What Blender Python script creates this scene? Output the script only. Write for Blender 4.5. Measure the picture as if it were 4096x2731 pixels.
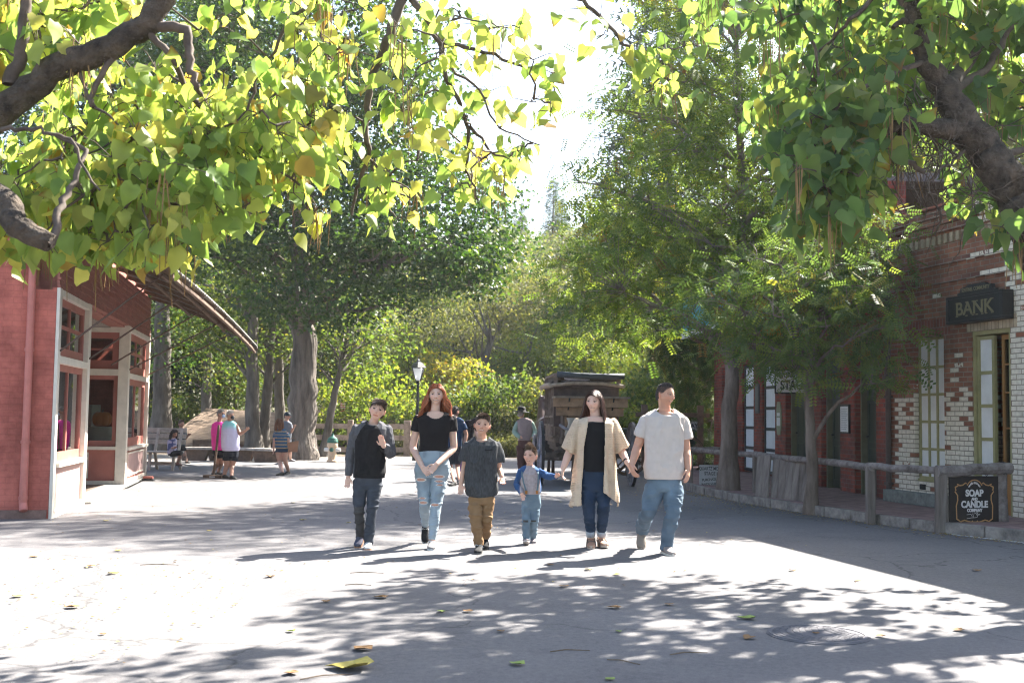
import bpy, bmesh, math, random
import numpy as np
from mathutils import Vector, Matrix, noise as mnoise
R = math.radians
for o in list(bpy.data.objects): bpy.data.objects.remove(o)
scene = bpy.context.scene
C = scene.collection
# ---------------------------------------------------------------- camera
F_PX, CAM_H, PITCH, ROLL = 1138.0, 1.43, math.atan(74/1138.0), 0.014
cam = bpy.data.cameras.new("camera"); camo = bpy.data.objects.new("camera", cam); C.objects.link(camo)
cam.sensor_width = 36; cam.lens = 36*F_PX/1024; cam.clip_end = 2000; cam.clip_start = 0.1
camo.matrix_world = Matrix.Translation((0,0,CAM_H)) @ Matrix.Rotation(math.pi/2+PITCH,4,'X') @ Matrix.Rotation(ROLL,4,'Z')
cam.dof.use_dof = True; cam.dof.focus_distance = 12.0; cam.dof.aperture_fstop = 3.2
scene.camera = camo
# ---------------------------------------------------------------- world + sun
SUN_EL, SUN_AZ = R(43), math.atan2(.69,.72)      # azimuth measured from +Y towards +X
w = bpy.data.worlds.new("World"); scene.world = w; w.use_nodes = True
nt = w.node_tree; sky = nt.nodes.new('ShaderNodeTexSky'); sky.sky_type = 'NISHITA'; sky.sun_disc = False
sky.sun_elevation = SUN_EL; sky.sun_rotation = SUN_AZ; sky.dust_density = 2.0; sky.air_density = 1.0; sky.ozone_density = 1.0
bg = nt.nodes['Background']; nt.links.new(sky.outputs[0], bg.inputs[0]); bg.inputs[1].default_value = 0.075
sl = bpy.data.lights.new("sun",'SUN'); sl.energy = 5.0; sl.angle = R(0.55); sl.color = (1,.95,.86)
so = bpy.data.objects.new("sun", sl); C.objects.link(so)
sdir = Vector((math.sin(SUN_AZ)*math.cos(SUN_EL), math.cos(SUN_AZ)*math.cos(SUN_EL), math.sin(SUN_EL)))
so.rotation_euler = sdir.to_track_quat('Z','Y').to_euler()
scene.view_settings.view_transform = 'Standard'; scene.view_settings.look = 'None'
scene.view_settings.exposure = 2.70; scene.view_settings.gamma = 1
scene.render.engine = 'CYCLES'; scene.cycles.filter_width = 1.15
scene.cycles.max_bounces = 8; scene.cycles.transparent_max_bounces = 16
# ---------------------------------------------------------------- pixel (1024 wide) -> world helpers
def ray(u,v):
    x=(u-512)/F_PX; y=(341-v)/F_PX; c,s=math.cos(ROLL),math.sin(ROLL)
    x2=x*c-y*s; y2=x*s+y*c; cp,sp=math.cos(PITCH),math.sin(PITCH)
    return Vector((x2, cp-y2*sp, sp+y2*cp))
def G(u,v,z=0.0):
    d=ray(u,v); t=(z-CAM_H)/d.z; return Vector((d.x*t,d.y*t,z))
def P(u,v,D):
    d=ray(u,v); return d*(D/d.y)+Vector((0,0,CAM_H))
# ---------------------------------------------------------------- object helpers
def tag(o, label=None, cat=None, group=None, kind=None):
    if label: o['label']=label
    if cat: o['category']=cat
    if group: o['group']=group
    if kind: o['kind']=kind
    return o
def thing(name, label, cat, loc=(0,0,0), rz=0.0, group=None):
    o=bpy.data.objects.new(name,None); C.objects.link(o); o.location=loc; o.rotation_euler=(0,0,rz)
    o.empty_display_size=.1
    return tag(o,label,cat,group)
class MB:
    """collects shapes; build() links them as one mesh object"""
    def __init__(s): s.v=[]; s.f=[]; s.m=[]; s.cm=0
    def add(s,vs,fs):
        n=len(s.v); s.v.extend([tuple(p) for p in vs]); s.f.extend([tuple(i+n for i in f) for f in fs]); s.m.extend([s.cm]*len(fs)); return s
    def box(s,x0,x1,y0,y1,z0,z1,mat=None):
        vs=[(x,y,z) for z in (z0,z1) for y in (y0,y1) for x in (x0,x1)]
        if mat is not None: vs=[mat@Vector(p) for p in vs]
        return s.add(vs,[(0,2,3,1),(4,5,7,6),(0,1,5,4),(2,6,7,3),(0,4,6,2),(1,3,7,5)])
    def bar(s,a,b,w,h,up=(0,0,1)):
        a=Vector(a);b=Vector(b);d=(b-a);L=d.length;d.normalize();u=Vector(up)
        sd=d.cross(u)
        if sd.length<1e-4: sd=d.cross(Vector((0,1,0)))
        sd.normalize();u=sd.cross(d)
        vs=[]
        for p in (a,b):
            for i,j in ((-1,-1),(1,-1),(1,1),(-1,1)): vs.append(p+sd*(i*w/2)+u*(j*h/2))
        return s.add(vs,[(3,2,1,0),(4,5,6,7),(0,1,5,4),(1,2,6,5),(2,3,7,6),(3,0,4,7)])
    def tube(s,pts,rad,n=8,cap=True,jit=0.0,rnd=None):
        pts=[Vector(p) for p in pts]
        if not hasattr(rad,'__len__'): rad=[rad]*len(pts)
        vs=[];fs=[];pu=None
        for i,p in enumerate(pts):
            t=(pts[min(i+1,len(pts)-1)]-pts[max(i-1,0)])
            if t.length<1e-9: t=Vector((0,0,1))
            t.normalize()
            if pu is None:
                u=t.orthogonal().normalized()
            else:
                u=pu-t*pu.dot(t); u=u.normalized() if u.length>1e-6 else t.orthogonal().normalized()
            pu=u; w_=t.cross(u)
            for k in range(n):
                a=2*math.pi*k/n; r=rad[i]
                if rnd and jit: r*=1+rnd.uniform(-jit,jit)
                vs.append(p+(u*math.cos(a)+w_*math.sin(a))*r)
        for i in range(len(pts)-1):
            for k in range(n):
                a=i*n+k;b=i*n+(k+1)%n; fs.append((a,b,b+n,a+n))
        if cap:
            fs.append(tuple(range(n-1,-1,-1))); m=(len(pts)-1)*n; fs.append(tuple(m+k for k in range(n)))
        return s.add(vs,fs)
    def ring(s,c,r,axis,rt,n=28,m=6,flat=None):
        """torus (rt) or flat hoop (flat=(radial,axial)) around axis"""
        c=Vector(c);ax=Vector(axis).normalized();u=ax.orthogonal().normalized();w_=ax.cross(u);vs=[];fs=[]
        if flat: sec=[(-flat[0]/2,-flat[1]/2),(flat[0]/2,-flat[1]/2),(flat[0]/2,flat[1]/2),(-flat[0]/2,flat[1]/2)]
        else: sec=[(rt*math.cos(2*math.pi*j/m),rt*math.sin(2*math.pi*j/m)) for j in range(m)]
        k_=len(sec)
        for i in range(n):
            a=2*math.pi*i/n;rd=u*math.cos(a)+w_*math.sin(a)
            for (p,q) in sec: vs.append(c+rd*(r+p)+ax*q)
        for i in range(n):
            for j in range(k_):
                a=i*k_+j;b=i*k_+(j+1)%k_;c2=((i+1)%n)*k_+(j+1)%k_;d=((i+1)%n)*k_+j; fs.append((a,d,c2,b))
        return s.add(vs,fs)
    def ell(s,c,r,mat=None,nu=16,nv=10):
        c=Vector(c);vs=[];fs=[]
        for j in range(nv+1):
            t=math.pi*j/nv
            for i in range(nu):
                a=2*math.pi*i/nu;p=Vector((r[0]*math.sin(t)*math.cos(a),r[1]*math.sin(t)*math.sin(a),r[2]*math.cos(t)))
                if mat is not None: p=mat@p
                vs.append(c+p)
        for j in range(nv):
            for i in range(nu):
                a=j*nu+i;b=j*nu+(i+1)%nu; fs.append((a,a+nu,b+nu,b))
        return s.add(vs,fs)
    def prism(s,poly,y0,y1,mat=None):
        """polygon in x,z extruded along y"""
        n=len(poly);vs=[(x,y0,z) for x,z in poly]+[(x,y1,z) for x,z in poly]
        if mat is not None: vs=[mat@Vector(p) for p in vs]
        return s.add(vs,[tuple(range(n)),tuple(range(2*n-1,n-1,-1))]+[(i,i+n,(i+1)%n+n,(i+1)%n) for i in range(n)])
    def lathe(s,c,prof,n=16):
        vs=[];fs=[]
        for r,z in prof:
            for k in range(n):
                a=2*math.pi*k/n; vs.append((c[0]+r*math.cos(a),c[1]+r*math.sin(a),c[2]+z))
        for i in range(len(prof)-1):
            for k in range(n):
                a=i*n+k;b=i*n+(k+1)%n; fs.append((a,b,b+n,a+n))
        fs.append(tuple(range(n-1,-1,-1)));m=(len(prof)-1)*n;fs.append(tuple(m+k for k in range(n)))
        return s.add(vs,fs)
    def build(s,name,mats,parent=None,smooth=False,bevel=0):
        me=bpy.data.meshes.new(name); me.from_pydata(s.v,[],s.f); me.update()
        if not isinstance(mats,(list,tuple)): mats=[mats]
        for m in mats: me.materials.append(m)
        if len(mats)>1: me.polygons.foreach_set('material_index',s.m)
        o=bpy.data.objects.new(name,me); C.objects.link(o); o.parent=parent
        if smooth: me.polygons.foreach_set('use_smooth',[True]*len(me.polygons))
        if bevel:
            b=o.modifiers.new('bevel','BEVEL'); b.width=bevel; b.segments=2; b.limit_method='ANGLE'
        return o
def npmesh(name,V,Q,mats,parent=None,col=None,midx=None,smooth=False):
    """fast mesh from numpy arrays, all faces quads"""
    V=np.asarray(V,dtype=np.float32);Q=np.asarray(Q,dtype=np.int32)
    me=bpy.data.meshes.new(name);k=Q.shape[1]
    me.vertices.add(len(V)); me.vertices.foreach_set('co',V.ravel())
    me.loops.add(Q.size); me.loops.foreach_set('vertex_index',Q.ravel())
    me.polygons.add(len(Q)); me.polygons.foreach_set('loop_start',np.arange(0,Q.size,k,dtype=np.int32))
    if not isinstance(mats,(list,tuple)): mats=[mats]
    for m in mats: me.materials.append(m)
    if midx is not None: me.polygons.foreach_set('material_index',np.asarray(midx,dtype=np.int32))
    if smooth: me.polygons.foreach_set('use_smooth',np.ones(len(Q),dtype=bool))
    me.update(calc_edges=True)
    if col is not None:
        at=me.color_attributes.new('tint','FLOAT_COLOR','POINT')
        c4=np.ones((len(V),4),dtype=np.float32); c4[:,:3]=col; at.data.foreach_set('color',c4.ravel())
    o=bpy.data.objects.new(name,me); C.objects.link(o); o.parent=parent
    return o
def vnoise(p,scale,seed=0):
    """vectorised value noise, p (N,3) -> (N,) in 0..1"""
    q=p*scale; i=np.floor(q).astype(np.int64); f=q-i; f=f*f*(3-2*f)
    def h(x,y,z):
        n=(x*374761393+y*668265263+z*2147483647+seed*974711)&0xffffffff
        n=((n^(n>>13))*1274126177)&0xffffffff
        return ((n^(n>>16))&0xffff)/65535.0
    r=0
    for a in (0,1):
        for b in (0,1):
            for c in (0,1):
                wt=(f[:,0] if a else 1-f[:,0])*(f[:,1] if b else 1-f[:,1])*(f[:,2] if c else 1-f[:,2])
                r=r+wt*h(i[:,0]+a,i[:,1]+b,i[:,2]+c)
    return r
# ---------------------------------------------------------------- materials
MATS={}
def nodes(name):
    m=bpy.data.materials.new(name); m.use_nodes=True; t=m.node_tree; b=t.nodes['Principled BSDF']
    return m,t,b
def N(t,typ,**kw):
    n=t.nodes.new(typ)
    for k,v in kw.items():
        if k.startswith('i_'):
            key=k[2:]; key=int(key) if key.isdigit() else key.replace('_',' ')
            n.inputs[key].default_value=v
        else: setattr(n,k,v)
    return n
def ramp(t,fac,stops):
    r=t.nodes.new('ShaderNodeValToRGB'); t.links.new(fac,r.inputs[0]); e=r.color_ramp.elements
    while len(e)<len(stops): e.new(.5)
    for i,(p,c) in enumerate(stops): e[i].position=p; e[i].color=(*c,1) if len(c)==3 else c
    return r
def pmat(name,color,rough=.8,var=.25,scale=6.0,bump=.3,bscale=None,spec=.3,metal=0,stretch=None,color2=None,bdist=.01):
    if name in MATS: return MATS[name]
    m,t,b=nodes(name); L=t.links.new
    tc=N(t,'ShaderNodeTexCoord'); src=tc.outputs['Object']
    if stretch:
        mp=N(t,'ShaderNodeMapping'); mp.inputs['Scale'].default_value=stretch; L(src,mp.inputs[0]); src=mp.outputs[0]
    n=N(t,'ShaderNodeTexNoise',i_Scale=scale,i_Detail=6,i_Roughness=.65); L(src,n.inputs['Vector'])
    c=np.array(color); c2=np.array(color2) if color2 is not None else c*(1+var)
    r=ramp(t,n.outputs[0],[(.3,tuple(np.clip(c*(1-var),0,1))),(.72,tuple(np.clip(c2,0,1)))])
    L(r.outputs[0],b.inputs['Base Color']); b.inputs['Roughness'].default_value=rough; b.inputs['Metallic'].default_value=metal
    b.inputs['Specular IOR Level'].default_value=spec
    if bump:
        n2=N(t,'ShaderNodeTexNoise',i_Scale=bscale or scale*4,i_Detail=5); L(src,n2.inputs['Vector'])
        bp=N(t,'ShaderNodeBump',i_Strength=bump,i_Distance=bdist); L(n2.outputs[0],bp.inputs['Height']); L(bp.outputs[0],b.inputs['Normal'])
    MATS[name]=m; return m
def leafmat(name,trans=.45,tcol=(1.3,1.35,.5),rough=.55,spec=.14):
    if name in MATS: return MATS[name]
    m,t,b=nodes(name); L=t.links.new
    at=N(t,'ShaderNodeAttribute',attribute_name='tint')
    L(at.outputs['Color'],b.inputs['Base Color']); b.inputs['Roughness'].default_value=rough; b.inputs['Specular IOR Level'].default_value=spec
    tr=N(t,'ShaderNodeBsdfTranslucent'); mu=N(t,'ShaderNodeMix',data_type='RGBA',blend_type='MULTIPLY'); mu.inputs[0].default_value=1
    L(at.outputs['Color'],mu.inputs[6]); mu.inputs[7].default_value=(*tcol,1); L(mu.outputs[2],tr.inputs[0])
    mx=N(t,'ShaderNodeMixShader'); mx.inputs[0].default_value=trans
    L(b.outputs[0],mx.inputs[1]); L(tr.outputs[0],mx.inputs[2]); L(mx.outputs[0],t.nodes['Material Output'].inputs[0])
    MATS[name]=m; return m
def attrmat(name,rough=.6,spec=.3,sss=0.0,bump=0.0,bscale=300,trans=0.0,weave=0):
    if name in MATS: return MATS[name]
    m,t,b=nodes(name); L=t.links.new
    at=N(t,'ShaderNodeAttribute',attribute_name='tint'); L(at.outputs['Color'],b.inputs['Base Color'])
    b.inputs['Roughness'].default_value=rough; b.inputs['Specular IOR Level'].default_value=spec
    if sss:
        b.inputs['Subsurface Weight'].default_value=sss; b.inputs['Subsurface Radius'].default_value=(.02,.006,.003); b.inputs['Subsurface Scale'].default_value=1
    if bump:
        tc=N(t,'ShaderNodeTexCoord'); n=N(t,'ShaderNodeTexNoise',i_Scale=bscale,i_Detail=4); L(tc.outputs['Object'],n.inputs[0])
        bp=N(t,'ShaderNodeBump',i_Strength=bump,i_Distance=.004); L(n.outputs[0],bp.inputs['Height']); L(bp.outputs[0],b.inputs['Normal'])
    MATS[name]=m; return m
def brickmat(name,c1,c2,mortar,dirt=(.12,.1,.09),paint=None,bw=.215,bh=.072,mort=.009,painted_all=False,worn=.0):
    """brick wall in the wall's own axes (x+y along, z up). paint=(u_right, z_top) region of white paint left on single bricks"""
    if name in MATS: return MATS[name]
    m,t,b=nodes(name); L=t.links.new
    tc=N(t,'ShaderNodeTexCoord'); sx=N(t,'ShaderNodeSeparateXYZ'); L(tc.outputs['Object'],sx.inputs[0])
    def M(op,a,bb=None,c=None):
        n=N(t,'ShaderNodeMath',operation=op)
        for i,q in enumerate((a,bb,c)):
            if q is None: continue
            if isinstance(q,(int,float)): n.inputs[i].default_value=q
            else: L(q,n.inputs[i])
        return n.outputs[0]
    u=M('ADD',sx.outputs[0],sx.outputs[1]); z=sx.outputs[2]
    cb=N(t,'ShaderNodeCombineXYZ'); L(u,cb.inputs[0]); L(z,cb.inputs[1])
    br=N(t,'ShaderNodeTexBrick',i_Scale=1.0,i_Brick_Width=bw,i_Row_Height=bh,i_Mortar_Size=mort,i_Mortar_Smooth=.3,i_Bias=0.0)
    L(cb.outputs[0],br.inputs['Vector']); br.inputs['Color1'].default_value=(*c1,1); br.inputs['Color2'].default_value=(*c2,1); br.inputs['Mortar'].default_value=(*mortar,1)
    n1=N(t,'ShaderNodeTexNoise',i_Scale=1.3,i_Detail=7,i_Roughness=.7); L(tc.outputs['Object'],n1.inputs[0])
    r1=ramp(t,n1.outputs[0],[(.38,(.45,.42,.42)),(.62,(1.15,1.12,1.1))])
    mx=N(t,'ShaderNodeMix',data_type='RGBA',blend_type='MULTIPLY'); mx.inputs[0].default_value=.8
    L(br.outputs[0],mx.inputs[6]); L(r1.outputs[0],mx.inputs[7]); out=mx.outputs[2]
    if paint:
        row=M('FLOOR',M('DIVIDE',z,bh)); par=M('FLOORED_MODULO',row,2.0)
        off=M('MULTIPLY',M('SUBTRACT',1.0,par),.5)
        col=M('FLOOR',M('ADD',M('DIVIDE',u,bw),off))
        cc=N(t,'ShaderNodeCombineXYZ'); L(M('MULTIPLY',col,bw),cc.inputs[0]); L(M('MULTIPLY',row,bh),cc.inputs[1])
        nn=N(t,'ShaderNodeTexNoise',i_Scale=1.9,i_Detail=4,i_Roughness=.8); L(cc.outputs[0],nn.inputs[0])
        # higher value -> painted : fades upwards, always on right of u_right
        g=M('MULTIPLY',M('SUBTRACT',paint[1],M('MULTIPLY',row,bh)),.22)
        g=M('MAXIMUM',M('MINIMUM',g,.11),-.14)
        right=M('MULTIPLY',M('GREATER_THAN',M('MULTIPLY',col,bw),paint[0]),.24)
        left=M('MULTIPLY',M('LESS_THAN',M('MULTIPLY',col,bw),0.02),-.3)
        nf=N(t,'ShaderNodeTexNoise',i_Scale=26,i_Detail=3); L(tc.outputs['Object'],nf.inputs[0])
        val=M('ADD',M('ADD',M('ADD',nn.outputs[0],g),right),left); val=M('ADD',val,M('MULTIPLY',M('SUBTRACT',nf.outputs[0],.5),.02))
        msk=M('GREATER_THAN',val,.51)
        notm=M('SUBTRACT',1.0,br.outputs['Fac']); msk=M('MULTIPLY',msk,M('ADD',M('MULTIPLY',notm,.85),.15))
        pw=N(t,'ShaderNodeMix',data_type='RGBA'); L(msk,pw.inputs[0]); L(out,pw.inputs[6])
        n3=N(t,'ShaderNodeTexNoise',i_Scale=14,i_Detail=4); L(tc.outputs['Object'],n3.inputs[0])
        r3=ramp(t,n3.outputs[0],[(.3,(.50,.44,.36)),(.6,(.66,.60,.50))]); L(r3.outputs[0],pw.inputs[7]); out=pw.outputs[2]
    L(out,b.inputs['Base Color']); b.inputs['Roughness'].default_value=.85; b.inputs['Specular IOR Level'].default_value=.2
    n2=N(t,'ShaderNodeTexNoise',i_Scale=60,i_Detail=4); L(tc.outputs['Object'],n2.inputs[0])
    h=M('ADD',M('MULTIPLY',br.outputs['Fac'],-1.0),M('MULTIPLY',n2.outputs[0],.5))
    bp=N(t,'ShaderNodeBump',i_Strength=.6,i_Distance=.006); L(h,bp.inputs['Height']); L(bp.outputs[0],b.inputs['Normal'])
    MATS[name]=m; return m
def glassmat():
    if 'glass' in MATS: return MATS['glass']
    m,t,b=nodes('glass'); L=t.links.new
    tb=N(t,'ShaderNodeBsdfTransparent'); tb.inputs[0].default_value=(.75,.8,.78,1)
    gl=N(t,'ShaderNodeBsdfGlossy'); gl.inputs['Roughness'].default_value=.02
    fr=N(t,'ShaderNodeFresnel',i_IOR=1.5); ad=N(t,'ShaderNodeMath',operation='MULTIPLY_ADD'); L(fr.outputs[0],ad.inputs[0]); ad.inputs[1].default_value=1.3; ad.inputs[2].default_value=.06
    mx=N(t,'ShaderNodeMixShader'); L(ad.outputs[0],mx.inputs[0]); L(tb.outputs[0],mx.inputs[1]); L(gl.outputs[0],mx.inputs[2]); L(mx.outputs[0],t.nodes['Material Output'].inputs[0])
    MATS['glass']=m; return m
GLASS=glassmat()
WOODG=pmat('weathered_wood',(.12,.095,.08),.9,.4,7,.7,stretch=(1,1,.12),color2=(.25,.215,.19))
WOODGX=pmat('weathered_wood_along',(.20,.165,.14),.9,.4,6,.6,color2=(.36,.32,.30))
WOODB=pmat('brown_wood',(.13,.085,.06),.85,.35,9,.5)
CREAM=pmat('cream_paint',(.66,.60,.52),.6,.12,5,.2)
CREAM2=pmat('bench_paint',(.45,.40,.33),.75,.3,8,.3)
REDP=pmat('brick_red_paint',(.36,.125,.10),.55,.18,3,.25)
DARK=pmat('dark_interior',(.018,.017,.016),.9,.2,4,0)
BLACKP=pmat('black_paint',(.012,.014,.017),.5,.3,10,.2)
STEEL=pmat('dark_iron',(.03,.03,.032),.55,.3,20,.3,metal=.4)
BOARD=pmat('pale_board',(.62,.61,.60),.7,.1,4,.1)
OLIVE=pmat('olive_trim',(.26,.235,.11),.65,.2,6,.2)
DGREEN=pmat('dark_green_paint',(.016,.028,.022),.45,.25,5,.15)
TEAL=pmat('teal_paint',(.03,.22,.26),.6,.25,6,.2)
TAN=pmat('tan_wood',(.32,.15,.045),.6,.2,8,.2,stretch=(1,1,.15))
def text_mesh(name,body,size,mat,parent,loc,rot,ext=.003,bold=.0,align='CENTER',sx=1.0,shear=0):
    cu=bpy.data.curves.new(name,'FONT'); cu.body=body; cu.size=size; cu.extrude=ext; cu.offset=bold; cu.align_x=align; cu.align_y='CENTER'; cu.shear=shear
    to=bpy.data.objects.new(name,cu); dg=bpy.context.evaluated_depsgraph_get()
    C.objects.link(to); bpy.context.view_layer.update(); dg=bpy.context.evaluated_depsgraph_get()
    me=bpy.data.meshes.new_from_object(to.evaluated_get(dg)); me.name=name
    C.objects.unlink(to); bpy.data.objects.remove(to)
    me.materials.clear(); me.materials.append(mat)
    o=bpy.data.objects.new(name,me); C.objects.link(o); o.parent=parent; o.location=loc; o.rotation_euler=rot; o.scale=(sx,1,1)
    return o
def join_into(name,objs,parent,mats=None):
    """merge several freshly made mesh objects (children of parent) into one"""
    bm=bmesh.new(); ms=[]
    for ob in objs:
        me=ob.data.copy(); mat=Matrix.LocRotScale(ob.location,ob.rotation_euler,ob.scale); me.transform(mat)
        k=len(ms)
        for mm in ob.data.materials: ms.append(mm)
        for p in me.polygons: p.material_index+=k
        bm.from_mesh(me); bpy.data.meshes.remove(me)
    me=bpy.data.meshes.new(name); bm.to_mesh(me); bm.free()
    for mm in ms: me.materials.append(mm)
    for ob in objs: bpy.data.objects.remove(ob)
    o=bpy.data.objects.new(name,me); C.objects.link(o); o.parent=parent; return o
# ================================================================= GROUND
def sheet(name,poly,z,mat,kind='structure'):
    bm=bmesh.new(); vs=[bm.verts.new((x,y,z)) for x,y in poly]; f=bm.faces.new(vs)
    if f.normal.z<0: f.normal_flip()
    bmesh.ops.triangulate(bm,faces=bm.faces[:]); me=bpy.data.meshes.new(name); bm.to_mesh(me); bm.free(); me.materials.append(mat)
    o=bpy.data.objects.new(name,me); C.objects.link(o); o['kind']=kind; return o
def asphalt():
    m,t,b=nodes('asphalt'); L=t.links.new; tc=N(t,'ShaderNodeTexCoord'); O=tc.outputs['Object']
    n1=N(t,'ShaderNodeTexNoise',i_Scale=.35,i_Detail=8,i_Roughness=.6); L(O,n1.inputs[0])
    r1=ramp(t,n1.outputs[0],[(.35,(.118,.114,.118)),(.65,(.165,.158,.160))])
    n5=N(t,'ShaderNodeTexNoise',i_Scale=22,i_Detail=6,i_Roughness=.7); L(O,n5.inputs[0]); r5=ramp(t,n5.outputs[0],[(.35,(.80,.80,.81)),(.65,(1.16,1.15,1.13))])
    n2=N(t,'ShaderNodeTexNoise',i_Scale=130,i_Detail=3,i_Roughness=.8); L(O,n2.inputs[0])
    r2=ramp(t,n2.outputs[0],[(.3,(.62,.62,.64)),(.7,(1.3,1.28,1.25))])
    mx=N(t,'ShaderNodeMix',data_type='RGBA',blend_type='MULTIPLY'); mx.inputs[0].default_value=.8; L(r1.outputs[0],mx.inputs[6]); L(r2.outputs[0],mx.inputs[7])
    mq=N(t,'ShaderNodeMix',data_type='RGBA',blend_type='MULTIPLY'); mq.inputs[0].default_value=.9; L(mx.outputs[2],mq.inputs[6]); L(r5.outputs[0],mq.inputs[7]); mx=mq
    # coarse darker patch by the manhole and the right kerb
    n3=N(t,'ShaderNodeTexNoise',i_Scale=.9,i_Detail=5,i_Roughness=.75); L(O,n3.inputs[0])
    r3=ramp(t,n3.outputs[0],[(.55,(1,1,1)),(.62,(.8,.8,.82))])
    m3=N(t,'ShaderNodeMix',data_type='RGBA',blend_type='MULTIPLY'); m3.inputs[0].default_value=.7; L(mx.outputs[2],m3.inputs[6]); L(r3.outputs[0],m3.inputs[7])
    # cracks
    vo=N(t,'ShaderNodeTexVoronoi',feature='DISTANCE_TO_EDGE',i_Scale=.33); nd=N(t,'ShaderNodeTexNoise',i_Scale=2.2,i_Detail=6)
    L(O,nd.inputs[0]); mv=N(t,'ShaderNodeMix',data_type='RGBA'); mv.inputs[0].default_value=.35; L(O,mv.inputs[6]); L(nd.outputs['Color'],mv.inputs[7]); L(mv.outputs[2],vo.inputs['Vector'])
    rc=ramp(t,vo.outputs['Distance'],[(.0,(.35,.35,.35)),(.003,(1,1,1))])
    m4=N(t,'ShaderNodeMix',data_type='RGBA',blend_type='MULTIPLY'); m4.inputs[0].default_value=.75; L(m3.outputs[2],m4.inputs[6]); L(rc.outputs[0],m4.inputs[7])
    L(m4.outputs[2],b.inputs['Base Color']); b.inputs['Roughness'].default_value=.85; b.inputs['Specular IOR Level'].default_value=.3
    bp=N(t,'ShaderNodeBump',i_Strength=.55,i_Distance=.006); L(n2.outputs[0],bp.inputs['Height']); L(bp.outputs[0],b.inputs['Normal'])
    return m
ASPH=asphalt()
DIRT=pmat('dirt_litter',(.16,.12,.085),.95,.45,3,.6,bscale=30,color2=(.33,.26,.19),bdist=.03)
DUST=pmat('dusty_ground',(.20,.18,.165),.95,.25,4,.5,bscale=60,bdist=.01)
LEAFHILL=pmat('hill_litter',(.07,.075,.035),.95,.5,1.2,.6,bscale=8,color2=(.17,.16,.09),bdist=.1)
sheet('ground',[(-400,-30),(400,-30),(400,700),(-400,700)],0,DIRT)
sheet('road',[(-60,-10),(60,-10),(60,12),(7.3,12.3),(6.25,13.7),(5.62,14.72),(4.72,17),(3.98,19.6),(3.6,22),(3.5,30),(4.2,38.4),(1,38.6),(-3.2,37.6),(-5.6,34.6),(-8.2,32.2),(-8.9,28),(-7.6,24),(-7.0,21),(-7.1,16),(-60,15.2)],.004,ASPH)
sheet('dust_strip',[(-14,24.9),(-8.0,24.9),(-8.9,28.2),(-8.3,32.0),(-5.6,34.5),(-3.2,37.5),(-3.4,38.6),(-14,37)],.006,DUST)
# raised brick pavement with kerb
KERB=[(3.5,31),(3.6,22),(3.98,19.6),(4.72,17),(5.62,14.72),(6.25,13.7),(7.3,12.3),(9.5,10.2)]
pav=MB(); zt=.14
back=[(11.0,10.5),(9.5,12.3),(8.8,14),(8.6,16),(8.4,19),(8,24),(7.8,31)]
poly=KERB+back; n=len(poly)
pav.add([(x,y,zt) for x,y in poly],[tuple(reversed(range(n)))]) if False else None
bm=bmesh.new(); top=[bm.verts.new((x,y,zt)) for x,y in poly]; bot=[bm.verts.new((x,y,-.02)) for x,y in poly]
f=bm.faces.new(top); 
if f.normal.z<0: f.normal_flip()
for i in range(n):
    j=(i+1)%n; bm.faces.new((top[i],top[j],bot[j],bot[i]))
bmesh.ops.recalc_face_normals(bm,faces=bm.faces[:]); me=bpy.data.meshes.new('pavement'); bm.to_mesh(me); bm.free()
PAVE=pmat('red_brick_paving',(.20,.12,.115),.85,.25,5,.4,color2=(.30,.20,.19)); me.materials.append(PAVE)
o=bpy.data.objects.new('pavement',me); C.objects.link(o); o['kind']='structure'
kb=MB()   # rough stone kerb
rk=random.Random(3)
for i in range(len(KERB)-1):
    a=Vector((*KERB[i],0));b=Vector((*KERB[i+1],0));L_=(b-a).length;k=max(1,int(L_/.5))
    for j in range(k):
        p=a.lerp(b,j/k);q=a.lerp(b,(j+.97)/k);z=.07+rk.uniform(-.006,.004);off=rk.uniform(-.008,.008)
        kb.bar(p+Vector((-.02+off,-.01,z-.002)),q+Vector((-.02+off,-.01,z-.002)),.09,.15+rk.uniform(-.01,.008))
KST=pmat('kerb_stone',(.16,.14,.13),.95,.4,6,.7,color2=(.3,.27,.24))
o=kb.build('kerb',KST,smooth=False,bevel=.012); o['kind']='structure'
wl=MB() # white painted line at kerb foot (right)
pts=[(5.66,14.62),(5.9,14.2),(6.2,13.66),(6.7,12.95),(7.3,12.2)]
vs=[];rw=random.Random(5)
for (x,y) in pts:
    for s in range(1): pass
dense=[]
for i in range(len(pts)-1):
    for j in range(8): t_=j/8; dense.append((pts[i][0]*(1-t_)+pts[i+1][0]*t_,pts[i][1]*(1-t_)+pts[i+1][1]*t_))
V=[];Q=[]
for i,(x,y) in enumerate(dense):
    V+= [(x-.10+rw.uniform(-.02,.02),y-.06,.008),(x+.0+rw.uniform(-.02,.02),y-.01,.008)]
for i in range(len(dense)-1): Q.append((2*i,2*i+1,2*i+3,2*i+2))
wl.add(V,Q); o=wl.build('road_marking',pmat('worn_white_paint',(.62,.62,.62),.8,.3,20,.4)); o['kind']='structure'
# far hill
def hillz(x,y):
    t=max(0,min(1,(y-58)/110)); s=t*t*(3-2*t)
    h=23*s + 5*max(0,min(1,(y-150)/100)) 
    h*= 1+ .35*min(1,abs(x+2)/60)
    return h+ .8*s*mnoise.noise(Vector((x*.05,y*.05,0)))-.3*(1-s)
V=[];Q=[];nx,ny=60,50
for j in range(ny):
    for i in range(nx):
        x=-220+440*i/(nx-1);y=50+300*(j/(ny-1))**1.3;V.append((x,y,hillz(x,y)))
for j in range(ny-1):
    for i in range(nx-1):
        a=j*nx+i;Q.append((a,a+1,a+nx+1,a+nx))
o=npmesh('hill',V,Q,LEAFHILL,smooth=True); o['kind']='structure'
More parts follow.
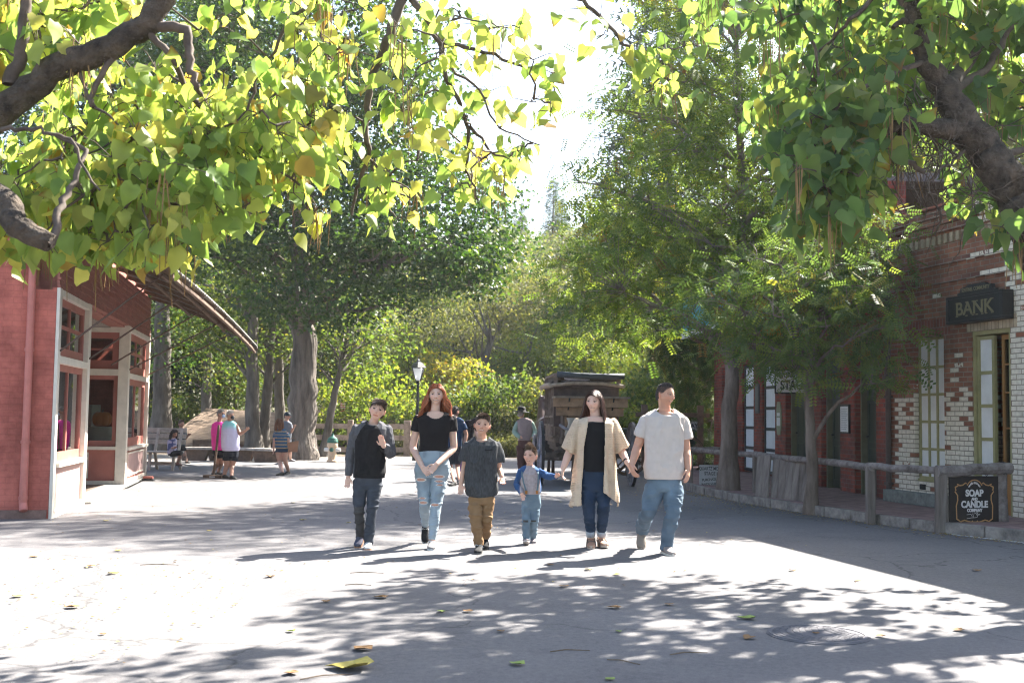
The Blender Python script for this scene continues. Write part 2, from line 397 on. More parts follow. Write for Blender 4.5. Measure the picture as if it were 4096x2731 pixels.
# manhole
mh=thing('manhole_cover','round iron manhole cover set in shaded asphalt in the foreground','manhole cover',G(818,635)+Vector((0,0,.004)))
m_=MB(); m_.lathe((0,0,0),[(.335,0),(.335,.006),(.32,.009),(0.0001,.009)],40); m_.build('cover',pmat('manhole_iron',(.105,.10,.11),.8,.25,30,.3),mh)
m_=MB()
for i in range(-9,10):
    y=i*.031; hw=math.sqrt(max(0,.29**2-y*y))
    x=-hw
    while x<hw-.03:
        if not(abs(y)<.07 and abs(x+.015)<.09): m_.box(x,x+.036,y-.009,y+.009,.0095,.0118)
        x+=.05
m_.ring((0,0,.009),.31,(0,0,1),0,n=48,flat=(.02,.008)); m_.build('tread_pattern',pmat('manhole_tread',(.125,.12,.13),.8,.2,30,.2),mh)
mh.rotation_euler[2]=.35

# ================================================================= BUILDING HELPERS
def frame_mat(Og,A):
    A=Vector((A[0],A[1],0)).normalized(); Z=Vector((0,0,1)); Nn=Z.cross(A)   # inward
    M=Matrix((( A.x,Nn.x,0,Og[0]),(A.y,Nn.y,0,Og[1]),(0,0,1,Og[2]),(0,0,0,1))); return M
def window(parent,Og,A,w_,z0,z1,fm,cols=1,rows=1,fw=.06,mw=.028,depth=.07,glass=True,splits=None,pane=None,name='window',pane_name='pane',rowz=None):
    M=frame_mat((Og[0],Og[1],0),A); f=MB(); d0=0;d1=depth
    f.box(0,fw,d0,d1,z0,z1,M); f.box(w_-fw,w_,d0,d1,z0,z1,M); f.box(fw,w_-fw,d0,d1,z0,z0+fw*1.4,M); f.box(fw,w_-fw,d0,d1,z1-fw,z1,M)
    iw=w_-2*fw; e=.003
    for i in range(1,cols): x=fw+iw*i/cols; f.box(x-mw/2,x+mw/2,d0+.012,d1-.012,z0+fw*1.4,z1-fw,M)
    zs=rowz or [z0+fw*1.4+(z1-z0-fw*2.4)*j/rows for j in range(1,rows)]
    for z in zs: f.box(fw,w_-fw,d0+.012+e,d1-.012-e,z-mw/2,z+mw/2,M)
    wo=f.build(name,fm,parent)
    g=MB(); yy=(d0+d1)/2
    g.box(fw-.005,w_-fw+.005,yy-.004,yy+.004,z0+fw,z1-fw+.005,M)
    g.build(pane_name,pane or GLASS,wo)
    return wo
# ================================================================= LEFT SHOP
shop=thing('shop_building','brick red painted corner shop with cream trimmed display windows and warped awning','shop building',(-6.01,14.94,0),math.atan2(.981188,-.193053))
RBR=brickmat('red_painted_brick',(.50,.150,.115),(.475,.142,.11),(.44,.132,.102),mort=.007,bh=.078)
m_=MB(); m_.box(0,.3,.001,9,0,4.3); m_.box(.3,10.2,8.7,9,0,4.3); m_.box(9.95,10.2,.2,8.7,0,4.3); m_.box(.3,9.95,.3,8.7,4.1,4.3)
m_.build('wall',RBR,shop)
m_=MB(); m_.box(-.03,0.0,.02,9.0,0,.12); m_.build('plinth',pmat('dusty_plinth',(.20,.12,.10),.95,.3,9,.5),shop)
m_=MB(); m_.tube([(-.06,.30,4.3),(-.06,.30,1.0),(-.06,.30,.22),(-.11,.28,.12)],[.048,.048,.052,.052],12)
for z in (3.5,2.2,1.0,.28): m_.tube([(-.06,.30,z-.02),(-.06,.30,z+.02)],.06,12)
m_.build('downpipe',pmat('red_pipe',(.48,.165,.135),.45,.15,6,.1),shop,smooth=False)
# fascia boards
m_=MB()
for k in range(8): z=3.03+k*.105; m_.box(0.0,10.15,-.03-.012*(k%2)*0,.05,z,z+.1); 
for k in range(8): z=3.03+k*.105; m_.box(0.0,10.15,-.045,-.03,z,z+.035)
m_.box(0,10.15,.05,.3,3.0,4.0)
m_.build('fascia',pmat('brown_clapboard',(.27,.10,.075),.7,.3,5,.3),shop)
m_=MB(); m_.box(2.5,6.85,.3,3.6,2.98,3.02); m_.box(.3,9.9,3.6,8.6,2.98,3.02); m_.build('ceiling',pmat('soffit',(.25,.21,.18),.8,.2,5,.1),shop)
m_=MB(); m_.box(.35,9.9,8.0,8.1,.03,2.97); m_.box(2.55,2.65,2.6,8,.03,2.97); m_.build('inner_wall',pmat('inner_wall',(.16,.13,.11),.8,.3,2,.1),shop)
m_=MB(); m_.box(.3,9.9,.1,8.6,.0,.03); m_.build('inner_floor',pmat('shop_floor',(.12,.09,.07),.7,.3,3,.1),shop)
# columns
for x,wd in ((.0,.16),(2.26,.22),(6.78,.20),(10.0,.18)):
    m_=MB(); m_.box(x,x+wd,-.045 if x<1 else -.05,-.002 if x<1 else (.139 if 6<x<7 else .06),0,3.03); m_.build('column',CREAM,shop,bevel=.004)
m_=MB(); m_.box(6.80,6.96,2.5,2.7,0,3.0); m_.build('column',CREAM,shop)
m_=MB(); m_.box(2.45,10.3,-.14,.0,0.005,.035); m_.box(2.45,6.8,.0,.30,.005,.033); m_.build('threshold',pmat('concrete_step',(.22,.21,.20),.9,.2,9,.4),shop)
# trims
def hbar(x0,x1,z0,z1,y0=-.075,y1=.1,nm='sill',mt=CREAM):
    q=MB(); q.box(x0,x1,y0,y1,z0,z1); return q.build(nm,mt,shop,bevel=.006)
for (a,b) in ((.16,2.26),(6.98,10.0)):
    hbar(a,b,.66,.72,-.09); hbar(a,b,2.04,2.14,-.05); hbar(a,b,2.93,3.02,-.05); hbar(a,b,0,.09,-.05)
q=MB(); q.box(6.74,6.9,.14,2.5,.68,.74); q.build('sill',CREAM,shop); q=MB(); q.box(6.76,6.9,.14,2.5,2.08,2.2); q.build('sill',CREAM,shop); q=MB(); q.box(6.76,6.9,.14,2.5,2.9,3.0); q.build('sill',CREAM,shop)
q=MB(); q.box(6.74,6.9,.14,2.5,0,.1); q.build('sill',CREAM,shop)
# risers
PINK=pmat('riser_paint',(.46,.30,.28),.6,.15,4,.2)
m_=MB(); m_.box(.16,2.26,0,.08,.09,.66); m_.build('riser',pmat('riser_plain',(.50,.33,.30),.6,.1,4,.2),shop)
m_=MB(); m_.box(6.98,10.0,0,.08,.09,.66); m_.build('riser',REDP,shop)
m_=MB(); m_.box(7.3,9.7,-.02,0,.18,.58); m_.build('riser_panel',PINK,shop)
m_=MB(); m_.box(6.82,6.9,.14,2.5,.1,.68); m_.build('riser',REDP,shop)
m_=MB(); m_.box(6.80,6.82,.65,2.2,.18,.6); m_.build('riser_panel',PINK,shop)
m_=MB(); 
for (a,b,c,d) in ((.62,2.23,.15,.18),(.62,2.23,.6,.63)): m_.box(6.785,6.815,a,b,c,d)
for (a,b) in ((.62,.65),(2.2,2.23)): m_.box(6.787,6.813,a,b,.18,.6)
for (a,b,c,d) in ((7.27,9.73,.15,.18),(7.27,9.73,.58,.61)): m_.box(a,b,-.035,-.005,c,d)
for (a,b) in ((7.27,7.3),(9.7,9.73)): m_.box(a,b,-.033,-.007,.18,.58)
m_.build('riser_moulding',CREAM,shop)
# display windows
window(shop,(.16,0.02),(1,0),2.1,.72,2.04,REDP,2,1,fw=.09,mw=.06)
window(shop,(.16,0.02),(1,0),2.1,2.14,2.93,REDP,2,2,fw=.09,mw=.05)
window(shop,(6.98,0.02),(1,0),3.02,.72,2.04,REDP,2,1,fw=.12,mw=.08)
window(shop,(6.98,0.02),(1,0),3.02,2.14,2.93,REDP,2,2,fw=.12,mw=.06)
window(shop,(6.84,2.5),(0,-1),2.36,.74,2.08,REDP,1,1,fw=.08)
window(shop,(6.84,2.5),(0,-1),2.36,2.2,2.9,REDP,2,2,fw=.12,mw=.04)
# awning : warped corrugated sheet, rafters and iron stays
def aw(x,t):   # t 0 at wall .. 1 at eave ; local coords
    wd=1.5+.8*min(1,x/9.9); ez=3.22-.32*(x/9.9)**1.6; wz=3.88
    s=t; z=wz*(1-s)+ez*s + .10*math.sin(s*math.pi) - .10*max(0,s-.8)/.2*(x/9.9)
    return Vector((x,-wd*t-.04,z))
aX=[-.6+i*.06 for i in range(int(11.2/.06))]
V=[];Q=[];nt_=8
for i,x in enumerate(aX):
    for j in range(nt_+1):
        p=aw(max(0,x),j/nt_); V.append((x,p.y,p.z+.02*math.sin(x*2*math.pi/.18)+.075))
for i in range(len(aX)-1):
    for j in range(nt_): a=i*(nt_+1)+j; Q.append((a,a+1,a+nt_+2,a+nt_+1))
awn=MB()
awo=npmesh('awning',V,Q,pmat('rusty_roofing',(.17,.19,.17),.6,.4,3,.3,metal=.3,color2=(.30,.27,.24)),shop,smooth=True)
md=awo.modifiers.new('thick','SOLIDIFY'); md.thickness=.012
for k in range(9):
    x=-.4+k*1.3; m_=MB(); pts=[aw(max(0,x),j/6) for j in range(7)]; pts=[Vector((x,p.y,p.z+.0)) for p in pts]
    for a,b in zip(pts[:-1],pts[1:]): m_.bar(a,b,.05,.065)
    m_.build('rafter',WOODB,awo)
for t in (.35,.68,.97):
    m_=MB(); pr=None
    for i in range(12):
        x=-.5+i*.98; p=aw(max(0,x),t); p=Vector((x,p.y,p.z-.07))
        if pr is not None: m_.bar(pr,p,.05,.045)
        pr=p
    m_.build('purlin',WOODB,awo)
for x in (.1,2.36,4.6,6.88,9.9):
    e=aw(min(x+.9,9.9),.75); m_=MB(); m_.tube([(x,-.05,2.2),(e.x,e.y,e.z-.08)],.014,6); m_.build('stay',pmat('rusty_iron',(.12,.075,.06),.8,.3,12,.3),awo)
m_=MB(); m_.tube([(3.5,2.2,4.3),(3.5,2.2,6.4)],.16,14); m_.lathe((3.5,2.2,6.4),[(.24,0),(.24,.06),(.2,.1),(.2,.42),(.02,.5)],14)
m_.build('flue',pmat('flue',(.34,.27,.28),.6,.2,5,.1),shop)
# things in the display window
t_=thing('pumpkin','orange pumpkin behind the shop side window','pumpkin',shop.matrix_basis@Vector((7.45,.50,1.25)))
m_=MB()
for k in range(8):
    a=k*math.pi/4; m_.ell((.09*math.cos(a),.09*math.sin(a),0),(.1,.1,.14))
m_.build('flesh',pmat('pumpkin',(.65,.18,.03),.4,.1,5,.1),t_,smooth=True); m_=MB(); m_.tube([(0,0,.11),(.01,0,.19)],.02,6); m_.build('stem',WOODG,t_)
t_=thing('display_table','small table under a white cloth behind the shop side window','table',shop.matrix_basis@Vector((7.45,.50,.03)))
m_=MB(); 
for i in range(1): m_.lathe((0,0,0),[(.36,.0),(.30,.5),(.27,1.05),(.25,1.07),(0.001,1.08)],24)
m_.build('cloth',pmat('white_cloth',(.7,.68,.66),.8,.1,4,.2),t_,smooth=True)
t_=thing('white_cabinet','tall pale cabinet standing behind the shop side window','cabinet',shop.matrix_basis@Vector((8.3,.95,.03)))
m_=MB(); m_.box(-.22,.22,-.25,.25,0,1.5); m_.build('carcass',pmat('pale_cab',(.42,.38,.33),.6,.1,4,.1),t_,bevel=.01); m_=MB(); m_.box(-.245,-.22,-.23,-.01,.05,1.45); m_.box(-.245,-.22,.01,.23,.05,1.45); m_.build('door',pmat('pale_cab_door',(.5,.46,.42),.6,.1,4,.1),t_)

# ================================================================= BANK
bank=thing('bank_building','old brick bank with patchy white paint, tall shutters and a black sign','bank building',(6.2,18.6,0),math.atan2(-.974,.227))
BBR=brickmat('bank_brick',(.20,.078,.05),(.30,.13,.08),(.24,.20,.16),paint=(2.9,1.75))
TH=.38; ZP=.14
m_=MB()
def wallpieces(m_,x0,x1,z0,z1,holes,y0=0,y1=TH):
    xs=sorted(holes)
    cur=x0
    for (a,b,c,d) in xs:
        if a>cur: m_.box(cur,a,y0,y1,z0,z1)
        if c>z0: m_.box(a,b,y0,y1,z0,c)
        if d<z1: m_.box(a,b,y0,y1,d,z1)
        cur=b
    if cur<x1: m_.box(cur,x1,y0,y1,z0,z1)
wallpieces(m_,0,6.5,ZP-.02,4.66,[(.68,1.46,.50,2.74),(2.14,3.0,ZP-.02,2.74)])
m_.box(6.5-TH,6.5,TH,7,ZP-.02,4.66); m_.box(0,TH,TH,7,ZP-.02,4.66)
m_.build('wall',BBR,bank)
m_=MB(); m_.box(TH,6.1,TH,7,4.3,4.4); m_.build('roof',pmat('roof_tar',(.06,.06,.06),.9,.2,3,.2),bank)
PBR=brickmat('bank_brick_upper',(.14,.06,.045),(.24,.105,.075),(.22,.19,.16),paint=(1.95,-1.0))
for z,h,p in ((3.80,.075,.045),(3.52,.07,.04),(4.30,.09,.05),(4.42,.09,.08),(4.52,.12,.12)):
    m_=MB(); m_.box(0,6.5,-p,0,z,z+h); m_.build('string_course',PBR,bank)
m_=MB(); x=.05
while x<6.4: m_.box(x,x+.075,-.045,0,4.12,4.26); x+=.15
m_.build('dentil_course',pmat('dentil_brick',(.30,.24,.17),.9,.35,9,.3),bank)
m_=MB(); m_.box(-.02,6.5,-.16,.4,4.665,4.70); m_.build('coping',pmat('coping',(.25,.09,.06),.7,.2,5,.2),bank)
SOLD=brickmat('soldier_brick',(.19,.065,.05),(.25,.09,.065),(.22,.17,.14),bw=.08,bh=.26,mort=.008)
SOLW=brickmat('soldier_cream',(.42,.34,.24),(.50,.42,.31),(.25,.20,.15),bw=.08,bh=.26,mort=.008)
m_=MB(); m_.box(.52,1.62,-.008,0,2.742,2.99); m_.build('lintel',SOLD,bank)
m_=MB(); m_.box(2.04,3.15,-.010,0,2.742,2.93); m_.build('lintel',SOLW,bank)
# closed shutters in the window
def shutter(parent,x0,x1,z0,z1,cols,rows,fm,pm,y=.06,fw=.05,nm='shutter'):
    f=MB(); f.box(x0,x0+fw,y,y+.05,z0,z1); f.box(x1-fw,x1,y,y+.05,z0,z1); f.box(x0+fw,x1-fw,y,y+.05,z0,z0+fw); f.box(x0+fw,x1-fw,y,y+.05,z1-fw,z1)
    iw=x1-x0-2*fw; ih=z1-z0-2*fw
    for i in range(1,cols): c=x0+fw+iw*i/cols; f.box(c-fw/2,c+fw/2,y+.003,y+.047,z0+fw,z1-fw)
    for j in range(1,rows): c=z0+fw+ih*j/rows; f.box(x0+fw,x1-fw,y+.006,y+.044,c-fw/2,c+fw/2)
    so_=f.build(nm,fm,parent); p=MB(); p.box(x0+fw-.005,x1-fw+.005,y+.022,y+.034,z0+fw-.005,z1-fw+.005); p.build('shutter_panel',pm,so_); return so_
shutter(bank,.70,1.44,.54,2.73,3,5,OLIVE,BOARD,fw=.042)
m_=MB(); m_.box(.68,1.46,.05,.3,.5,.54); m_.build('window_sill',OLIVE,bank)
m_=MB(); m_.box(.0,1.62,-.16,0,ZP,.33); m_.build('plinth',pmat('granite',(.17,.18,.17),.85,.35,10,.4),bank,bevel=.01)
m_=MB(); m_.box(.80,.96,-.006,.02,.375,.46); m_.build('vent',DARK,bank)
m_=MB(); m_.tube([(.0,-.05,4.6),(.0,-.05,.2)],.045,10)
for z in (3.3,1.8,.4): m_.box(-.06,.06,-.10,0.0,z,z+.04)
m_.build('downpipe',pmat('brown_pipe',(.07,.05,.045),.6,.3,8,.2),bank)
# doorway: olive jamb, folded pale shutter, glazed tan door
m_=MB(); m_.box(2.14,2.2,.02,.3,ZP,2.74); m_.box(2.94,3.0,.02,.3,ZP,2.74); m_.box(2.2,2.94,.02,.3,2.68,2.74); m_.build('door_frame',OLIVE,bank)
shutter(bank,2.21,2.59,ZP+.05,2.66,1,5,OLIVE,BOARD,y=.04,fw=.05)
dr=MB(); dr.box(2.6,2.64,.16,.21,ZP,2.67); dr.box(2.90,2.94,.16,.21,ZP,2.67); dr.box(2.64,2.9,.16,.21,2.6,2.67); dr.box(2.64,2.9,.16,.21,ZP,.85)
dr.box(2.76,2.78,.17,.20,.85,2.6)
for z in (1.35,1.85,2.25): dr.box(2.64,2.9,.172,.198,z-.012,z+.012)
do=dr.build('door',TAN,bank); m_=MB(); m_.box(2.64,2.9,.18,.188,.85,2.6); m_.build('pane',GLASS,do); m_=MB(); m_.tube([(2.88,.13,1.15),(2.88,.10,1.15),(2.88,.10,1.0),(2.88,.13,1.0)],.01,6); m_.build('handle',STEEL,do)
m_=MB(); m_.box(2.0,3.4,2.5,2.6,ZP,4.2); m_.box(.5,5,.5,2.5,.1,.135); m_.build('inner_wall',DARK,bank)
# sign
sg=thing('bank_sign','black hanging board with gold letters reading BANK above the bank door','sign',(6.2,18.6,0),math.atan2(-.974,.227))
GOLD=pmat('dull_gold',(.17,.15,.085),.5,.2,20,.1); 
m_=MB(); m_.box(1.86,3.04,-.17,-.03,2.90,3.22); 
m_.build('board',pmat('sign_black',(.008,.012,.014),.5,.2,8,.1),sg)
m_=MB(); 
for a,b,c,d in ((1.80,3.10,2.86,2.90),(1.80,3.10,3.22,3.26)): m_.box(a,b,-.19,-.01,c,d)
for a,b in ((1.80,1.86),(3.04,3.10)): m_.box(a,b,-.19,-.01,2.9,3.22)
m_.build('sign_frame',BLACKP,sg,bevel=.006)
m_=MB(); m_.prism([(2.0,3.262),(2.0,3.30),(2.06,3.31),(2.08,3.37),(2.2,3.385),(2.24,3.41),(2.62,3.41),(2.66,3.385),(2.78,3.37),(2.8,3.31),(2.86,3.30),(2.86,3.262)],-.13,-.07); m_.build('crest_board',BLACKP,sg)
ROT=(math.pi/2,0,0)
a1=text_mesh('t','BANK',.27,GOLD,sg,(2.45,-.175,3.055),ROT,.004,.003,sx=1.0)
serifs=MB()
bb=[v.co for v in a1.data.vertices]; a1.scale=(.86/ (max(p.x for p in bb)-min(p.x for p in bb)),1,1)
# slab serifs under and over each stem
W_=.86
for cx in (-.42,-.33,-.205,-.045,.03,.185,.265,.43): pass
for cx in (-.40,-.175,-.02,.065,.19,.275,.41):
    for zz in (2.958,3.152): serifs.box(2.45+cx-.024,2.45+cx+.028,-.180,-.172,zz-.007,zz+.007)
s1=serifs.build('t2',GOLD,sg); join_into('lettering',[a1,s1],sg)
text_mesh('small_lettering','SENTINEL COMMUNITY',.075,GOLD,sg,(2.43,-.135,3.335),ROT,.002,.001,sx=.80)
# ================================================================= higher red wall behind
rb=thing('rear_brick_building','taller red brick building rising behind the bank parapet','brick building',(6.2,18.6,0),math.atan2(-.974,.227))
m_=MB(); m_.box(-.5,9,7.2,16,0,7.6); m_.build('wall',brickmat('clean_red_brick',(.42,.12,.09),(.50,.16,.12),(.42,.26,.22)),rb)
m_=MB(); m_.box(-.6,9.1,7.1,16.1,7.6,7.75); m_.build('coping',pmat('coping2',(.25,.1,.08),.7,.2,5,.2),rb)

# ================================================================= STAGE OFFICE
STG=(5.5,30.0,0); SRZ=math.atan2(-.99812,.061288)
st=thing('stage_office_building','dark red brick stage office with tall dark shutters and teal balcony','brick building',STG,SRZ)
SBR=brickmat('stage_brick',(.30,.06,.04),(.14,.045,.04),(.17,.10,.085),bw=.22,bh=.075)
m_=MB(); LEN=11.38
for a,b in ((-.66,.21),(1.53,2.24),(3.23,3.97),(4.95,5.72),(7.2,8.0),(9.05,9.78),(10.78,LEN)):
    m_.box(a,b,0,.30,.13,2.75)
m_.box(-.66,LEN,.0,.30,2.75,5.4); m_.box(-.66,-.36,.3,8,.1,5.4); m_.box(-.36,LEN,.62,.7,.13,2.75)
m_.build('wall',SBR,st)
m_=MB(); m_.box(-.7,LEN,-.05,8,5.4,5.55); m_.build('roof',pmat('roof_tin',(.12,.11,.11),.7,.2,3,.2),st)
DBLUE=pmat('navy_black_paint',(.012,.016,.026),.5,.25,6,.1)
WHT=pmat('shutter_white',(.66,.68,.72),.65,.1,4,.1)
shutter(st,2.30,3.20,.2,2.72,1,5,DBLUE,WHT,y=.03,fw=.07); shutter(st,4.02,4.93,.2,2.68,1,5,DBLUE,WHT,y=.03,fw=.07); shutter(st,.4,1.5,.2,2.7,1,5,DBLUE,WHT,y=.16,fw=.12)
for a,b,cc in ((5.85,7.15,2),(8.06,8.98,1),(9.86,10.74,1)):
    f=MB(); f.box(a,a+.06,.08,.30,.14,2.74); f.box(b-.06,b,.08,.30,.14,2.74); f.box(a+.06,b-.06,.08,.30,2.66,2.74)
    fo=f.build('door_frame',pmat('jamb_olive',(.10,.10,.06),.6,.2,6,.1),st)
    f=MB(); n_=cc; wd=(b-a-.12)/n_
    for i in range(n_):
        x0=a+.06+i*wd; f.box(x0+.005,x0+wd-.005,.18,.22,.16,2.64)
    do=f.build('door',DGREEN,st); f=MB()
    for i in range(n_):
        x0=a+.06+i*wd
        for (z0,z1) in ((.3,.95),(1.05,1.75),(1.85,2.5)):
            for (p,q,r_,s_) in ((x0+.09,x0+wd-.09,z0,z0+.02),(x0+.09,x0+wd-.09,z1-.02,z1)): f.box(p,q,.170,.179,r_,s_)
            for (p,q) in ((x0+.09,x0+.11),(x0+wd-.11,x0+wd-.09)): f.box(p,q,.170,.179,z0+.02,z1-.02)
    f.build('door_moulding',pmat('dk_green2',(.03,.045,.035),.45,.2,5,.1),do); f=MB(); f.tube([(a+.14,.17,1.15),(a+.14,.13,1.15)],.02,8); f.build('handle',STEEL,do)
m_=MB(); m_.box(9.8,9.84,.1,.28,.14,2.6); m_.build('door_edge',TAN,st)
# porch deck + teal balustrade
m_=MB(); m_.box(1.6,LEN-.1,-1.35,0,3.40,3.50); m_.build('porch_deck',pmat('deck_under',(.10,.07,.06),.8,.3,4,.2),st)
m_=MB(); m_.box(1.6,LEN-.1,-1.40,-1.352,3.38,3.52); m_.build('deck_edge',pmat('deck_edge',(.42,.42,.44),.7,.2,4,.2),st)
m_=MB(); x=1.62
while x<7.4: m_.box(x,x+.11,-1.34,-1.30,3.52,4.35); x+=.135
m_.box(1.6,7.5,-1.30,-1.25,4.28,4.36); m_.box(1.6,7.5,-1.30,-1.25,3.56,3.62)
m_.build('balustrade',TEAL,st)
for x in (1.9,4.4,7.0,9.6):
    m_=MB(); m_.bar((x,-.02,2.9),(x,-1.2,3.39),.06,.06); m_.build('bracket',WOODB,st)
def sgn(name,label,Og,rz,w_,h,th,bm_,rim=None):
    t=thing(name,label,'sign',Og,rz); q=MB(); q.box(-w_/2,w_/2,0,th,-h/2,h/2); q.build('board',bm_,t)
    if rim:
        q=MB(); e=.03
        q.box(-w_/2-e,w_/2+e,-.01,th+.01,h/2,h/2+e); q.box(-w_/2-e,w_/2+e,-.01,th+.01,-h/2-e,-h/2); q.box(-w_/2-e,-w_/2,-.008,th+.008,-h/2,h/2); q.box(w_/2,w_/2+e,-.008,th+.008,-h/2,h/2); q.build('sign_frame',rim,t)
    return t
INK=pmat('ink_black',(.015,.015,.017),.6,.1,10,0); SGW=pmat('sign_cream',(.50,.49,.45),.7,.15,6,.1)
# hanging STAGE sign, hung under the porch, facing the camera obliquely
p=P(806,381,23.0); t=sgn('hanging_sign','white sign with large black STAGE lettering half hidden in leaves under porch',p,R(-12),1.18,.44,.04,SGW,BLACKP)
text_mesh('lettering','QUARTZ MOUNTAIN',.14,INK,t,(0,-.004,.12),ROT,.002,.002,sx=.78)
text_mesh('lettering','STAGE LINES',.26,INK,t,(0,-.004,-.085),ROT,.002,.008,sx=.68)
q=MB(); q.tube([(-.45,.02,.25),(-.45,.02,1.0)],.008,6); q.tube([(.45,.02,.25),(.45,.02,1.0)],.008,6); q.build('hanger',STEEL,t)
# ticket sign on the rail
p=P(715,477.5,22.2); t=sgn('ticket_sign','small white board about stage line tickets standing beside locust trunk',p,R(-6),.60,.50,.03,pmat('sign_grey',(.36,.36,.35),.75,.2,6,.1))
for i,(s_,sz,z_,sx_,rt) in enumerate((('QUARTZ MOUNTAIN',.095,.18,.66,0),('STAGE LINES',.09,.085,.8,0),('PURCHASE TICKETS',.07,-.02,.8,.1),('INSIDE STAGECOACH',.065,-.105,.8,.1),('OFFICE',.065,-.18,.8,.1))):
    text_mesh('lettering',s_,sz,INK,t,(0,-.004,z_),(math.pi/2,-rt,0),.002,.001,sx=sx_)
# notices on pillars
M_st=Matrix.Translation(STG)@Matrix.Rotation(SRZ,4,'Z')
t=sgn('notice_board','narrow white framed notice fixed to the brick pillar between dark doors',M_st@Vector((9.36,-.035,1.45)),SRZ,.42,.46,.02,BOARD,BLACKP)
q=MB()
for k in range(12): q.box(-.15,.15-.03*(k%3),-.003,.0,.18-k*.033,.19-k*.033)
q.build('printed_lines',pmat('grey_ink',(.25,.25,.25),.7,.1,5,0),t)
t=thing('oval_sign','tall rounded cream sign on the brick pillar beside white shutters','sign',M_st@Vector((5.3,-.03,1.45)),SRZ)
pl=[];
for k in range(24):
    a=2*math.pi*k/24; x=.17*math.cos(a); z=.36*math.sin(a); z=max(-.36,min(.36,z*1.15)); pl.append((x,z))
q=MB(); q.prism(pl,0,.025); q.build('board',pmat('oval_cream',(.24,.25,.17),.7,.2,6,.1),t); q=MB()
for z0,z1,h in ((.05,.12,.10),(-.16,.02,.11)): q.box(-h,h,-.004,0,z0,z1)
q.build('paper',BOARD,t)
t=thing('wall_plaque','small dark plaque fixed to the brick pillar between white shutters','plaque',M_st@Vector((3.6,-.03,1.9)),SRZ); q=MB(); q.box(-.16,.16,0,.03,-.34,.34); q.build('board',pmat('plaque',(.06,.06,.07),.5,.2,8,.2),t,bevel=.008); q=MB(); q.box(-.12,.12,-.004,0,-.28,.28); q.build('plaque_face',pmat('plaque2',(.10,.10,.11),.5,.3,18,.2),t)
# ================================================================= PROPS
rp=random.Random(12)
LOG=pmat('log_wood',(.12,.095,.08),.9,.45,8,.7,color2=(.27,.235,.225),bscale=30)
def log_between(mb,a,b,r,n=10,seg=6):
    a=Vector(a);b=Vector(b); pts=[a.lerp(b,i/seg)+Vector((0,0,rp.gauss(0,.008))) for i in range(seg+1)]
    mb.tube(pts,[r*rp.uniform(.92,1.08) for _ in pts],n)
# rail fence along the kerb
posts=[(690,489),(756,500),(870.6,523.7),(941,532.5)]
pp=[G(*q) for q in posts]; PC=G(1003,531.5)
fence=thing('hitching_rail','weathered log hitching rail on square posts along the right kerb','rail fence',pp[1]); o0=pp[1]
for i,p in enumerate(pp):
    m_=MB(); q=p-o0
    if i<3: m_.box(q.x-.055,q.x+.055,q.y-.055,q.y+.055,-.02,.80)
    else: m_.tube([q+Vector((0,0,-.02)),q+Vector((.01,0,.45)),q+Vector((0,0,.84))],[.095,.085,.085],9,jit=.1,rnd=rp)
    m_.build('post',WOODG,fence,bevel=.008 if i<3 else 0)
for i in range(3):
    a=pp[i]-o0+Vector((0,0,.80 if i else .78)); b=pp[i+1]-o0+Vector((0,0,.80)); d=(b-a).normalized()
    m_=MB(); log_between(m_,a-d*.05,b+d*.08,.052); m_.build('rail',LOG,fence,smooth=False)
# sign frame : log over two posts and the black board
sf=thing('log_sign_frame','bark stripped log frame on two posts that carries the black soap shop board','sign frame',pp[3]); q0=pp[3]
PC=Vector((PC.x,PC.y,.0)); d=(PC-q0)
m_=MB(); m_.tube([d+Vector((0,0,.12)),d+Vector((-.01,0,.5)),d+Vector((0,0,.82))],[.075,.07,.07],9,jit=.08,rnd=rp); m_.build('post',LOG,sf)
m_=MB(); log_between(m_,Vector((-.06,-.03,.80)),d+Vector((.10,-.02,.83)),.075); m_.build('top_log',LOG,sf)
m_=MB(); m_.ring(d+Vector((.0,-.02,.83)),.08,(d.normalized()),.01,n=16,flat=(.012,.05)); m_.build('iron_strap',STEEL,sf)
ss=thing('shop_sign','black board lettered SOAP AND CANDLE COMPANY with tan scroll border','sign',q0+d*.53+Vector((0,-.02,.40)),math.atan2(d.y,d.x))
BW,BH=.74,.62
m_=MB(); m_.box(-BW/2,BW/2,-.0,.03,-BH/2,BH/2+.02); m_.build('board',pmat('sign_board_black',(.018,.014,.014),.55,.3,5,.2),ss,bevel=.003)
TS=pmat('tan_scroll',(.42,.23,.10),.6,.1,20,.0); LW=pmat('lettering_white',(.62,.60,.60),.6,.08,20,0)
def stroke(mb,pts,w,y=-.004,th=.004):
    for (a,b) in zip(pts[:-1],pts[1:]):
        a_=Vector((a[0],0,a[1]));b_=Vector((b[0],0,b[1]));dd=(b_-a_)
        if dd.length<1e-6: continue
        dd.normalize();nn=Vector((-dd.z,0,dd.x))*w/2; e=dd*w*.25
        vs=[(p.x,y,p.z) for p in (a_-e-nn,b_+e-nn,b_+e+nn,a_-e+nn)]
        mb.add(vs,[(0,1,2,3)]); 
def sy(pts): return [(-x,z) for x,z in pts]
def arc(cx,cz,r,a0,a1,n=8,sx=1): return [(cx+sx*r*math.cos(R(a0+(a1-a0)*i/n)),cz+r*math.sin(R(a0+(a1-a0)*i/n))) for i in range(n+1)]
brd=[[(-.245,-.21),(-.25,-.05),(-.23,.02),(-.232,.08),(-.265,.125)],[(-.255,.14),(-.262,.18),(-.225,.195)],[(-.235,.215),(-.20,.20),(-.16,.205),(-.125,.23),(-.11,.225)],[(-.245,-.21),(-.22,-.225),(-.19,-.245)],[(-.195,-.262),(-.18,-.235),(-.14,-.225),(-.09,-.24),(-.05,-.25),(-.03,-.235)]]
m_=MB(); k=0
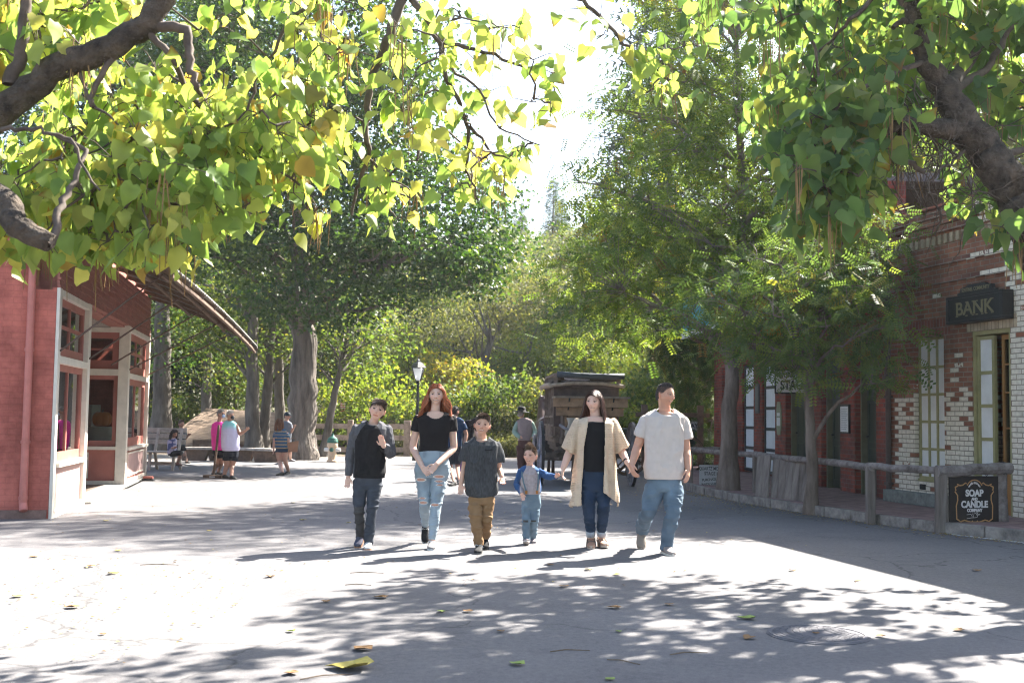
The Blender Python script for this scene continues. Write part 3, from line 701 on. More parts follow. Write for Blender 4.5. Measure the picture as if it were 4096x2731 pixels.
for s_ in brd: 
    for q_ in (s_,sy(s_)): stroke(m_,[(x*1.1,z*1.05) for x,z in q_],.017,y=-.003-.0004*k); k+=1
stroke(m_,[(x,z) for x,z in arc(0,.155,.125,152,28,12,1.0)],.015,y=-.0085); stroke(m_,[(-.03,-.258),(.03,-.258)],.012,y=-.009)
m_.build('scroll_border',TS,ss)
lt=[text_mesh('t','SOAP',.118,LW,ss,(0,-.004,.108),ROT,.002,.005,sx=.92),text_mesh('t','AND',.048,LW,ss,(0,-.004,.034),ROT,.002,.003,sx=.85),text_mesh('t','CANDLE',.118,LW,ss,(0,-.004,-.037),ROT,.002,.005,sx=.88),text_mesh('t','COMPANY',.055,LW,ss,(0,-.004,-.112),ROT,.002,.003,sx=.85)]
word='SEVEN SISTERS'
for i,ch in enumerate(word):
    if ch==' ': continue
    a=R(150-120*i/(len(word)-1)); lt.append(text_mesh('t',ch,.036,LW,ss,(.092*math.cos(a),-.004,.150+.092*math.sin(a)),(math.pi/2,-(math.pi/2-a)*-1*-1,0),.002,.001))
join_into('lettering',lt,ss)
m_=MB(); hd=[[(-.12,-.165),(-.06,-.16)],[(-.12,-.215),(-.045,-.205)],[(-.06,-.155),(-.04,-.185),(-.04,-.215)],[(-.035,-.15),(-.018,-.185),(-.02,-.21)],[(-.018,-.155),(.005,-.15),(.035,-.135),(.045,-.145),(.02,-.158),(.075,-.158),(.08,-.166),(.03,-.172),(.042,-.185),(.035,-.2),(-.015,-.205)]]
for k,s_ in enumerate(hd): stroke(m_,s_,.0045,y=-.0035-.0004*k)
m_.build('hand_emblem',LW,ss)
for sx_ in (-.2,.2):
    m_=MB(); m_.ring((sx_,.012,BH/2+.045),.022,(1,0,0),.004,n=12,m=5); m_.build('hanger',STEEL,ss)
# leaning plank barrier
b0=G(757,503.5);b1=G(805,510.5)
t=thing('plank_barrier','leaning weathered vertical plank panel against the hitching rail','plank panel',b0); dv=b1-b0; n_=7
for i in range(n_):
    a=dv*(i/n_)+Vector((0,0,0)); b=dv*((i+.96)/n_); tilt=Vector((.10,.20,0)) ; h=.80+.03*math.sin(i*2.1)-(0.04 if i>3 else 0)
    off=Vector((-.06 if i<2 else 0,-.05 if i<2 else 0,0))
    m_=MB(); nrm_=Vector((-dv.y,dv.x,0)).normalized()*.025
    vs=[]
    for (p,z) in ((a,0),(b,0),(b,h),(a,h)):
        for s_ in (0,1): vs.append(p+off+tilt*(z/.8)+Vector((0,0,z))+nrm_*s_)
    m_.add(vs,[(0,2,4,6),(1,7,5,3),(0,1,3,2),(2,3,5,4),(4,5,7,6),(6,7,1,0)]); m_.build('plank',WOODG,t)
# gate frame + sign behind the man
g0=P(700,461,31); g0.z=0
t=thing('gate_frame','dark brown timber gate frame between the cedar and the road','gate frame',g0)
m_=MB(); m_.box(-.08,.08,-.08,.08,-.05,1.78); m_.build('post',WOODB,t); m_=MB(); m_.box(-1.6,-1.44,-.08,.08,-.05,1.78); m_.build('post',WOODB,t)
m_=MB(); m_.box(-1.75,.25,-.05,.05,1.45,1.57); m_.build('crossbeam',WOODB,t)
t=sgn('hanging_board','grey board with dark letters hanging from the brown gate frame',g0+Vector((-.28,-.02,1.22)),0,.62,.26,.03,pmat('board_grey',(.30,.29,.31),.7,.2,6,.1))
text_mesh('lettering','AY',.15,INK,t,(.12,-.004,0),ROT,.002,.004)
m_=MB(); m_.tube([(-.2,.015,.13),(-.2,.015,.24)],.008,5); m_.tube([(.2,.015,.13),(.2,.015,.24)],.008,5); m_.build('hanger',STEEL,t)
# short rails by the gate
t=thing('rail_fence_short','low weathered rail fence behind the man beside the ticket sign','rail fence',G(676,480))
m_=MB(); log_between(m_,(-.3,.5,.72),(1.0,-.6,.74),.05); m_.build('rail',LOG,t)
m_=MB(); m_.box(-.05,.07,.1,.22,0,.74); m_.build('post',WOODG,t)
# dark green farm cart between woman and man
cp=P(650,475,29); cp.z=0
t=thing('farm_wagon','dark green open wagon parked behind the couple','wagon',cp,R(12))
m_=MB(); m_.box(-1.3,1.0,-.55,.55,.62,1.15); m_.build('body',pmat('wagon_green',(.03,.045,.035),.6,.3,6,.3),t,bevel=.02)
m_=MB(); 
for z in (.75,.95,1.1): m_.box(-1.32,1.02,-.58,-.552,z-.03,z+.03)
m_.build('side_slats',pmat('wagon_green2',(.05,.07,.05),.6,.3,6,.3),t)
def wheel(parent,c,r,axis,spokes=12,rimw=.05,mat=None,nm='wheel'):
    m_=MB(); m_.ring(c,r-.03,axis,0,n=36,flat=(.06,rimw)); wo=m_.build(nm,mat or WOODG,parent)
    m_=MB(); m_.ring(c,r+.006,axis,0,n=36,flat=(.012,rimw)); m_.build('tyre',STEEL,wo)
    m_=MB(); ax=Vector(axis).normalized();u=ax.orthogonal().normalized();w_=ax.cross(u);c=Vector(c)
    for k in range(spokes):
        a=2*math.pi*k/spokes; d=u*math.cos(a)+w_*math.sin(a); m_.tube([c+d*.06,c+d*(r-.04)],[.022,.016],6)
    m_.build('spokes',mat or WOODG,wo)
    m_=MB(); m_.tube([c-ax*.10,c-ax*.05,c+ax*.05,c+ax*.10],[.05,.085,.085,.05],12); m_.build('hub',mat or WOODG,wo); return wo
for (x,y) in ((-.8,-.68),(.7,-.68),(-.8,.68),(.7,.68)): wheel(t,(x,y,.5),.5,(0,1,0),10,.05,WOODB)
# ---------------------------------------------------------------- STAGECOACH
WG=pmat('coach_wood',(.115,.08,.06),.85,.4,6,.5,color2=(.25,.195,.155)); WP=pmat('coach_plank',(.22,.14,.085),.75,.35,5,.3,color2=(.34,.22,.13))
LEATH=pmat('dark_leather',(.055,.035,.03),.6,.3,5,.3,color2=(.11,.075,.065)); CANV=pmat('canvas',(.40,.37,.32),.9,.25,7,.5); GROLL=pmat('grey_roll',(.05,.06,.07),.7,.3,6,.4); TRIM=pmat('coach_trim',(.30,.25,.20),.85,.3,12,.6)
WHB=pmat('grey_blue_wood',(.17,.17,.19),.8,.35,7,.4,color2=(.32,.32,.36))
cx=P(588,485,23.4); cx.z=0
co=thing('stagecoach','old wooden stagecoach seen from behind with plank boot, side curtains and big wheels','stagecoach',cx,R(3))
# local: x right, y away from camera (front of coach), rear at y=0
hw=.66
m_=MB(); m_.box(-hw,hw,.45,2.75,.88,1.25); m_.build('body',WG,co,bevel=.02)
m_=MB()
for s in (-1,1):
    for y in (.47,.95,1.3,1.65,2.1,2.7): m_.box(s*hw-.025,s*hw+.025,y-.03,y+.03,1.25,2.05)
for s in (-1,1):
    for y in (.6,.72,.84,1.08,1.2): m_.box(s*hw-.015,s*hw+.015,y-.018,y+.018,.95,2.0)
    for z in (1.0,1.24,1.42): m_.box(s*hw-.035,s*hw+.035,.45,2.75,z-.02,z+.02)
m_.build('side_frame',WG,co)
m_=MB(); m_.box(-hw+.04,hw-.04,.55,2.7,1.25,2.05); m_.build('side_curtain',DARK,co); m_=MB(); m_.box(-hw+.02,hw-.02,.36,2.6,2.175,2.27); m_.build('roof_load',pmat('load_dark',(.05,.04,.035),.9,.3,8,.4,color2=(.16,.13,.11)),co)
m_=MB(); m_.box(-hw-.02,hw+.02,.42,.452,1.22,2.06); m_.build('rear_curtain',LEATH,co)
m_=MB(); 
pr=[(-hw-.08,2.03),(-hw-.08,2.08),(-.35,2.17),(.35,2.17),(hw+.08,2.08),(hw+.08,2.03)]
m_.prism(pr,.3,2.9); m_.build('roof',LEATH,co)
m_=MB(); m_.tube([(-hw-.09,.29,2.07),(-.3,.27,2.12),(.3,.27,2.12),(hw+.09,.29,2.07)],.035,8); m_.tube([(-hw-.1,.29,2.07),(-hw-.1,1.6,2.09),(-hw-.1,2.9,2.07)],.05,8,jit=.25,rnd=rp); m_.tube([(hw+.1,.29,2.07),(hw+.1,2.9,2.07)],.04,8); m_.build('roof_trim',TRIM,co)
m_=MB(); m_.box(-hw,hw,.3,.36,2.27,2.33); m_.box(-hw,hw,2.6,2.66,2.27,2.33)
for s in (-1,1): m_.box(s*hw-.03,s*hw+.03,.36,2.6,2.28,2.32); m_.box(s*hw-.04,s*hw+.04,.3,.36,2.1,2.27); m_.box(s*hw-.04,s*hw+.04,2.6,2.66,2.1,2.27)
m_.build('roof_rail',WG,co)
m_=MB(); m_.tube([(-hw+.02,.22,2.30),(-.2,.20,2.27),(.3,.20,2.26),(hw+.1,.22,2.27)],.065,12); m_.build('canvas_roll',GROLL,co,smooth=True)
m_=MB(); m_.ell((-.2,.5,2.22),(.4,.2,.09)); m_.build('luggage_cover',pmat('pale_cloth',(.5,.5,.62),.9,.2,8,.3),co,smooth=True)
# rear boot of planks, widening upward
m_=MB()
for k,(z0,z1,y) in enumerate(((1.62,1.80,-.30),(1.44,1.61,-.20),(1.22,1.42,-.10),(1.02,1.21,-.06))):
    w_=hw-.02+(.12 if k==0 else .05 if k==1 else -.08)
    m_.box(-w_+.06*(k>1),w_,y,y+.035,z0,z1)
m_.build('boot_planks',WP,co)
m_=MB(); m_.box(-hw-.06,hw+.14,-.36,.42,1.80,1.84); m_.build('boot_lid',pmat('boot_lid',(.20,.16,.12),.8,.3,6,.4),co)
m_=MB(); m_.box(-hw+.1,hw-.1,-.12,.45,.86,1.0); m_.box(-hw+.12,hw-.1,-.06,.45,1.0,1.6); m_.build('boot_body',pmat('boot_box',(.10,.075,.06),.8,.3,5,.3),co)
m_=MB()
for x in (-.45,-.02,.45): m_.bar((x,-.13,.95),(x,-.07,1.42),.03,.012); m_.bar((x,-.11,1.42),(x+.02,-.34,1.8),.03,.012)
m_.build('iron_strap',STEEL,co)
# sacking hung at rear
V=[];Q=[]
for i in range(9):
    for j in range(9):
        u_=i/8;v_=j/8; V.append((-.48+.42*u_+.03*math.sin(v_*5),-.19-.05*math.sin(u_*9+v_*3)-.03*v_,1.40-.52*v_*(1-.35*abs(u_-.45)*2)))
for i in range(8):
    for j in range(8): a=i*9+j; Q.append((a,a+1,a+10,a+9))
so_=npmesh('sacking',V,Q,CANV,co,smooth=True); so_.modifiers.new('t','SOLIDIFY').thickness=.01
m_=MB(); m_.tube([(-.62,-.2,1.26),(-.5,-.24,1.18),(-.38,-.22,1.16)],.03,8); m_.build('pole',WHB,co)
# running gear
m_=MB(); m_.box(-.95,.95,.30,.40,.58,.68); m_.box(-.80,.80,2.75,2.85,.42,.52); m_.box(-.06,.06,.4,3.6,.56,.66); m_.box(-.55,-.47,.2,2.9,.7,.78); m_.box(.47,.55,.2,2.9,.7,.78); m_.box(-.6,.6,.05,.13,.72,.82); m_.box(-.5,.5,-.02,.05,.60,.67)
for s in (-1,1): m_.bar((s*.5,.2,.78),(s*.5,.1,.95),.06,.04)
m_.box(-.62,.62,.5,2.6,.80,.879); m_.box(-.4,.4,.12,.5,.66,.85); m_.box(-.5,-.1,1.0,2.2,.5,.78); m_.bar((-.5,.2,.74),(-.75,.38,.64),.05,.06); m_.bar((.5,.2,.74),(.75,.38,.64),.05,.06)
m_.build('undercarriage',pmat('dark_coach_wood',(.06,.048,.04),.85,.4,6,.5,color2=(.15,.12,.10)),co)
wheel(co,(-.95,.35,.66),.66,(1,0,0),14,.06,WHB); wheel(co,(.95,.35,.66),.66,(1,0,0),14,.06,WHB)
wheel(co,(-.90,2.8,.50),.5,(1,0,0),12,.055,WHB); wheel(co,(.90,2.8,.50),.5,(1,0,0),12,.055,WHB)
m_=MB(); m_.box(-.5,.5,2.8,3.1,1.5,1.56); m_.box(-.5,.5,2.78,2.82,1.56,1.95); m_.box(-.5,.5,2.85,3.4,.98,1.03); m_.build('driver_seat',WG,co)
# ---------------------------------------------------------------- street lamp
lp=P(416.5,460,35.3); lp.z=0
t=thing('street_lamp','black post lamp with glass lantern rising behind the red haired girl','street lamp',lp)
m_=MB(); m_.lathe((0,0,0),[(.14,0),(.14,.12),(.09,.2),(.075,.5),(.055,.6),(.045,1.6),(.04,2.35),(.06,2.37),(.05,2.42),(.03,2.44)],14); m_.build('post',BLACKP,t,smooth=False)
m_=MB()
for a in range(4):
    an=math.pi/4+a*math.pi/2; m_.bar((.10*math.cos(an),.10*math.sin(an),2.46),(.24*math.cos(an),.24*math.sin(an),2.86),.018,.018)
    a2=an+math.pi/2; m_.bar((.24*math.cos(an),.24*math.sin(an),2.86),(.24*math.cos(a2),.24*math.sin(a2),2.86),.022,.022); m_.bar((.1*math.cos(an),.1*math.sin(an),2.46),(.1*math.cos(a2),.1*math.sin(a2),2.46),.02,.02)
m_.build('lantern_frame',BLACKP,t)
m_=MB(); m_.lathe((0,0,0),[(.25,2.87),(.15,3.0),(.07,3.04),(.06,3.09),(.02,3.14),(.015,3.2)],4); o=m_.build('lantern_roof',pmat('lamp_roof',(.06,.06,.06),.3,.2,10,.1),t); o.rotation_euler=(0,0,0)
m_=MB(); pt=[]
for a in range(4):
    an=math.pi/4+a*math.pi/2; pt+=[(.095*math.cos(an),.095*math.sin(an),2.47),(.23*math.cos(an),.23*math.sin(an),2.85)]
for a in range(4):
    b_=(a+1)%4; m_.add([pt[2*a],pt[2*b_],pt[2*b_+1],pt[2*a+1]],[(0,1,2,3)])
mm,tt_,bb_=nodes('frosted_glass'); bb_.inputs['Base Color'].default_value=(.8,.82,.85,1); bb_.inputs['Roughness'].default_value=.3
tl=N(tt_,'ShaderNodeBsdfTranslucent'); tl.inputs[0].default_value=(.85,.87,.9,1); mxx=N(tt_,'ShaderNodeMixShader'); mxx.inputs[0].default_value=.6; tt_.links.new(bb_.outputs[0],mxx.inputs[1]); tt_.links.new(tl.outputs[0],mxx.inputs[2]); tt_.links.new(mxx.outputs[0],tt_.nodes['Material Output'].inputs[0])
m_.build('lantern_glass',mm,t)
m_=MB(); m_.lathe((0,0,0),[(.03,2.44),(.035,2.5),(.02,2.62),(.004,2.66)],10); m_.build('burner',BLACKP,t)
# ---------------------------------------------------------------- hydrant
hp=P(332,463,33.5); hp.z=0
t=thing('fire_hydrant','cream fire hydrant with a dark green cap standing in sunlit dust','fire hydrant',hp)
HC=pmat('hydrant_cream',(.62,.45,.30),.6,.2,8,.2); HG=pmat('hydrant_green',(.03,.12,.09),.5,.2,8,.2)
m_=MB(); m_.lathe((0,0,0),[(.16,0),(.16,.05),(.12,.07),(.115,.42),(.16,.45),(.16,.52),(.14,.56)],16); m_.build('barrel',HC,t,smooth=False)
m_=MB(); m_.lathe((0,0,0),[(.16,.56),(.165,.60),(.13,.70),(.05,.76),(.03,.80),(.03,.84)],16); m_.build('bonnet',HG,t)
for s,dv_ in ((1,(1,0,0)),(-1,(-1,0,0)),(0,(0,-1,0))):
    d_=Vector(dv_); m_=MB(); m_.tube([d_*.1+Vector((0,0,.36)),d_*.2+Vector((0,0,.36))],.06,10); m_.tube([d_*.2+Vector((0,0,.36)),d_*.24+Vector((0,0,.36))],.05,6); m_.build('outlet_cap',pmat('white_cap',(.7,.7,.68),.5,.1,8,.1) if s else HG,t)
# ---------------------------------------------------------------- plank fence at the back
FW=pmat('fence_plank',(.24,.17,.13),.85,.35,8,.4,color2=(.40,.31,.25))
def rfence(name,label,a,b,posts,rails,h,grp=None):
    a=Vector(a);b=Vector(b); t=thing(name,label,'fence',a,0,grp); d=b-a; dn=d.normalized()
    for k in range(posts):
        p=d*(k/(posts-1)); m_=MB(); m_.box(p.x-.09,p.x+.09,p.y-.09,p.y+.09,-.05,h+.16); m_.build('post',FW,t,bevel=.01)
    for z in rails:
        for k in range(posts-1):
            p=d*(k/(posts-1)); q=d*((k+1)/(posts-1)); m_=MB(); m_.bar(p+dn*.09+Vector((0,-.03,z)),q-dn*.09+Vector((0,-.03,z)),.05,.17); m_.build('rail',FW,t)
    return t
rfence('plank_fence','three rail plank fence with square posts behind the raglan boy',(-7.2,37.6,0),(-3.55,38.9,0),3,(.22,.62,1.0),1.05)
rfence('plank_fence','square posted rail fence left of the street lamp behind the girl',(-3.5,38.95,0),(-1.2,39.4,0),2,(.25,.62,.98),1.05)
# ---------------------------------------------------------------- low shingled shed
s0=P(235,455,43); s0.z=0
t=thing('shingle_shed','low shed with litter covered shingle roof behind the two grey haired women','shed',(s0.x,43,0),R(4))
m_=MB(); m_.add([(-2.9,-.6,.05),(2.9,-1.6,.60),(3.1,2.6,1.35),(-1.6,2.6,1.55),(-2.9,-.6,-.1),(2.9,-1.6,.47),(3.1,2.6,1.2),(-1.6,2.6,1.4)],[(0,1,2,3),(7,6,5,4),(0,4,5,1),(1,5,6,2),(2,6,7,3),(3,7,4,0)]); m_.build('roof',pmat('litter_shingle',(.16,.10,.07),.95,.5,3,.9,stretch=(.6,4,2),color2=(.34,.25,.18),bscale=9,bdist=.06),t)
m_=MB(); m_.box(-1.4,2.6,-.9,2.5,-.1,.38); m_.build('wall',WOODB,t)
t=thing('low_roof','low litter covered roof edge behind the plank fence','shed',(-5.9,42.5,0))
m_=MB(); m_.add([(-1.5,-1.2,1.15),(2.2,-1.2,1.05),(1.8,1.6,1.75),(-1.2,1.6,1.85),(-1.5,-1.2,1.05),(2.2,-1.2,.95),(1.8,1.6,1.6),(-1.2,1.6,1.7)],[(0,1,2,3),(7,6,5,4),(0,4,5,1),(1,5,6,2),(2,6,7,3),(3,7,4,0)]); m_.build('roof',MATS['litter_shingle'],t)
m_=MB(); m_.box(-1.2,1.8,-.8,1.4,0,1.0); m_.build('wall',WOODB,t)
# small flag
t=thing('small_flag','tiny faded red and white flag on a stick behind the fence','flag',(-6.15,41,0)); m_=MB(); m_.tube([(0,0,0),(0,0,1.9)],.012,6); m_.build('stick',WOODB,t)
m_=MB(); 
for k in range(5): m_.box(.012,.2-.01*k,-.003,.003,1.50+k*.07,1.535+k*.07)
m_.build('stripe',pmat('flag_red',(.5,.08,.08),.8,.1,8,0),t); m_=MB()
for k in range(4): m_.box(.012,.19,-.003,.003,1.535+k*.07,1.57+k*.07)
m_.build('field',pmat('flag_white',(.7,.66,.66),.8,.1,8,0),t)
# ---------------------------------------------------------------- benches
b=P(160,468,27.6); b.z=0
t=thing('slatted_bench','pale slatted park bench at the shop corner with the reading child','bench',b,R(-8))
for z,y in ((.62,.20),(.76,.24),(.90,.28)):
    m_=MB(); m_.box(-1.0,.52,y,y+.03,z,z+.11); m_.build('back_slat',CREAM2,t,bevel=.005)
for y in (-.22,-.08,.06):
    m_=MB(); m_.box(-1.0,.52,y,y+.12,.42,.46); m_.build('seat_slat',CREAM2,t,bevel=.005)
for x in (-.85,-.2,.4):
    m_=MB(); m_.bar((x,-.18,0),(x,-.12,.42),.06,.05); m_.build('leg',CREAM2,t); m_=MB(); m_.bar((x,.28,0),(x,.12,.42),.06,.05); m_.bar((x,.12,.42),(x,.30,1.0),.06,.04); m_.build('leg',CREAM2,t)
m_=MB(); m_.box(-1.0,.5,.04,.08,.12,.2); m_.build('stretcher',CREAM2,t)
a=P(185,460,33); a.z=0; c_=P(231,460,33.3); c_.z=0; e_=P(276,461.5,32.6); e_.z=0
for nm,(p,q) in enumerate(((a,c_),(c_,e_))):
    t=thing('plank_bench',('long low plank bench behind the two grey haired women','long low plank bench left of the large oak trunk')[nm],'bench',p); d_=q-p
    m_=MB(); m_.bar(Vector((0,0,.36)),d_*.985+Vector((0,0,.36)),.34,.07); m_.build('seat',pmat('bench_plank',(.30,.25,.21),.85,.3,8,.4,color2=(.5,.45,.40)),t)
    for f in (.2,.8): m_=MB(); c2=d_*f; m_.prism([(-.32,0),(.32,0),(.42,.32),(-.42,.32)],-.12,.12,Matrix.Translation(c2)); m_.build('support',WOODB,t)
# post stand
b=P(213.5,475.5,24.6); b.z=0
t=thing('post_stand','brown wooden paddle post on a flat box foot in front of the pink shirted woman','post stand',b)
m_=MB(); m_.box(-.20,.20,-.12,.12,0,.07); m_.build('foot',WOODB,t,bevel=.01)
m_=MB(); m_.bar((0,0,.07),(.06,0,.8),.05,.04); m_.build('pole',WOODB,t); m_=MB(); m_.bar((.055,0,.78),(.085,0,1.14),.09,.035); m_.build('paddle',WOODB,t,bevel=.008)
m_=MB(); m_.box(-.06,.06,-.124,-.121,.025,.045); m_.build('foot_label',BOARD,t)
t=thing('ground_fixture','small dark red and black fitting lying at the base of the shop corner','fitting',G(148,480.5)); m_=MB(); m_.box(-.12,.12,-.06,.06,0,.05); m_.build('base',BLACKP,t,bevel=.01); m_=MB(); m_.tube([(-.1,0,.07),(.1,0,.07)],.03,8); m_.build('bar',REDP,t)
# ---------------------------------------------------------------- fallen leaves (individual ones in view) and twigs
def fallen(u,v,size,col,rz,name='fallen_leaf',lab='',grp='fallen leaves on the asphalt',seed=0):
    r_=random.Random(seed); p=G(u,v); V0,Q0=tmpl_catalpa_np()
    V=[((x)*size,(y-.45)*size,.012+size*(.10*abs(x)*r_.uniform(.5,3)+.10*abs(y-.5)*r_.uniform(0,2)+z*.2+.02)) for x,y,z in V0]
    me=bpy.data.meshes.new(name); me.from_pydata(V,[],[tuple(int(i) for i in q) for q in Q0]); me.materials.append(col); me.update()
    o=bpy.data.objects.new(name,me); C.objects.link(o); o.location=p; o.rotation_euler=(0,0,rz)
    sm=o.modifiers.new('t','SOLIDIFY'); sm.thickness=.002; return tag(o,lab,'leaf',grp)
def tmpl_catalpa_np():
    mid=[(0,0,0),(0,.32,-.02),(0,.68,-.05),(0,1.02,-.14)]; sd=[(.22,-.13,.03),(.47,.12,.07),(.43,.45,.05),(.17,.80,-.04)]
    return mid+sd+[(-x,y,z) for x,y,z in sd],[(0,4,5,1),(1,5,6,2),(2,6,7,3),(0,1,9,8),(1,2,10,9),(2,3,11,10)]
LY=pmat('fallen_yellow',(.45,.34,.06),.6,.3,25,.3,color2=(.5,.42,.10)); LB=pmat('fallen_brown',(.22,.12,.05),.8,.35,25,.4); LG=pmat('fallen_green',(.20,.26,.05),.6,.3,25,.3)
fl=[(348,669,.26,LY,1.4,'largest yellow leaf with brown blotch, at the bottom edge of the picture'),(361,650,.17,LB,.8,'curled dry brown leaf just behind the largest yellow leaf'),(291,674,.12,LB,.2,'dry brown leaf with long stalk at the lower left of the shade'),(516,665,.12,LG,.9,'small green leaf at bottom centre of the shade'),(746,619,.16,LG,1.5,'pale green leaf in the shade left of the manhole'),(748,639,.12,LB,2.5,'brown leaf directly left of the manhole cover'),(815,634,.07,LB,.4,'crumpled leaf lying on the manhole cover'),(613,608,.14,LB,1.0,'crumpled brown leaf in the shade below the couple'),(668,605,.10,LB,.5,''),(380,598,.15,LB,1.2,'dry brown leaf at the left tip of the foreground shade'),(326,602,.10,LB,.1,''),(588,570,.12,LY,.3,''),(616,575,.10,LY,2.,''),(550,565,.10,LB,.2,''),(563,587,.11,LB,.9,''),(270,577,.12,LB,.3,''),(112,574,.13,LY,.6,'yellow leaf in the sun at far left centre'),(89,567,.13,LB,1.,''),(118,551,.10,LY,.3,''),(34,557,.13,LB,.4,''),(17,597,.12,LY,.6,'orange brown leaf near the left edge'),(71,608,.14,LB,1.4,''),(106,521,.10,LY,.4,''),(302,520,.13,LY,.9,''),(348,523,.09,LY,.9,''),(293,503,.10,LY,.2,''),(209,531,.09,LY,.4,''),(500,632,.08,LB,.3,''),(441,612,.09,LG,.3,''),(467,612,.10,LB,.9,''),(290,632,.08,LG,1.1,''),(102,635,.06,LB,1.1,''),(792,571,.10,LB,.3,''),(976,571,.12,LB,.4,''),(857,581,.08,LB,.3,''),(958,631,.10,LB,1.8,''),(880,637,.09,LB,2.,''),(618,632,.06,LG,.3,''),(609,680,.08,LG,.6,''),(700,545,.05,LB,.3,''),(455,510,.08,LB,.3,''),(560,502,.08,LY,.3,'')]
for i,(u,v,s,m__,rz_,lb) in enumerate(fl):
    cn_={id(LY):'yellow',id(LB):'dry brown',id(LG):'green'}[id(m__)]
    if not lb:
        col_=min([(10,'near the left edge'),(60,'left of the shop corner line'),(110,'in front of the shop corner'),(210,'well left of the family'),(290,'left of the raglan boy'),(350,'below the raglan boy'),(440,'below the red haired girl'),(480,'below the charcoal tee boy'),(550,'below the small boy'),(590,'below the cardigan woman'),(620,'between the couple'),(665,'below the tall man'),(705,'right of the tall man'),(800,'above the manhole cover'),(870,'beside the manhole cover'),(960,'below the soap shop board')],key=lambda q:abs(q[0]-u))[1]; row_='behind the family' if v<540 else 'on bright asphalt' if v<590 else 'in the foreground'
        sun=(v<585 and not (480<v<530 and u>180)) or (u<150); 
        lb='small %s leaf %s %s'%(cn_,row_,col_)
    fallen(u,v,s*(.9 if i==0 else .72),m__,rz_,lab=lb,seed=i)
_lv=[o for o in C.objects if o.name.startswith('fallen_leaf')]
for o in _lv:
    tw=[q for q in _lv if q is not o and q['label'].split(', the ')[0]==o['label'].split(', the ')[0]]
    if tw and ', the ' not in o['label']:
        base=o['label']
        for r_,q in zip(('leftmost one','next one','rightmost one','last one') if len(tw)>1 else ('left one','right one'),sorted([o]+tw,key=lambda q:q.location.x/q.location.y)): q['label']=base+', the '+r_
# fine litter by the kerb : nobody could count it
rg=np.random.default_rng(8); pos=[]
for a,b_ in zip(KERB[:-2],KERB[1:-1]):
    for k in range(260):
        f=rg.random(); d=abs(rg.normal())*.22+.08; pos.append((a[0]*(1-f)+b_[0]*f-d,a[1]*(1-f)+b_[1]*f-.02,.012))
for k in range(900): pos.append((rg.uniform(-9,3.4),rg.uniform(9,34)**1,.012))
for k in range(500): pos.append((rg.uniform(2.2,4.0),rg.uniform(17,23),.012))
for k in range(350): pos.append((rg.uniform(-4.5,-2),rg.uniform(6.5,11),.012))
pos=np.array(pos); n=len(pos)
T_=(np.array([(0,0,0),(.35,.45,.15),(0,1,.05),(-.35,.45,.2)],float),np.array([(0,1,2,3)]))
def _u(v): return v/np.linalg.norm(v,axis=1,keepdims=True)
def _sc(T,pos,fwd,size,col):
    tv,tq=T; sd=np.cross(fwd,np.array([0,0,1.])); V=pos[:,None,:]+size[:,None,None]*(sd[:,None,:]*tv[None,:,0:1]+fwd[:,None,:]*tv[None,:,1:2]+np.array([0,0,1.])*tv[None,:,2:3])
    return V.reshape(-1,3),(tq[None]+(np.arange(len(pos))*4)[:,None,None]).reshape(-1,4),np.repeat(col,4,axis=0)
fw=rg.normal(size=(n,3)); fw[:,2]=0; fw=_u(fw); cols=np.array([(.30,.20,.07),(.18,.11,.05),(.38,.30,.10)])[rg.integers(0,3,n)]
V,Q,c=_sc(T_,pos,fw,rg.uniform(.015,.04,n),cols); o=npmesh('leaf_litter',V,Q,attrmat('litter_flat',.85,.1),col=c); tag(o,'scattered fine dry leaf bits on the road and along the kerb','leaf litter',kind='stuff')
for i,(u,v,l,rz_) in enumerate([(140,565,.35,.1),(350,573,.30,.05),(345,585,.22,.0),(670,655,.25,.3),(607,660,.22,-.6),(550,652,.25,.2),(300,680,.3,.5)]):
    p=G(u,v); m_=MB(); m_.tube([p+Vector((0,0,.008)),p+Vector((l*.4*math.cos(rz_),l*.4*math.sin(rz_)+.02,.014)),p+Vector((l*math.cos(rz_),l*math.sin(rz_),.008))],[.003,.004,.002],5); o=m_.build('fallen_twig',pmat('twig_brown',(.16,.11,.07),.9,.3,20,.2)); tag(o,['twig in the sun in front of the shop corner','twig in the sun left of the foreground shade tip','twig in the sun below the raglan boy','twig in the shade left of the manhole cover','short twig in the foreground shade below the tall man','twig in the foreground shade below the small boy','long twig in the lower left shade beside the largest yellow leaf'][i],'twig','twigs on the asphalt')
# ================================================================= TREES
BARK=pmat('bark',(.075,.06,.05),.95,.45,5,.9,stretch=(1,1,.25),color2=(.17,.15,.13),bscale=14,bdist=.05)
BARKG=pmat('grey_bark',(.085,.07,.06),.95,.5,5,1.0,stretch=(1,1,.14),color2=(.23,.195,.165),bscale=14,bdist=.09)
BARKB=pmat('brown_bark',(.12,.09,.07),.95,.4,6,.9,stretch=(1,1,.25),color2=(.24,.19,.16),bscale=16,bdist=.03)
TWIG=pmat('twig',(.07,.05,.04),.9,.3,8,.2)
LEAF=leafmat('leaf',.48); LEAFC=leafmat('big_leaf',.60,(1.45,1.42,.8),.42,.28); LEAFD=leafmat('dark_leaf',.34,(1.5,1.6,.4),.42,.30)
POD=pmat('pod',(.22,.13,.05),.6,.3,9,.1)
def tmpl_leaf():
    return np.array([(0,0,0),(.32,.45,.05),(0,1,-.08),(-.32,.45,.05)],float),np.array([(0,1,2,3)])
def tmpl_oak():
    V=[(0,0,0),(.42,.3,.06),(.18,.62,.0),(0,1,-.1),(-.18,.62,0),(-.42,.3,.06),(0,.45,-.03)]
    return np.array(V,float),np.array([(0,1,2,6),(6,2,3,4),(0,6,4,5)])
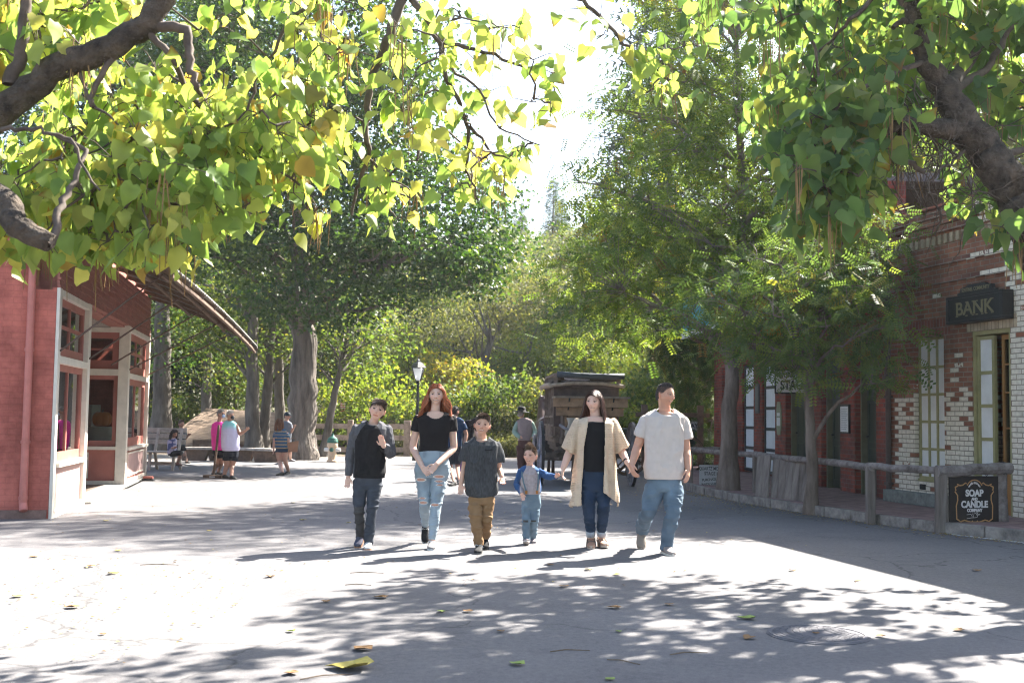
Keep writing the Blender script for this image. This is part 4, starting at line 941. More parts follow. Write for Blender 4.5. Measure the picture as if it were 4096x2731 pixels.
def tmpl_spray(k=6,lf=.20):
    V=[];Q=[]
    for i in range(k):
        y=.12+.8*i/(k-1)
        for s in (-1,1):
            n=len(V); dx=s*lf*1.15; w_=lf*.27
            V+=[(0,y,0),(dx*.5,y-w_+.05,.02),(dx,y+.07,-.04),(dx*.5,y+w_+.05,.02)]; Q.append((n,n+1,n+2,n+3))
    return np.array(V,float),np.array(Q)
def tmpl_needle(k=7):
    V=[];Q=[]
    for i in range(k):
        y=.05+.9*i/(k-1); l=.30*(1-.6*i/(k-1))
        for s in (-1,1):
            n=len(V); V+=[(0,y-.04,0),(s*l,y+.10,-.03),(s*l*1.05,y+.15,-.03),(0,y+.05,0)]; Q.append((n,n+1,n+2,n+3))
    return np.array(V,float),np.array(Q)
def tmpl_catalpa():
    mid=[(0,0,0),(0,.32,-.02),(0,.68,-.09),(0,1.04,-.26)]
    sd=[(.19,-.08,.03),(.44,.12,.08),(.41,.45,.04),(.17,.80,-.12)]
    V=list(mid)+sd+[(-x,y,z) for x,y,z in sd]
    Q=[(0,4,5,1),(1,5,6,2),(2,6,7,3)]; Q+=[(0,1,9,8),(1,2,10,9),(2,3,11,10)]
    return np.array(V,float),np.array(Q)
def scatter(T,pos,fwd,nrm,size,col,curl=None):
    tv,tq=T; n=len(pos); k=len(tv)
    fwd=fwd/np.linalg.norm(fwd,axis=1,keepdims=True)
    sd=np.cross(fwd,nrm); l=np.linalg.norm(sd,axis=1,keepdims=True); l[l<1e-6]=1; sd/=l; up=np.cross(sd,fwd)
    s=size[:,None,None]
    tz=tv[None,:,2]*(curl[:,None] if curl is not None else 1.0)
    V=pos[:,None,:]+s*(sd[:,None,:]*tv[None,:,0:1]+fwd[:,None,:]*tv[None,:,1:2]+up[:,None,:]*tz[:,:,None])
    Q=(tq[None]+(np.arange(n)*k)[:,None,None]).reshape(-1,tq.shape[1])
    return V.reshape(-1,3),Q,np.repeat(col,k,axis=0)
def unit(v): return v/np.maximum(np.linalg.norm(v,axis=1,keepdims=True),1e-9)
def pick(rg,n,palette,jit=.15):
    w_=np.array([p[1] for p in palette],float); w_/=w_.sum(); c=np.array([p[0] for p in palette],float)
    return c[rg.choice(len(c),n,p=w_)]*rg.uniform(1-jit,1+jit,(n,1))
def bez(a,b,c,n):
    return [a*(1-t)**2+b*2*t*(1-t)+c*t*t for t in [i/n for i in range(n+1)]]
def trunk_at(tp,z):
    for a,b in zip(tp[:-1],tp[1:]):
        if a.z<=z<=b.z: return a.lerp(b,(z-a.z)/max(1e-6,b.z-a.z))
    return tp[-1] if z>tp[-1].z else tp[0]
def limbs_for(tp,tr,cl,rnd,nl,mb,rise=.35,r0=None,sub=True):
    """limbs from trunk to some clumps, twigs to the rest"""
    idx=list(range(len(cl))); rnd.shuffle(idx); pts=[]; H=tp[-1].z; z0=tp[0].z
    for i in idx[:nl]:
        T=Vector(cl[i]); zs=min(H*.98,max(z0+(H-z0)*.28,T.z-(T.xy-trunk_at(tp,T.z).xy).length*rnd.uniform(.35,.8)))
        S=trunk_at(tp,zs); M_=S.lerp(T,.45)+Vector((0,0,(T-S).length*rise*rnd.uniform(.3,1)))
        n=7; pp=bez(S,M_,T,n); L_=(T-S).length
        for q in range(1,n): pp[q]+=Vector([rnd.gauss(0,.035*L_*.4) for _ in range(3)])
        rr=min(tr*.42,.012+L_*.014)
        mb.tube(pp,[rr*(1-.85*q/n)+.004 for q in range(n+1)],6,cap=False); pts+=pp[2:]
    A=np.array([list(p) for p in pts])
    if sub and len(A):
        for i in idx[nl:]:
            T=Vector(cl[i]); d=((A-np.array(T))**2).sum(1); d=d+np.where(A[:,2]>T.z+.3,1.5,0); S=Vector(A[int(d.argmin())])
            L_=(T-S).length
            if L_<.05: continue
            M_=S.lerp(T,.5)+Vector((rnd.gauss(0,.08*L_),rnd.gauss(0,.08*L_),.12*L_))
            mb.tube(bez(S,M_,T,3),[.008+.004*L_,.007+.002*L_,.006,.004],4,cap=False)
def blob_clumps(blobs,n,rg,inner=.35):
    vol=np.array([(b[3]*b[4]*b[5])**.8 for b in blobs]); vol/=vol.sum(); out=[]
    for b,k in zip(blobs,np.round(vol*n).astype(int)):
        d=unit(rg.normal(size=(k,3))); r=rg.uniform(inner**3,1,k)**(1/3)
        out.append(np.array(b[:3])+d*r[:,None]*np.array(b[3:6]))
    return np.concatenate(out)
def crown_leaves(cl,per,sig,T,size,palette,rg,mode='random',clumpvar=.3,droop=.2):
    n=len(cl)*per; c=np.repeat(cl,per,axis=0)
    cs=np.repeat(rg.uniform(.6,1.35,len(cl)),per)[:,None]
    pos=c+rg.normal(size=(n,3))*np.array(sig)*cs
    out=unit(pos-c+rg.normal(size=(n,3))*.05); fwd=unit(out+rg.normal(size=(n,3))*.6+np.array([0,0,-droop]))
    nrm=unit(rg.normal(size=(n,3))*.7+np.array([0,0,1.0]))
    col=pick(rg,n,palette); cv=np.repeat(pick(rg,len(cl),palette),per,axis=0); col=col*(1-clumpvar)+cv*clumpvar
    sz=rg.uniform(.65,1.3,n)*size
    return scatter(T,pos,fwd,nrm,sz,col)
def grow(name,label,cat,tp,tr,blobs,ncl,per,sig,T,size,palette,seed,nl=30,bark=None,leaf=None,group=None,inner=.35,rise=.35,flare=1.5,cl_extra=None,droop=.2):
    rg=np.random.default_rng(seed); rnd=random.Random(seed)
    base=Vector(tp[0]); tp=[Vector(p)-base for p in tp]
    t=thing(name,label,cat,base,0,group)
    bl=[(b[0]-base.x,b[1]-base.y,b[2]-base.z,*b[3:]) for b in blobs]
    cl=blob_clumps(bl,ncl,rg,inner)
    if cl_extra is not None: cl=np.concatenate([cl,np.array(cl_extra)-np.array(base)])
    mb=MB(); n=len(tp); fine=[];rad=[]
    for i in range(n-1):
        for q in range(4):
            f=q/4; fine.append(tp[i].lerp(tp[i+1],f)+Vector((rnd.gauss(0,tr*.06),rnd.gauss(0,tr*.06),0))); g=(i+f)/(n-1); rad.append(tr*(1-.72*g)*(flare-(flare-1)*min(1,g*8)))
    fine.append(tp[-1]); rad.append(tr*.22)
    mb.tube(fine,rad,14,cap=False,jit=.05,rnd=rnd)
    mb.build('trunk',bark or BARK,t,smooth=True)
    lb=MB(); limbs_for(tp,tr,cl,rnd,nl,lb,rise); lb.build('limbs',bark or BARK,t,smooth=True)
    V,Q,c=crown_leaves(cl,per,sig,T,size,palette,rg,droop=droop)
    npmesh('crown',V,Q,leaf or LEAF,t,col=c)
    return t
def PB(u,v,D,rx,ry,rz): p=P(u,v,D); return (p.x,p.y,p.z,rx,ry,rz)
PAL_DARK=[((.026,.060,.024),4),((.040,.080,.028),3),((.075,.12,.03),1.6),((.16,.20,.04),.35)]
PAL_LOC=[((.075,.125,.038),3),((.12,.175,.045),3),((.20,.25,.055),2),((.28,.26,.05),.35),((.20,.09,.03),.12)]
PAL_MID=[((.055,.09,.03),3),((.09,.135,.04),3),((.16,.19,.05),1.6),((.27,.22,.06),.5)]
PAL_BRIGHT=[((.14,.19,.04),3),((.21,.25,.05),2.6),((.08,.12,.035),1.8),((.33,.28,.06),.8)]
PAL_YEL=[((.40,.33,.05),3),((.30,.30,.05),2),((.16,.20,.04),1.5),((.38,.22,.05),.7)]
PAL_OLIVE=[((.10,.11,.05),3),((.15,.15,.07),2),((.22,.19,.09),1),((.07,.085,.04),2)]
# --- big oak, trunk behind the cap man
b=G(298,459); Z=Vector((0,0,0))
tp=[b+Vector((0,0,-.1)),P(300,430,34.9),P(302,390,34.8),P(305,345,34.7),P(298,300,34.6),P(300,240,34.5),P(310,150,34),P(320,60,34),P(325,-20,34)]
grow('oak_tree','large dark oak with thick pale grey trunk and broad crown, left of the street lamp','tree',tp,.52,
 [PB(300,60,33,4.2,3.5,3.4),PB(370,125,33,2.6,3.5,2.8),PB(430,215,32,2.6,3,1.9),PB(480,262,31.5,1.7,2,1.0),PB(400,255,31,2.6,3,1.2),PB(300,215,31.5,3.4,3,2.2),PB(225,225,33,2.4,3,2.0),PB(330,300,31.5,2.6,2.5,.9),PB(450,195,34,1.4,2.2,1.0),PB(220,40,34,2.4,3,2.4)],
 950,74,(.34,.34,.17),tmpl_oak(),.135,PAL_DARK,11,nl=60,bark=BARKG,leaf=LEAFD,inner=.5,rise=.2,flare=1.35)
# second stem of the oak group and dark trunks to the left
def dark_trunk(px,v0,D,lean,r,top,label,seed,blobs,ncl=120,per=36,pal=PAL_MID,grp='dark trunked trees behind the wooden bench'):
    b=P(px,v0,D); b.z=0
    tp=[b+Vector((0,0,-.1))]+[P(px+lean*k/4,v0-(v0-top)*k/4,D) for k in range(1,5)]
    return grow('forest_tree',label,'tree',tp,r,blobs,ncl,per,(.42,.42,.22),tmpl_leaf(),.15,pal,seed,nl=22,bark=BARK,group=grp,inner=.2)
dark_trunk(161,452,40,4,.36,120,'dark trunked tree directly behind the backed bench',21,[PB(165,330,41,3.2,3,1.8),PB(150,200,41,3.6,3,3.5),PB(180,70,42,4,3.5,3.5),PB(60,150,42,3.5,3,4)],260,44,PAL_DARK)
dark_trunk(252,458,37,2,.26,200,'slim dark straight trunked tree behind the long plank bench',22,[PB(235,335,38,2.0,2,1.0),PB(240,280,38,2.6,2.4,1.6)],110,40)
dark_trunk(262,459,37.6,18,.20,230,'leaning dark trunked tree left of the large oak trunk',23,[PB(275,340,38,1.6,2,.9),PB(285,290,39,2.2,2.4,1.6)],80,36)
dark_trunk(322,458,37.2,26,.17,330,'thin leaning trunk tree right of the large oak trunk',24,[PB(350,345,38,2.2,2,1.0),PB(365,320,39,2,2,1.0)],70,34)
dark_trunk(280,457,40,-3,.22,240,'brown trunked tree just behind and left of the oak trunk',25,[PB(270,300,41,3,2.4,2.2)],90,34)
dark_trunk(205,455,46,6,.25,250,'dim trunked tree above the low shingled shed',26,[PB(205,350,46,2.6,2.4,1.8),PB(190,280,46,3,2.4,2.4)],120,34)
# --- locust with the tall slim trunk
b=G(728,497)
tp=[b+Vector((0,0,-.1)),P(729,440,20.8),P(731,395,20.8),P(733,350,20.9),P(738,290,21.2),P(742,210,21.6),P(740,120,22),P(736,30,22.2)]
grow('locust_tree','tall slender trunked locust with wide light crown growing by the ticket sign','tree',tp,.17,
 [PB(740,60,22.5,2.2,2.2,1.5),PB(690,110,22.5,2.0,2.2,1.3),PB(770,130,22,2.4,2.4,1.6),PB(660,190,22,1.9,2.2,1.1),PB(720,200,22,2.8,2.6,1.6),PB(810,210,22,2.0,2.2,1.5),PB(640,260,22,1.9,2.2,.95),PB(700,262,22,2.3,2.4,.9),PB(600,290,22.5,1.2,1.6,.8),PB(620,325,22.5,1.5,1.6,.6),PB(690,-45,22.5,2.2,2.0,1.0),PB(770,-60,22.5,2.8,2.4,1.4),PB(640,-75,22.5,1.6,1.8,.9),PB(575,165,22,.5,.8,.35),PB(640,110,22.5,.8,1,.5),PB(770,280,21,1.8,1.8,1.0),PB(850,150,22.5,1.8,1.8,1.4),PB(700,20,23,1.2,1.2,.8)],  # topmost blobs, above the frame, added to throw shade across the street
 1200,8,(.26,.26,.11),tmpl_spray(6,.22),.30,PAL_LOC,31,nl=70,bark=BARKB,inner=.3,rise=.3,flare=1.5,droop=.5)
# --- smaller locust in front of stage office
b=G(811,514)
tp=[b+Vector((0,0,-.1)),P(812,470,17.3),P(810,430,17.3),P(808,390,17.3),P(806,350,17.3),P(800,300,17.4),P(795,260,17.5)]
grow('locust_tree','low locust with slim trunk and sunlit drooping crown before the stage office','tree',tp,.10,
 [PB(800,330,17.4,1.25,1.3,.75),PB(845,345,16.8,.9,1.0,.45),PB(870,375,16.6,.5,.6,.25),PB(760,300,17.8,1.3,1.3,.7),PB(752,335,18,.7,.9,.4),PB(850,290,17,.8,1,.6),PB(880,240,17.5,.5,.8,.5),PB(820,260,17.8,1.3,1.2,.7),PB(790,375,17.2,.5,.6,.2),PB(870,320,16.6,.4,.5,.25)],
 430,7,(.18,.18,.09),tmpl_spray(6,.22),.25,[((.075,.125,.055),3),((.11,.16,.06),3),((.20,.24,.06),1.8),((.24,.10,.035),.18)],32,nl=34,bark=BARKB,inner=.2,rise=.4,flare=1.4,droop=.6)
# --- drooping dark cedar left of the stage office
b=G(707,466); b=Vector((b.x,31.5,0))
tp=[b+Vector((0,0,-.1)),b+Vector((.05,0,2)),b+Vector((0,0,5)),b+Vector((.1,0,9))]
grow('cedar_tree','dark drooping cedar standing left of the brick stage office','tree',tp,.2,[PB(700,345,31.5,1.1,1.2,.9),PB(695,385,31.5,.9,1,.8),PB(700,425,31.5,.6,.7,.7),PB(695,290,31.5,1.4,1.4,1.4),PB(670,330,32,.8,1,1.0)],
 260,16,(.18,.18,.30),tmpl_needle(6),.28,[((.028,.05,.022),4),((.045,.07,.03),2),((.10,.10,.03),.4),((.12,.06,.03),.3)],33,nl=30,bark=BARKB,inner=.1,rise=-.1,droop=1.6)
# ---------------------------------------------------------------- background protos, copied
def proto(name,h,blobs,ncl,per,sig,T,size,pal,seed,bark=BARK,leaf=None,tr=.16,inner=.25,nl=16,droop=.2):
    tp=[Vector((0,0,-.2)),Vector((.05,0,h*.3)),Vector((-.05,.05,h*.6)),Vector((0,0,h*.9))]
    t=grow(name,'x','tree',tp,tr,blobs,ncl,per,sig,T,size,pal,seed,nl=nl,bark=bark,leaf=leaf,inner=inner,droop=droop); return t
def conifer_proto(name,h,seed,pal,wid=.17):
    rg=np.random.default_rng(seed); cl=[]
    t=thing(name,'x','tree'); z=h*.16; k=0
    mb=MB(); mb.tube([(0,0,-.2),(0,0,h*.5),(0,0,h*.97)],[.02*h,.011*h,.02],8,cap=False); mb.build('trunk',BARKB,t,smooth=True)
    P_=[];Fw=[]
    while z<h*.98:
        R_=wid*h*(1-z/h)**.85+.12; nb=int(7+5*(1-z/h)); 
        for j in range(nb):
            a=k*2.4+j*2*math.pi/nb+rg.uniform(-.2,.2); r_=R_*rg.uniform(.7,1.1); m=max(2,int(r_/.28))
            for q in range(m):
                f=(q+1)/m; p=np.array([math.cos(a)*r_*f,math.sin(a)*r_*f,z-.28*r_*f+rg.normal()*.05])
                for s in range(3): P_.append(p+rg.normal(size=3)*.08); Fw.append(np.array([math.cos(a),math.sin(a),-.35])+rg.normal(size=3)*.5)
        z+=h*.028; k+=1
    P_=np.array(P_);Fw=np.array(Fw);n=len(P_)
    V,Q,c=scatter(tmpl_needle(5),P_,Fw,unit(rg.normal(size=(n,3))*.4+np.array([0,0,1.])),rg.uniform(.5,.9,n),pick(rg,n,pal))
    npmesh('crown',V,Q,LEAF,t,col=c); return t
def clone(src,loc,rz,sc,label,group,first):
    if first: o=src; 
    else:
        o=src.copy(); C.objects.link(o)
        for ch in src.children:
            c_=ch.copy(); C.objects.link(c_); c_.parent=o
    o.location=loc; o.rotation_euler=(0,0,rz); o.scale=sc; o['label']=label; o['group']=group; return o
mid1=proto('woodland_tree',9,[(0,0,6.3,2.6,2.6,2.4),(1.2,.5,4.2,1.8,1.8,1.3),(-1.3,-.4,4.5,1.8,1.8,1.3)],250,56,(.40,.40,.24),tmpl_leaf(),.15,PAL_MID,41)
mid2=proto('woodland_tree',9,[(0,0,6.0,2.5,2.5,2.7),(1.4,-.3,3.6,1.6,1.6,1.3),(-1.2,.6,3.8,1.7,1.7,1.4)],230,54,(.42,.42,.24),tmpl_leaf(),.15,PAL_OLIVE,42)
mid3=proto('woodland_tree',7,[(0,0,4.3,2.3,2.3,2.0),(1.2,.2,2.6,1.5,1.5,1.1),(-1.1,-.2,2.8,1.6,1.6,1.2)],220,58,(.36,.36,.22),tmpl_leaf(),.13,PAL_BRIGHT,43)
yel=proto('yellow_maple_tree',6,[(0,0,4,1.5,1.5,1.3),(.8,.1,2.9,1.0,1.0,.6),(-.8,0,3.2,1.0,1.0,.6)],90,22,(.25,.25,.12),tmpl_oak(),.2,PAL_YEL,44,tr=.07)
con1=conifer_proto('conifer_tree',16,45,[((.035,.06,.035),3),((.05,.08,.045),2)])
con2=conifer_proto('conifer_tree',14,46,[((.05,.07,.035),3),((.07,.09,.04),2)],.22)
rb_=random.Random(77); used=set()
def put(src,u,D,htop,lab,grp,sx=1.0,zb=None):
    """tree whose top reaches picture row htop when it stands at distance D"""
    p=P(u,400,D); zb=hillz(p.x,D) if D>52 and zb is None else (zb or 0)
    if D<=58: zb=0
    top=P(u,htop,D).z; H0={mid1:9,mid2:9,mid3:6.6,yel:5.6,con1:16,con2:14}[src]
    s=max(.3,(top-zb)/H0); first=src not in used; used.add(src)
    return clone(src,(p.x,D,zb-.1),rb_.uniform(0,6.28),(s*sx,s*sx,s),uniq(lab,u,D),grp,first)
g1='woodland trees behind the fence'
MARKS=[(-30,'at the far left picture edge'),(35,'above the left shop wall'),(85,'over the shop roof near its corner'),(130,'over the shop awning'),(160,'behind the slatted bench'),(195,'above the standing boy'),(225,'behind the two grey haired women'),(250,'between the grey haired women and the striped tee woman'),(280,'behind the striped tee woman'),(308,'behind the large oak trunk'),(335,'above the fire hydrant'),(355,'left of the raglan boy'),(378,'behind the raglan boy'),(400,'between the raglan boy and the street lamp'),(417,'behind the street lamp'),(436,'behind the red haired girl'),(460,'behind the navy tee man'),(482,'behind the charcoal tee boy'),(503,'just right of the charcoal tee boy'),(524,'behind the black hatted waistcoat man'),(545,'over the left wheel of the stagecoach'),(568,'over the left half of the stagecoach roof'),(594,'behind the cardigan woman'),(622,'between the cardigan woman and the man'),(650,'behind the left shoulder of the tall man'),(668,'behind the tall man'),(690,'behind the brown gate frame'),(712,'behind the dark cedar'),(745,'over the left end of the stage office'),(790,'over the middle of the stage office'),(840,'over the right end of the stage office'),(900,'over the bank corner'),(960,'over the bank sign'),(1015,'at the far right picture edge')]
ULAB={}
def uniq(lab,u,D):
    m=min(MARKS,key=lambda q:abs(q[0]-u))[1]; s=lab+' '+m
    n=ULAB.get(s,0); ULAB[s]=n+1
    return s+('' if n==0 else ', the further one' if n==1 else ', the furthest one')
LBL={mid1:'mid green leafy woodland tree',mid2:'dusty olive woodland tree',mid3:'bright yellow green woodland tree'}
for (src,u,D,top,sx) in [(mid1,150,52,250,1.1),(mid2,190,56,230,1),(mid1,235,50,300,1),(mid3,268,55,320,1.1),(mid1,300,60,240,1),(mid3,330,48,375,1.1),(mid1,350,58,280,1.1),(mid3,362,46,355,1.1),(mid2,385,62,290,1),(mid3,408,50,330,1.2),(mid1,430,66,265,1),(mid2,452,60,300,1),(mid2,470,72,240,1),(mid1,478,52,350,1.1),(mid2,500,64,262,1),(mid1,520,78,245,.9),(mid3,528,54,335,1.2),(mid2,545,68,250,1),(mid3,560,52,318,1.2),(mid1,575,60,285,1.0),(mid3,592,50,330,1.1),(mid3,620,54,300,1.1),(mid1,640,62,270,1.1),(mid3,655,48,330,1.1),(mid3,680,52,350,1.1),(mid1,705,58,260,1.2),(mid1,745,60,220,1.2),(mid2,790,56,230,1.2),(mid1,840,54,150,1.2),(mid2,900,50,120,1.1),(mid1,960,46,60,1.1),(mid2,1010,44,40,1.1),(mid1,110,60,200,1.2),(mid2,60,58,180,1.2),(mid1,10,55,150,1.2)]:
    put(src,u,D,top,LBL[src],g1,sx)
for (src,u,D,top,sx) in [(mid2,440,92,232,1),(mid1,470,98,228,1.1),(mid2,492,105,226,1),(mid1,515,112,230,1.1),(mid2,540,100,232,1),(mid1,562,95,226,1),(mid2,585,90,222,1.1),(mid1,610,96,205,1.1),(mid2,640,100,190,1.1),(mid1,405,95,225,1.1),(mid2,370,98,215,1.1),(mid1,330,100,200,1.1),(mid2,680,96,180,1.1),(mid2,555,128,222,1.0),(mid1,500,130,222,1.0),(mid2,528,125,228,1.0)]:
    put(src,u,D,top,'hazy hillside tree','trees on the far hillside',sx)
for (u,D,top,sx,s,lab) in [(502,140,192,1.0,con1,'bluish conifer tip showing in the sky gap, left one of the tall pair'),(520,150,201,1.0,con2,'small bluish conifer in the middle of the sky gap'),(551,110,176,1.0,con1,'tallest pointed conifer at the right of the sky gap'),(489,145,207,.9,con2,'short blunt conifer at the left edge of the sky gap'),(560,118,196,1.0,con2,'conifer shoulder just right of the tallest pointed conifer'),(512,146,206,.8,con1,'narrow conifer between the two left hillside conifers')]:
    first=s not in used; put(s,u,D,top,lab,'conifers on the hill skyline',sx)['label']=lab
put(con1,664,62,-60,'tall dark pine','conifers on the hill skyline',1.4)
put(con2,880,50,-90,'tall conifer','conifers on the hill skyline',1.3)
put(con1,215,58,-70,'tall dark conifer','conifers on the hill skyline',1.5)
put(con1,95,52,-120,'tall dark conifer','conifers on the hill skyline',1.6)
for (u,D,top) in [(440,47,345),(466,46,352)]:
    put(yel,u,D,top,'small maple with yellow autumn leaves ','yellow maples behind the lamp',1.0)
# bare dark leaning trunks in the middle gap
for i,(u0,v0,u1,v1,D,r) in enumerate([(470,440,492,335,50,.26),(505,450,530,345,52,.22),(478,440,470,350,51,.16),(385,445,360,352,44,.10),(640,440,655,330,48,.16)]):
    q=P(u0,v0,D); q.z=0; b1=P((u0+u1)/2-3,(v0+v1)/2,D)-q; b2=P(u1,v1,D)-q
    t=thing('bare_trunk_tree','x','tree',q,0,'leaning dark trunks in the woodland'); t['label']=['thick dark leaning trunk behind the red haired girl','dark forked trunk leaning right in the middle of the woodland','upright dark trunk beside the thick leaning one','thin bare leaning trunk left of the street lamp','slim dark trunk above the stagecoach'][i]
    m_=MB(); m_.tube([(0,0,-.1),b1,b2],[r,r*.8,r*.45],10,cap=False); m_.build('trunk',BARK,t,smooth=True); m_=MB(); rr_=random.Random(i)
    for k in range(9):
        s0=b1.lerp(b2,rr_.random()); e0=s0+Vector((rr_.gauss(0,1.3),rr_.gauss(0,.5),rr_.uniform(.6,2.2))); m_.tube(bez(s0,s0.lerp(e0,.5)+Vector((rr_.gauss(0,.2),0,-.15)),e0,5),[r*.3,r*.24,r*.18,r*.13,r*.08,r*.03],5,cap=False)
    m_.build('limbs',BARK,t,smooth=True)
# shrubs
def shrub_proto(seed,pal,size=.10):
    rg=np.random.default_rng(seed); rnd=random.Random(seed); t=thing('leafy_shrub','x','shrub')
    cl=blob_clumps([(0,0,.9,1.2,1.0,.8),(.7,.1,.5,.8,.8,.5),(-.7,.1,.6,.8,.8,.5)],90,rg,.3)
    mb=MB()
    for i in range(0,90,4): mb.tube(bez(Vector((rnd.gauss(0,.1),rnd.gauss(0,.1),0)),Vector(cl[i])*.5+Vector((0,0,.2)),Vector(cl[i]),4),[.02,.015,.012,.008,.005],4,cap=False)
    mb.build('stems',TWIG,t); V,Q,c=crown_leaves(cl,44,(.15,.15,.12),tmpl_leaf(),size,pal,rg); npmesh('foliage',V,Q,LEAF,t,col=c); return t
sh1=shrub_proto(51,PAL_BRIGHT); sh2=shrub_proto(52,PAL_OLIVE); sh3=shrub_proto(53,PAL_MID)
for i,(s,u,D,sc) in enumerate([(sh1,345,41,1.2),(sh1,372,42,1.6),(sh3,395,43,1.5),(sh1,432,42,1.4),(sh3,455,43,1.5),(sh3,480,42,1.2),(sh3,500,42,1.5),(sh2,517,41,1.0),(sh1,534,43,1.1),(sh2,550,42,1.4),(sh2,612,41,1.3),(sh3,632,42,1.6),(sh1,650,41,1.4),(sh3,672,41,1.2),(sh3,690,40,1.3),(sh2,410,40,.7),(sh2,492,39.6,.6),(sh2,508,39.4,.5),(sh3,585,42,1.5),(sh1,700,44,1.5),(sh3,190,50,1.4),(sh3,230,50,1.3),(sh3,165,47,1.2)]):
    p=P(u,400,D); first=s not in used; used.add(s)
    lab=uniq({sh1:'bright yellow green roadside shrub',sh2:'dry olive brown roadside shrub',sh3:'dull green roadside shrub'}[s],u,D)
    clone(s,(p.x,D,-.05),rb_.uniform(0,6.28),(sc,sc,sc*rb_.uniform(.9,1.3)),lab,'shrubs at the back of the road',first)

# ================================================================= CATALPAS (foreground)
CT=tmpl_catalpa()
PAL_CAT=[((.16,.25,.07),4),((.24,.33,.085),3),((.38,.43,.12),2.4),((.55,.46,.12),.7),((.38,.17,.04),.25)]
PAL_CATG=[((.075,.14,.05),4),((.11,.18,.055),3),((.19,.26,.07),2),((.36,.35,.09),.5)]
def nearest(A,p):
    d=((A-np.array(p))**2).sum(1); return Vector(A[int(d.argmin())])
def catalpa(name,label,trunks,limbs,clusters,seed,pal,pods,base,bare=0,barereg=None,lsize=(.075,.15),perl=(7,13),spread=.19):
    rg=np.random.default_rng(seed); rnd=random.Random(seed); t=thing(name,label,'tree',base); off=Vector(base)
    mb=MB(); A=[]
    for pts,rad in trunks:
        pp=[];rr=[]
        for i in range(len(pts)-1):
            for q in range(6):
                f=q/6; pp.append(pts[i].lerp(pts[i+1],f)+Vector([rnd.gauss(0,rad[i]*.08) for _ in range(3)])-off); rr.append(rad[i]*(1-f)+rad[i+1]*f)
        pp.append(pts[-1]-off); rr.append(rad[-1]); mb.tube(pp,rr,12,jit=.07,rnd=rnd); A+=[p+off for p in pp]
    mb.build('trunk',pmat('catalpa_bark',(.034,.026,.02),.95,.5,9,1.0,color2=(.125,.095,.07),bscale=26,bdist=.06),t,smooth=True)
    mb=MB(); LA=[]
    for pts,r0,r1 in limbs:
        pp=[];rr=[];m=len(pts)-1
        for i in range(m):
            for q in range(5):
                f=q/5; g=(i+f)/m; pp.append(pts[i].lerp(pts[i+1],f)+Vector([rnd.gauss(0,.008) for _ in range(3)])-off); rr.append(r0*(1-g)+r1*g)
        pp.append(pts[-1]-off); rr.append(r1); mb.tube(pp,rr,7,cap=False); LA+=[p+off for p in pp]
    Aarr=np.array([list(p) for p in (LA+A)])
    pos=[];fwd=[];nr=[];sz=[];col=[]; podc=[]
    _ca=np.array([list(q[0]) for q in clusters]); _dd=[float((((Aarr-q)**2).sum(1)).min()) for q in _ca]
    for _i in np.argsort(_dd):
        c,n=clusters[int(_i)]; c=Vector(c); S=nearest(Aarr,c); L_=(c-S).length
        if L_>.06:
            M_=S.lerp(c,.55)+Vector((rnd.gauss(0,.08*L_),rnd.gauss(0,.08*L_),.18*L_)); tw=bez(S-off,M_-off,c-off,5)
            for q in range(1,5): tw[q]+=Vector([rnd.gauss(0,.012) for _ in range(3)])
            mb.tube(tw,[.009+.003*L_,.008,.007,.006,.005,.004],5,cap=False); Aarr=np.concatenate([Aarr,np.array([list(q+off) for q in tw[2:]])])
        nodes_=[]
        for k in range(n):
            d=Vector((rnd.gauss(0,1),rnd.gauss(0,1),rnd.gauss(0,.7))).normalized()*spread*rnd.uniform(.3,1.25)
            p=c+d; nodes_.append(p)
            s=rnd.uniform(*lsize); f=Vector((d.x*2.2+rnd.gauss(0,.35),d.y*2.2+rnd.gauss(0,.35),-.75+rnd.gauss(0,.35)))
            nn=Vector((rnd.gauss(0,.6)-.2,rnd.gauss(0,.6)-.5,.75)); 
            pos.append(tuple(p-off)); fwd.append(tuple(f)); nr.append(tuple(nn)); sz.append(s)
        for p in nodes_[::3]: mb.tube([c-off,c.lerp(p,.6)+Vector((0,0,.02))-off,p-off],[.0045,.003,.002],4,cap=False)
        cc=pick(rg,1,pal,.1)[0]; cl_=pick(rg,n,pal,.12); col.append(cl_*.65+cc*.35)
        if rnd.random()<pods: podc.append(c)
    for k in range(bare):   # leafless shoots
        s0=barereg(rnd); S=s0-off; pts=[S]; d=Vector((rnd.gauss(0,.5),rnd.gauss(0,.5),rnd.gauss(-.3,.6))).normalized()
        for q in range(5):
            d=(d+Vector((rnd.gauss(0,.35),rnd.gauss(0,.35),rnd.gauss(-.12,.3)))).normalized(); pts.append(pts[-1]+d*rnd.uniform(.06,.14))
        mb.tube(pts,[.006,.005,.0045,.004,.003,.0015],4,cap=False)
    mb.build('branches',pmat('catalpa_twig',(.065,.048,.038),.85,.35,8,.4,color2=(.14,.105,.08)),t,smooth=True)
    col=np.concatenate(col); n=len(pos); curl=rg.uniform(-.5,2.2,n)
    V,Q,c=scatter(CT,np.array(pos),np.array(fwd),unit(np.array(nr)),np.array(sz),col,curl)
    V=V+rg.normal(size=V.shape)*.0045; c=c*rg.uniform(.84,1.14,(len(c),1)); br_=np.repeat(rg.random(n)<.10,12); tip=np.tile(np.array([0,0,0,1,0,0,.4,1,0,0,.4,1])>.5,n); c[br_&tip]=(.22,.11,.03)
    # brown blotch tips
    npmesh('foliage',V,Q,LEAFC,t,col=c,smooth=True)
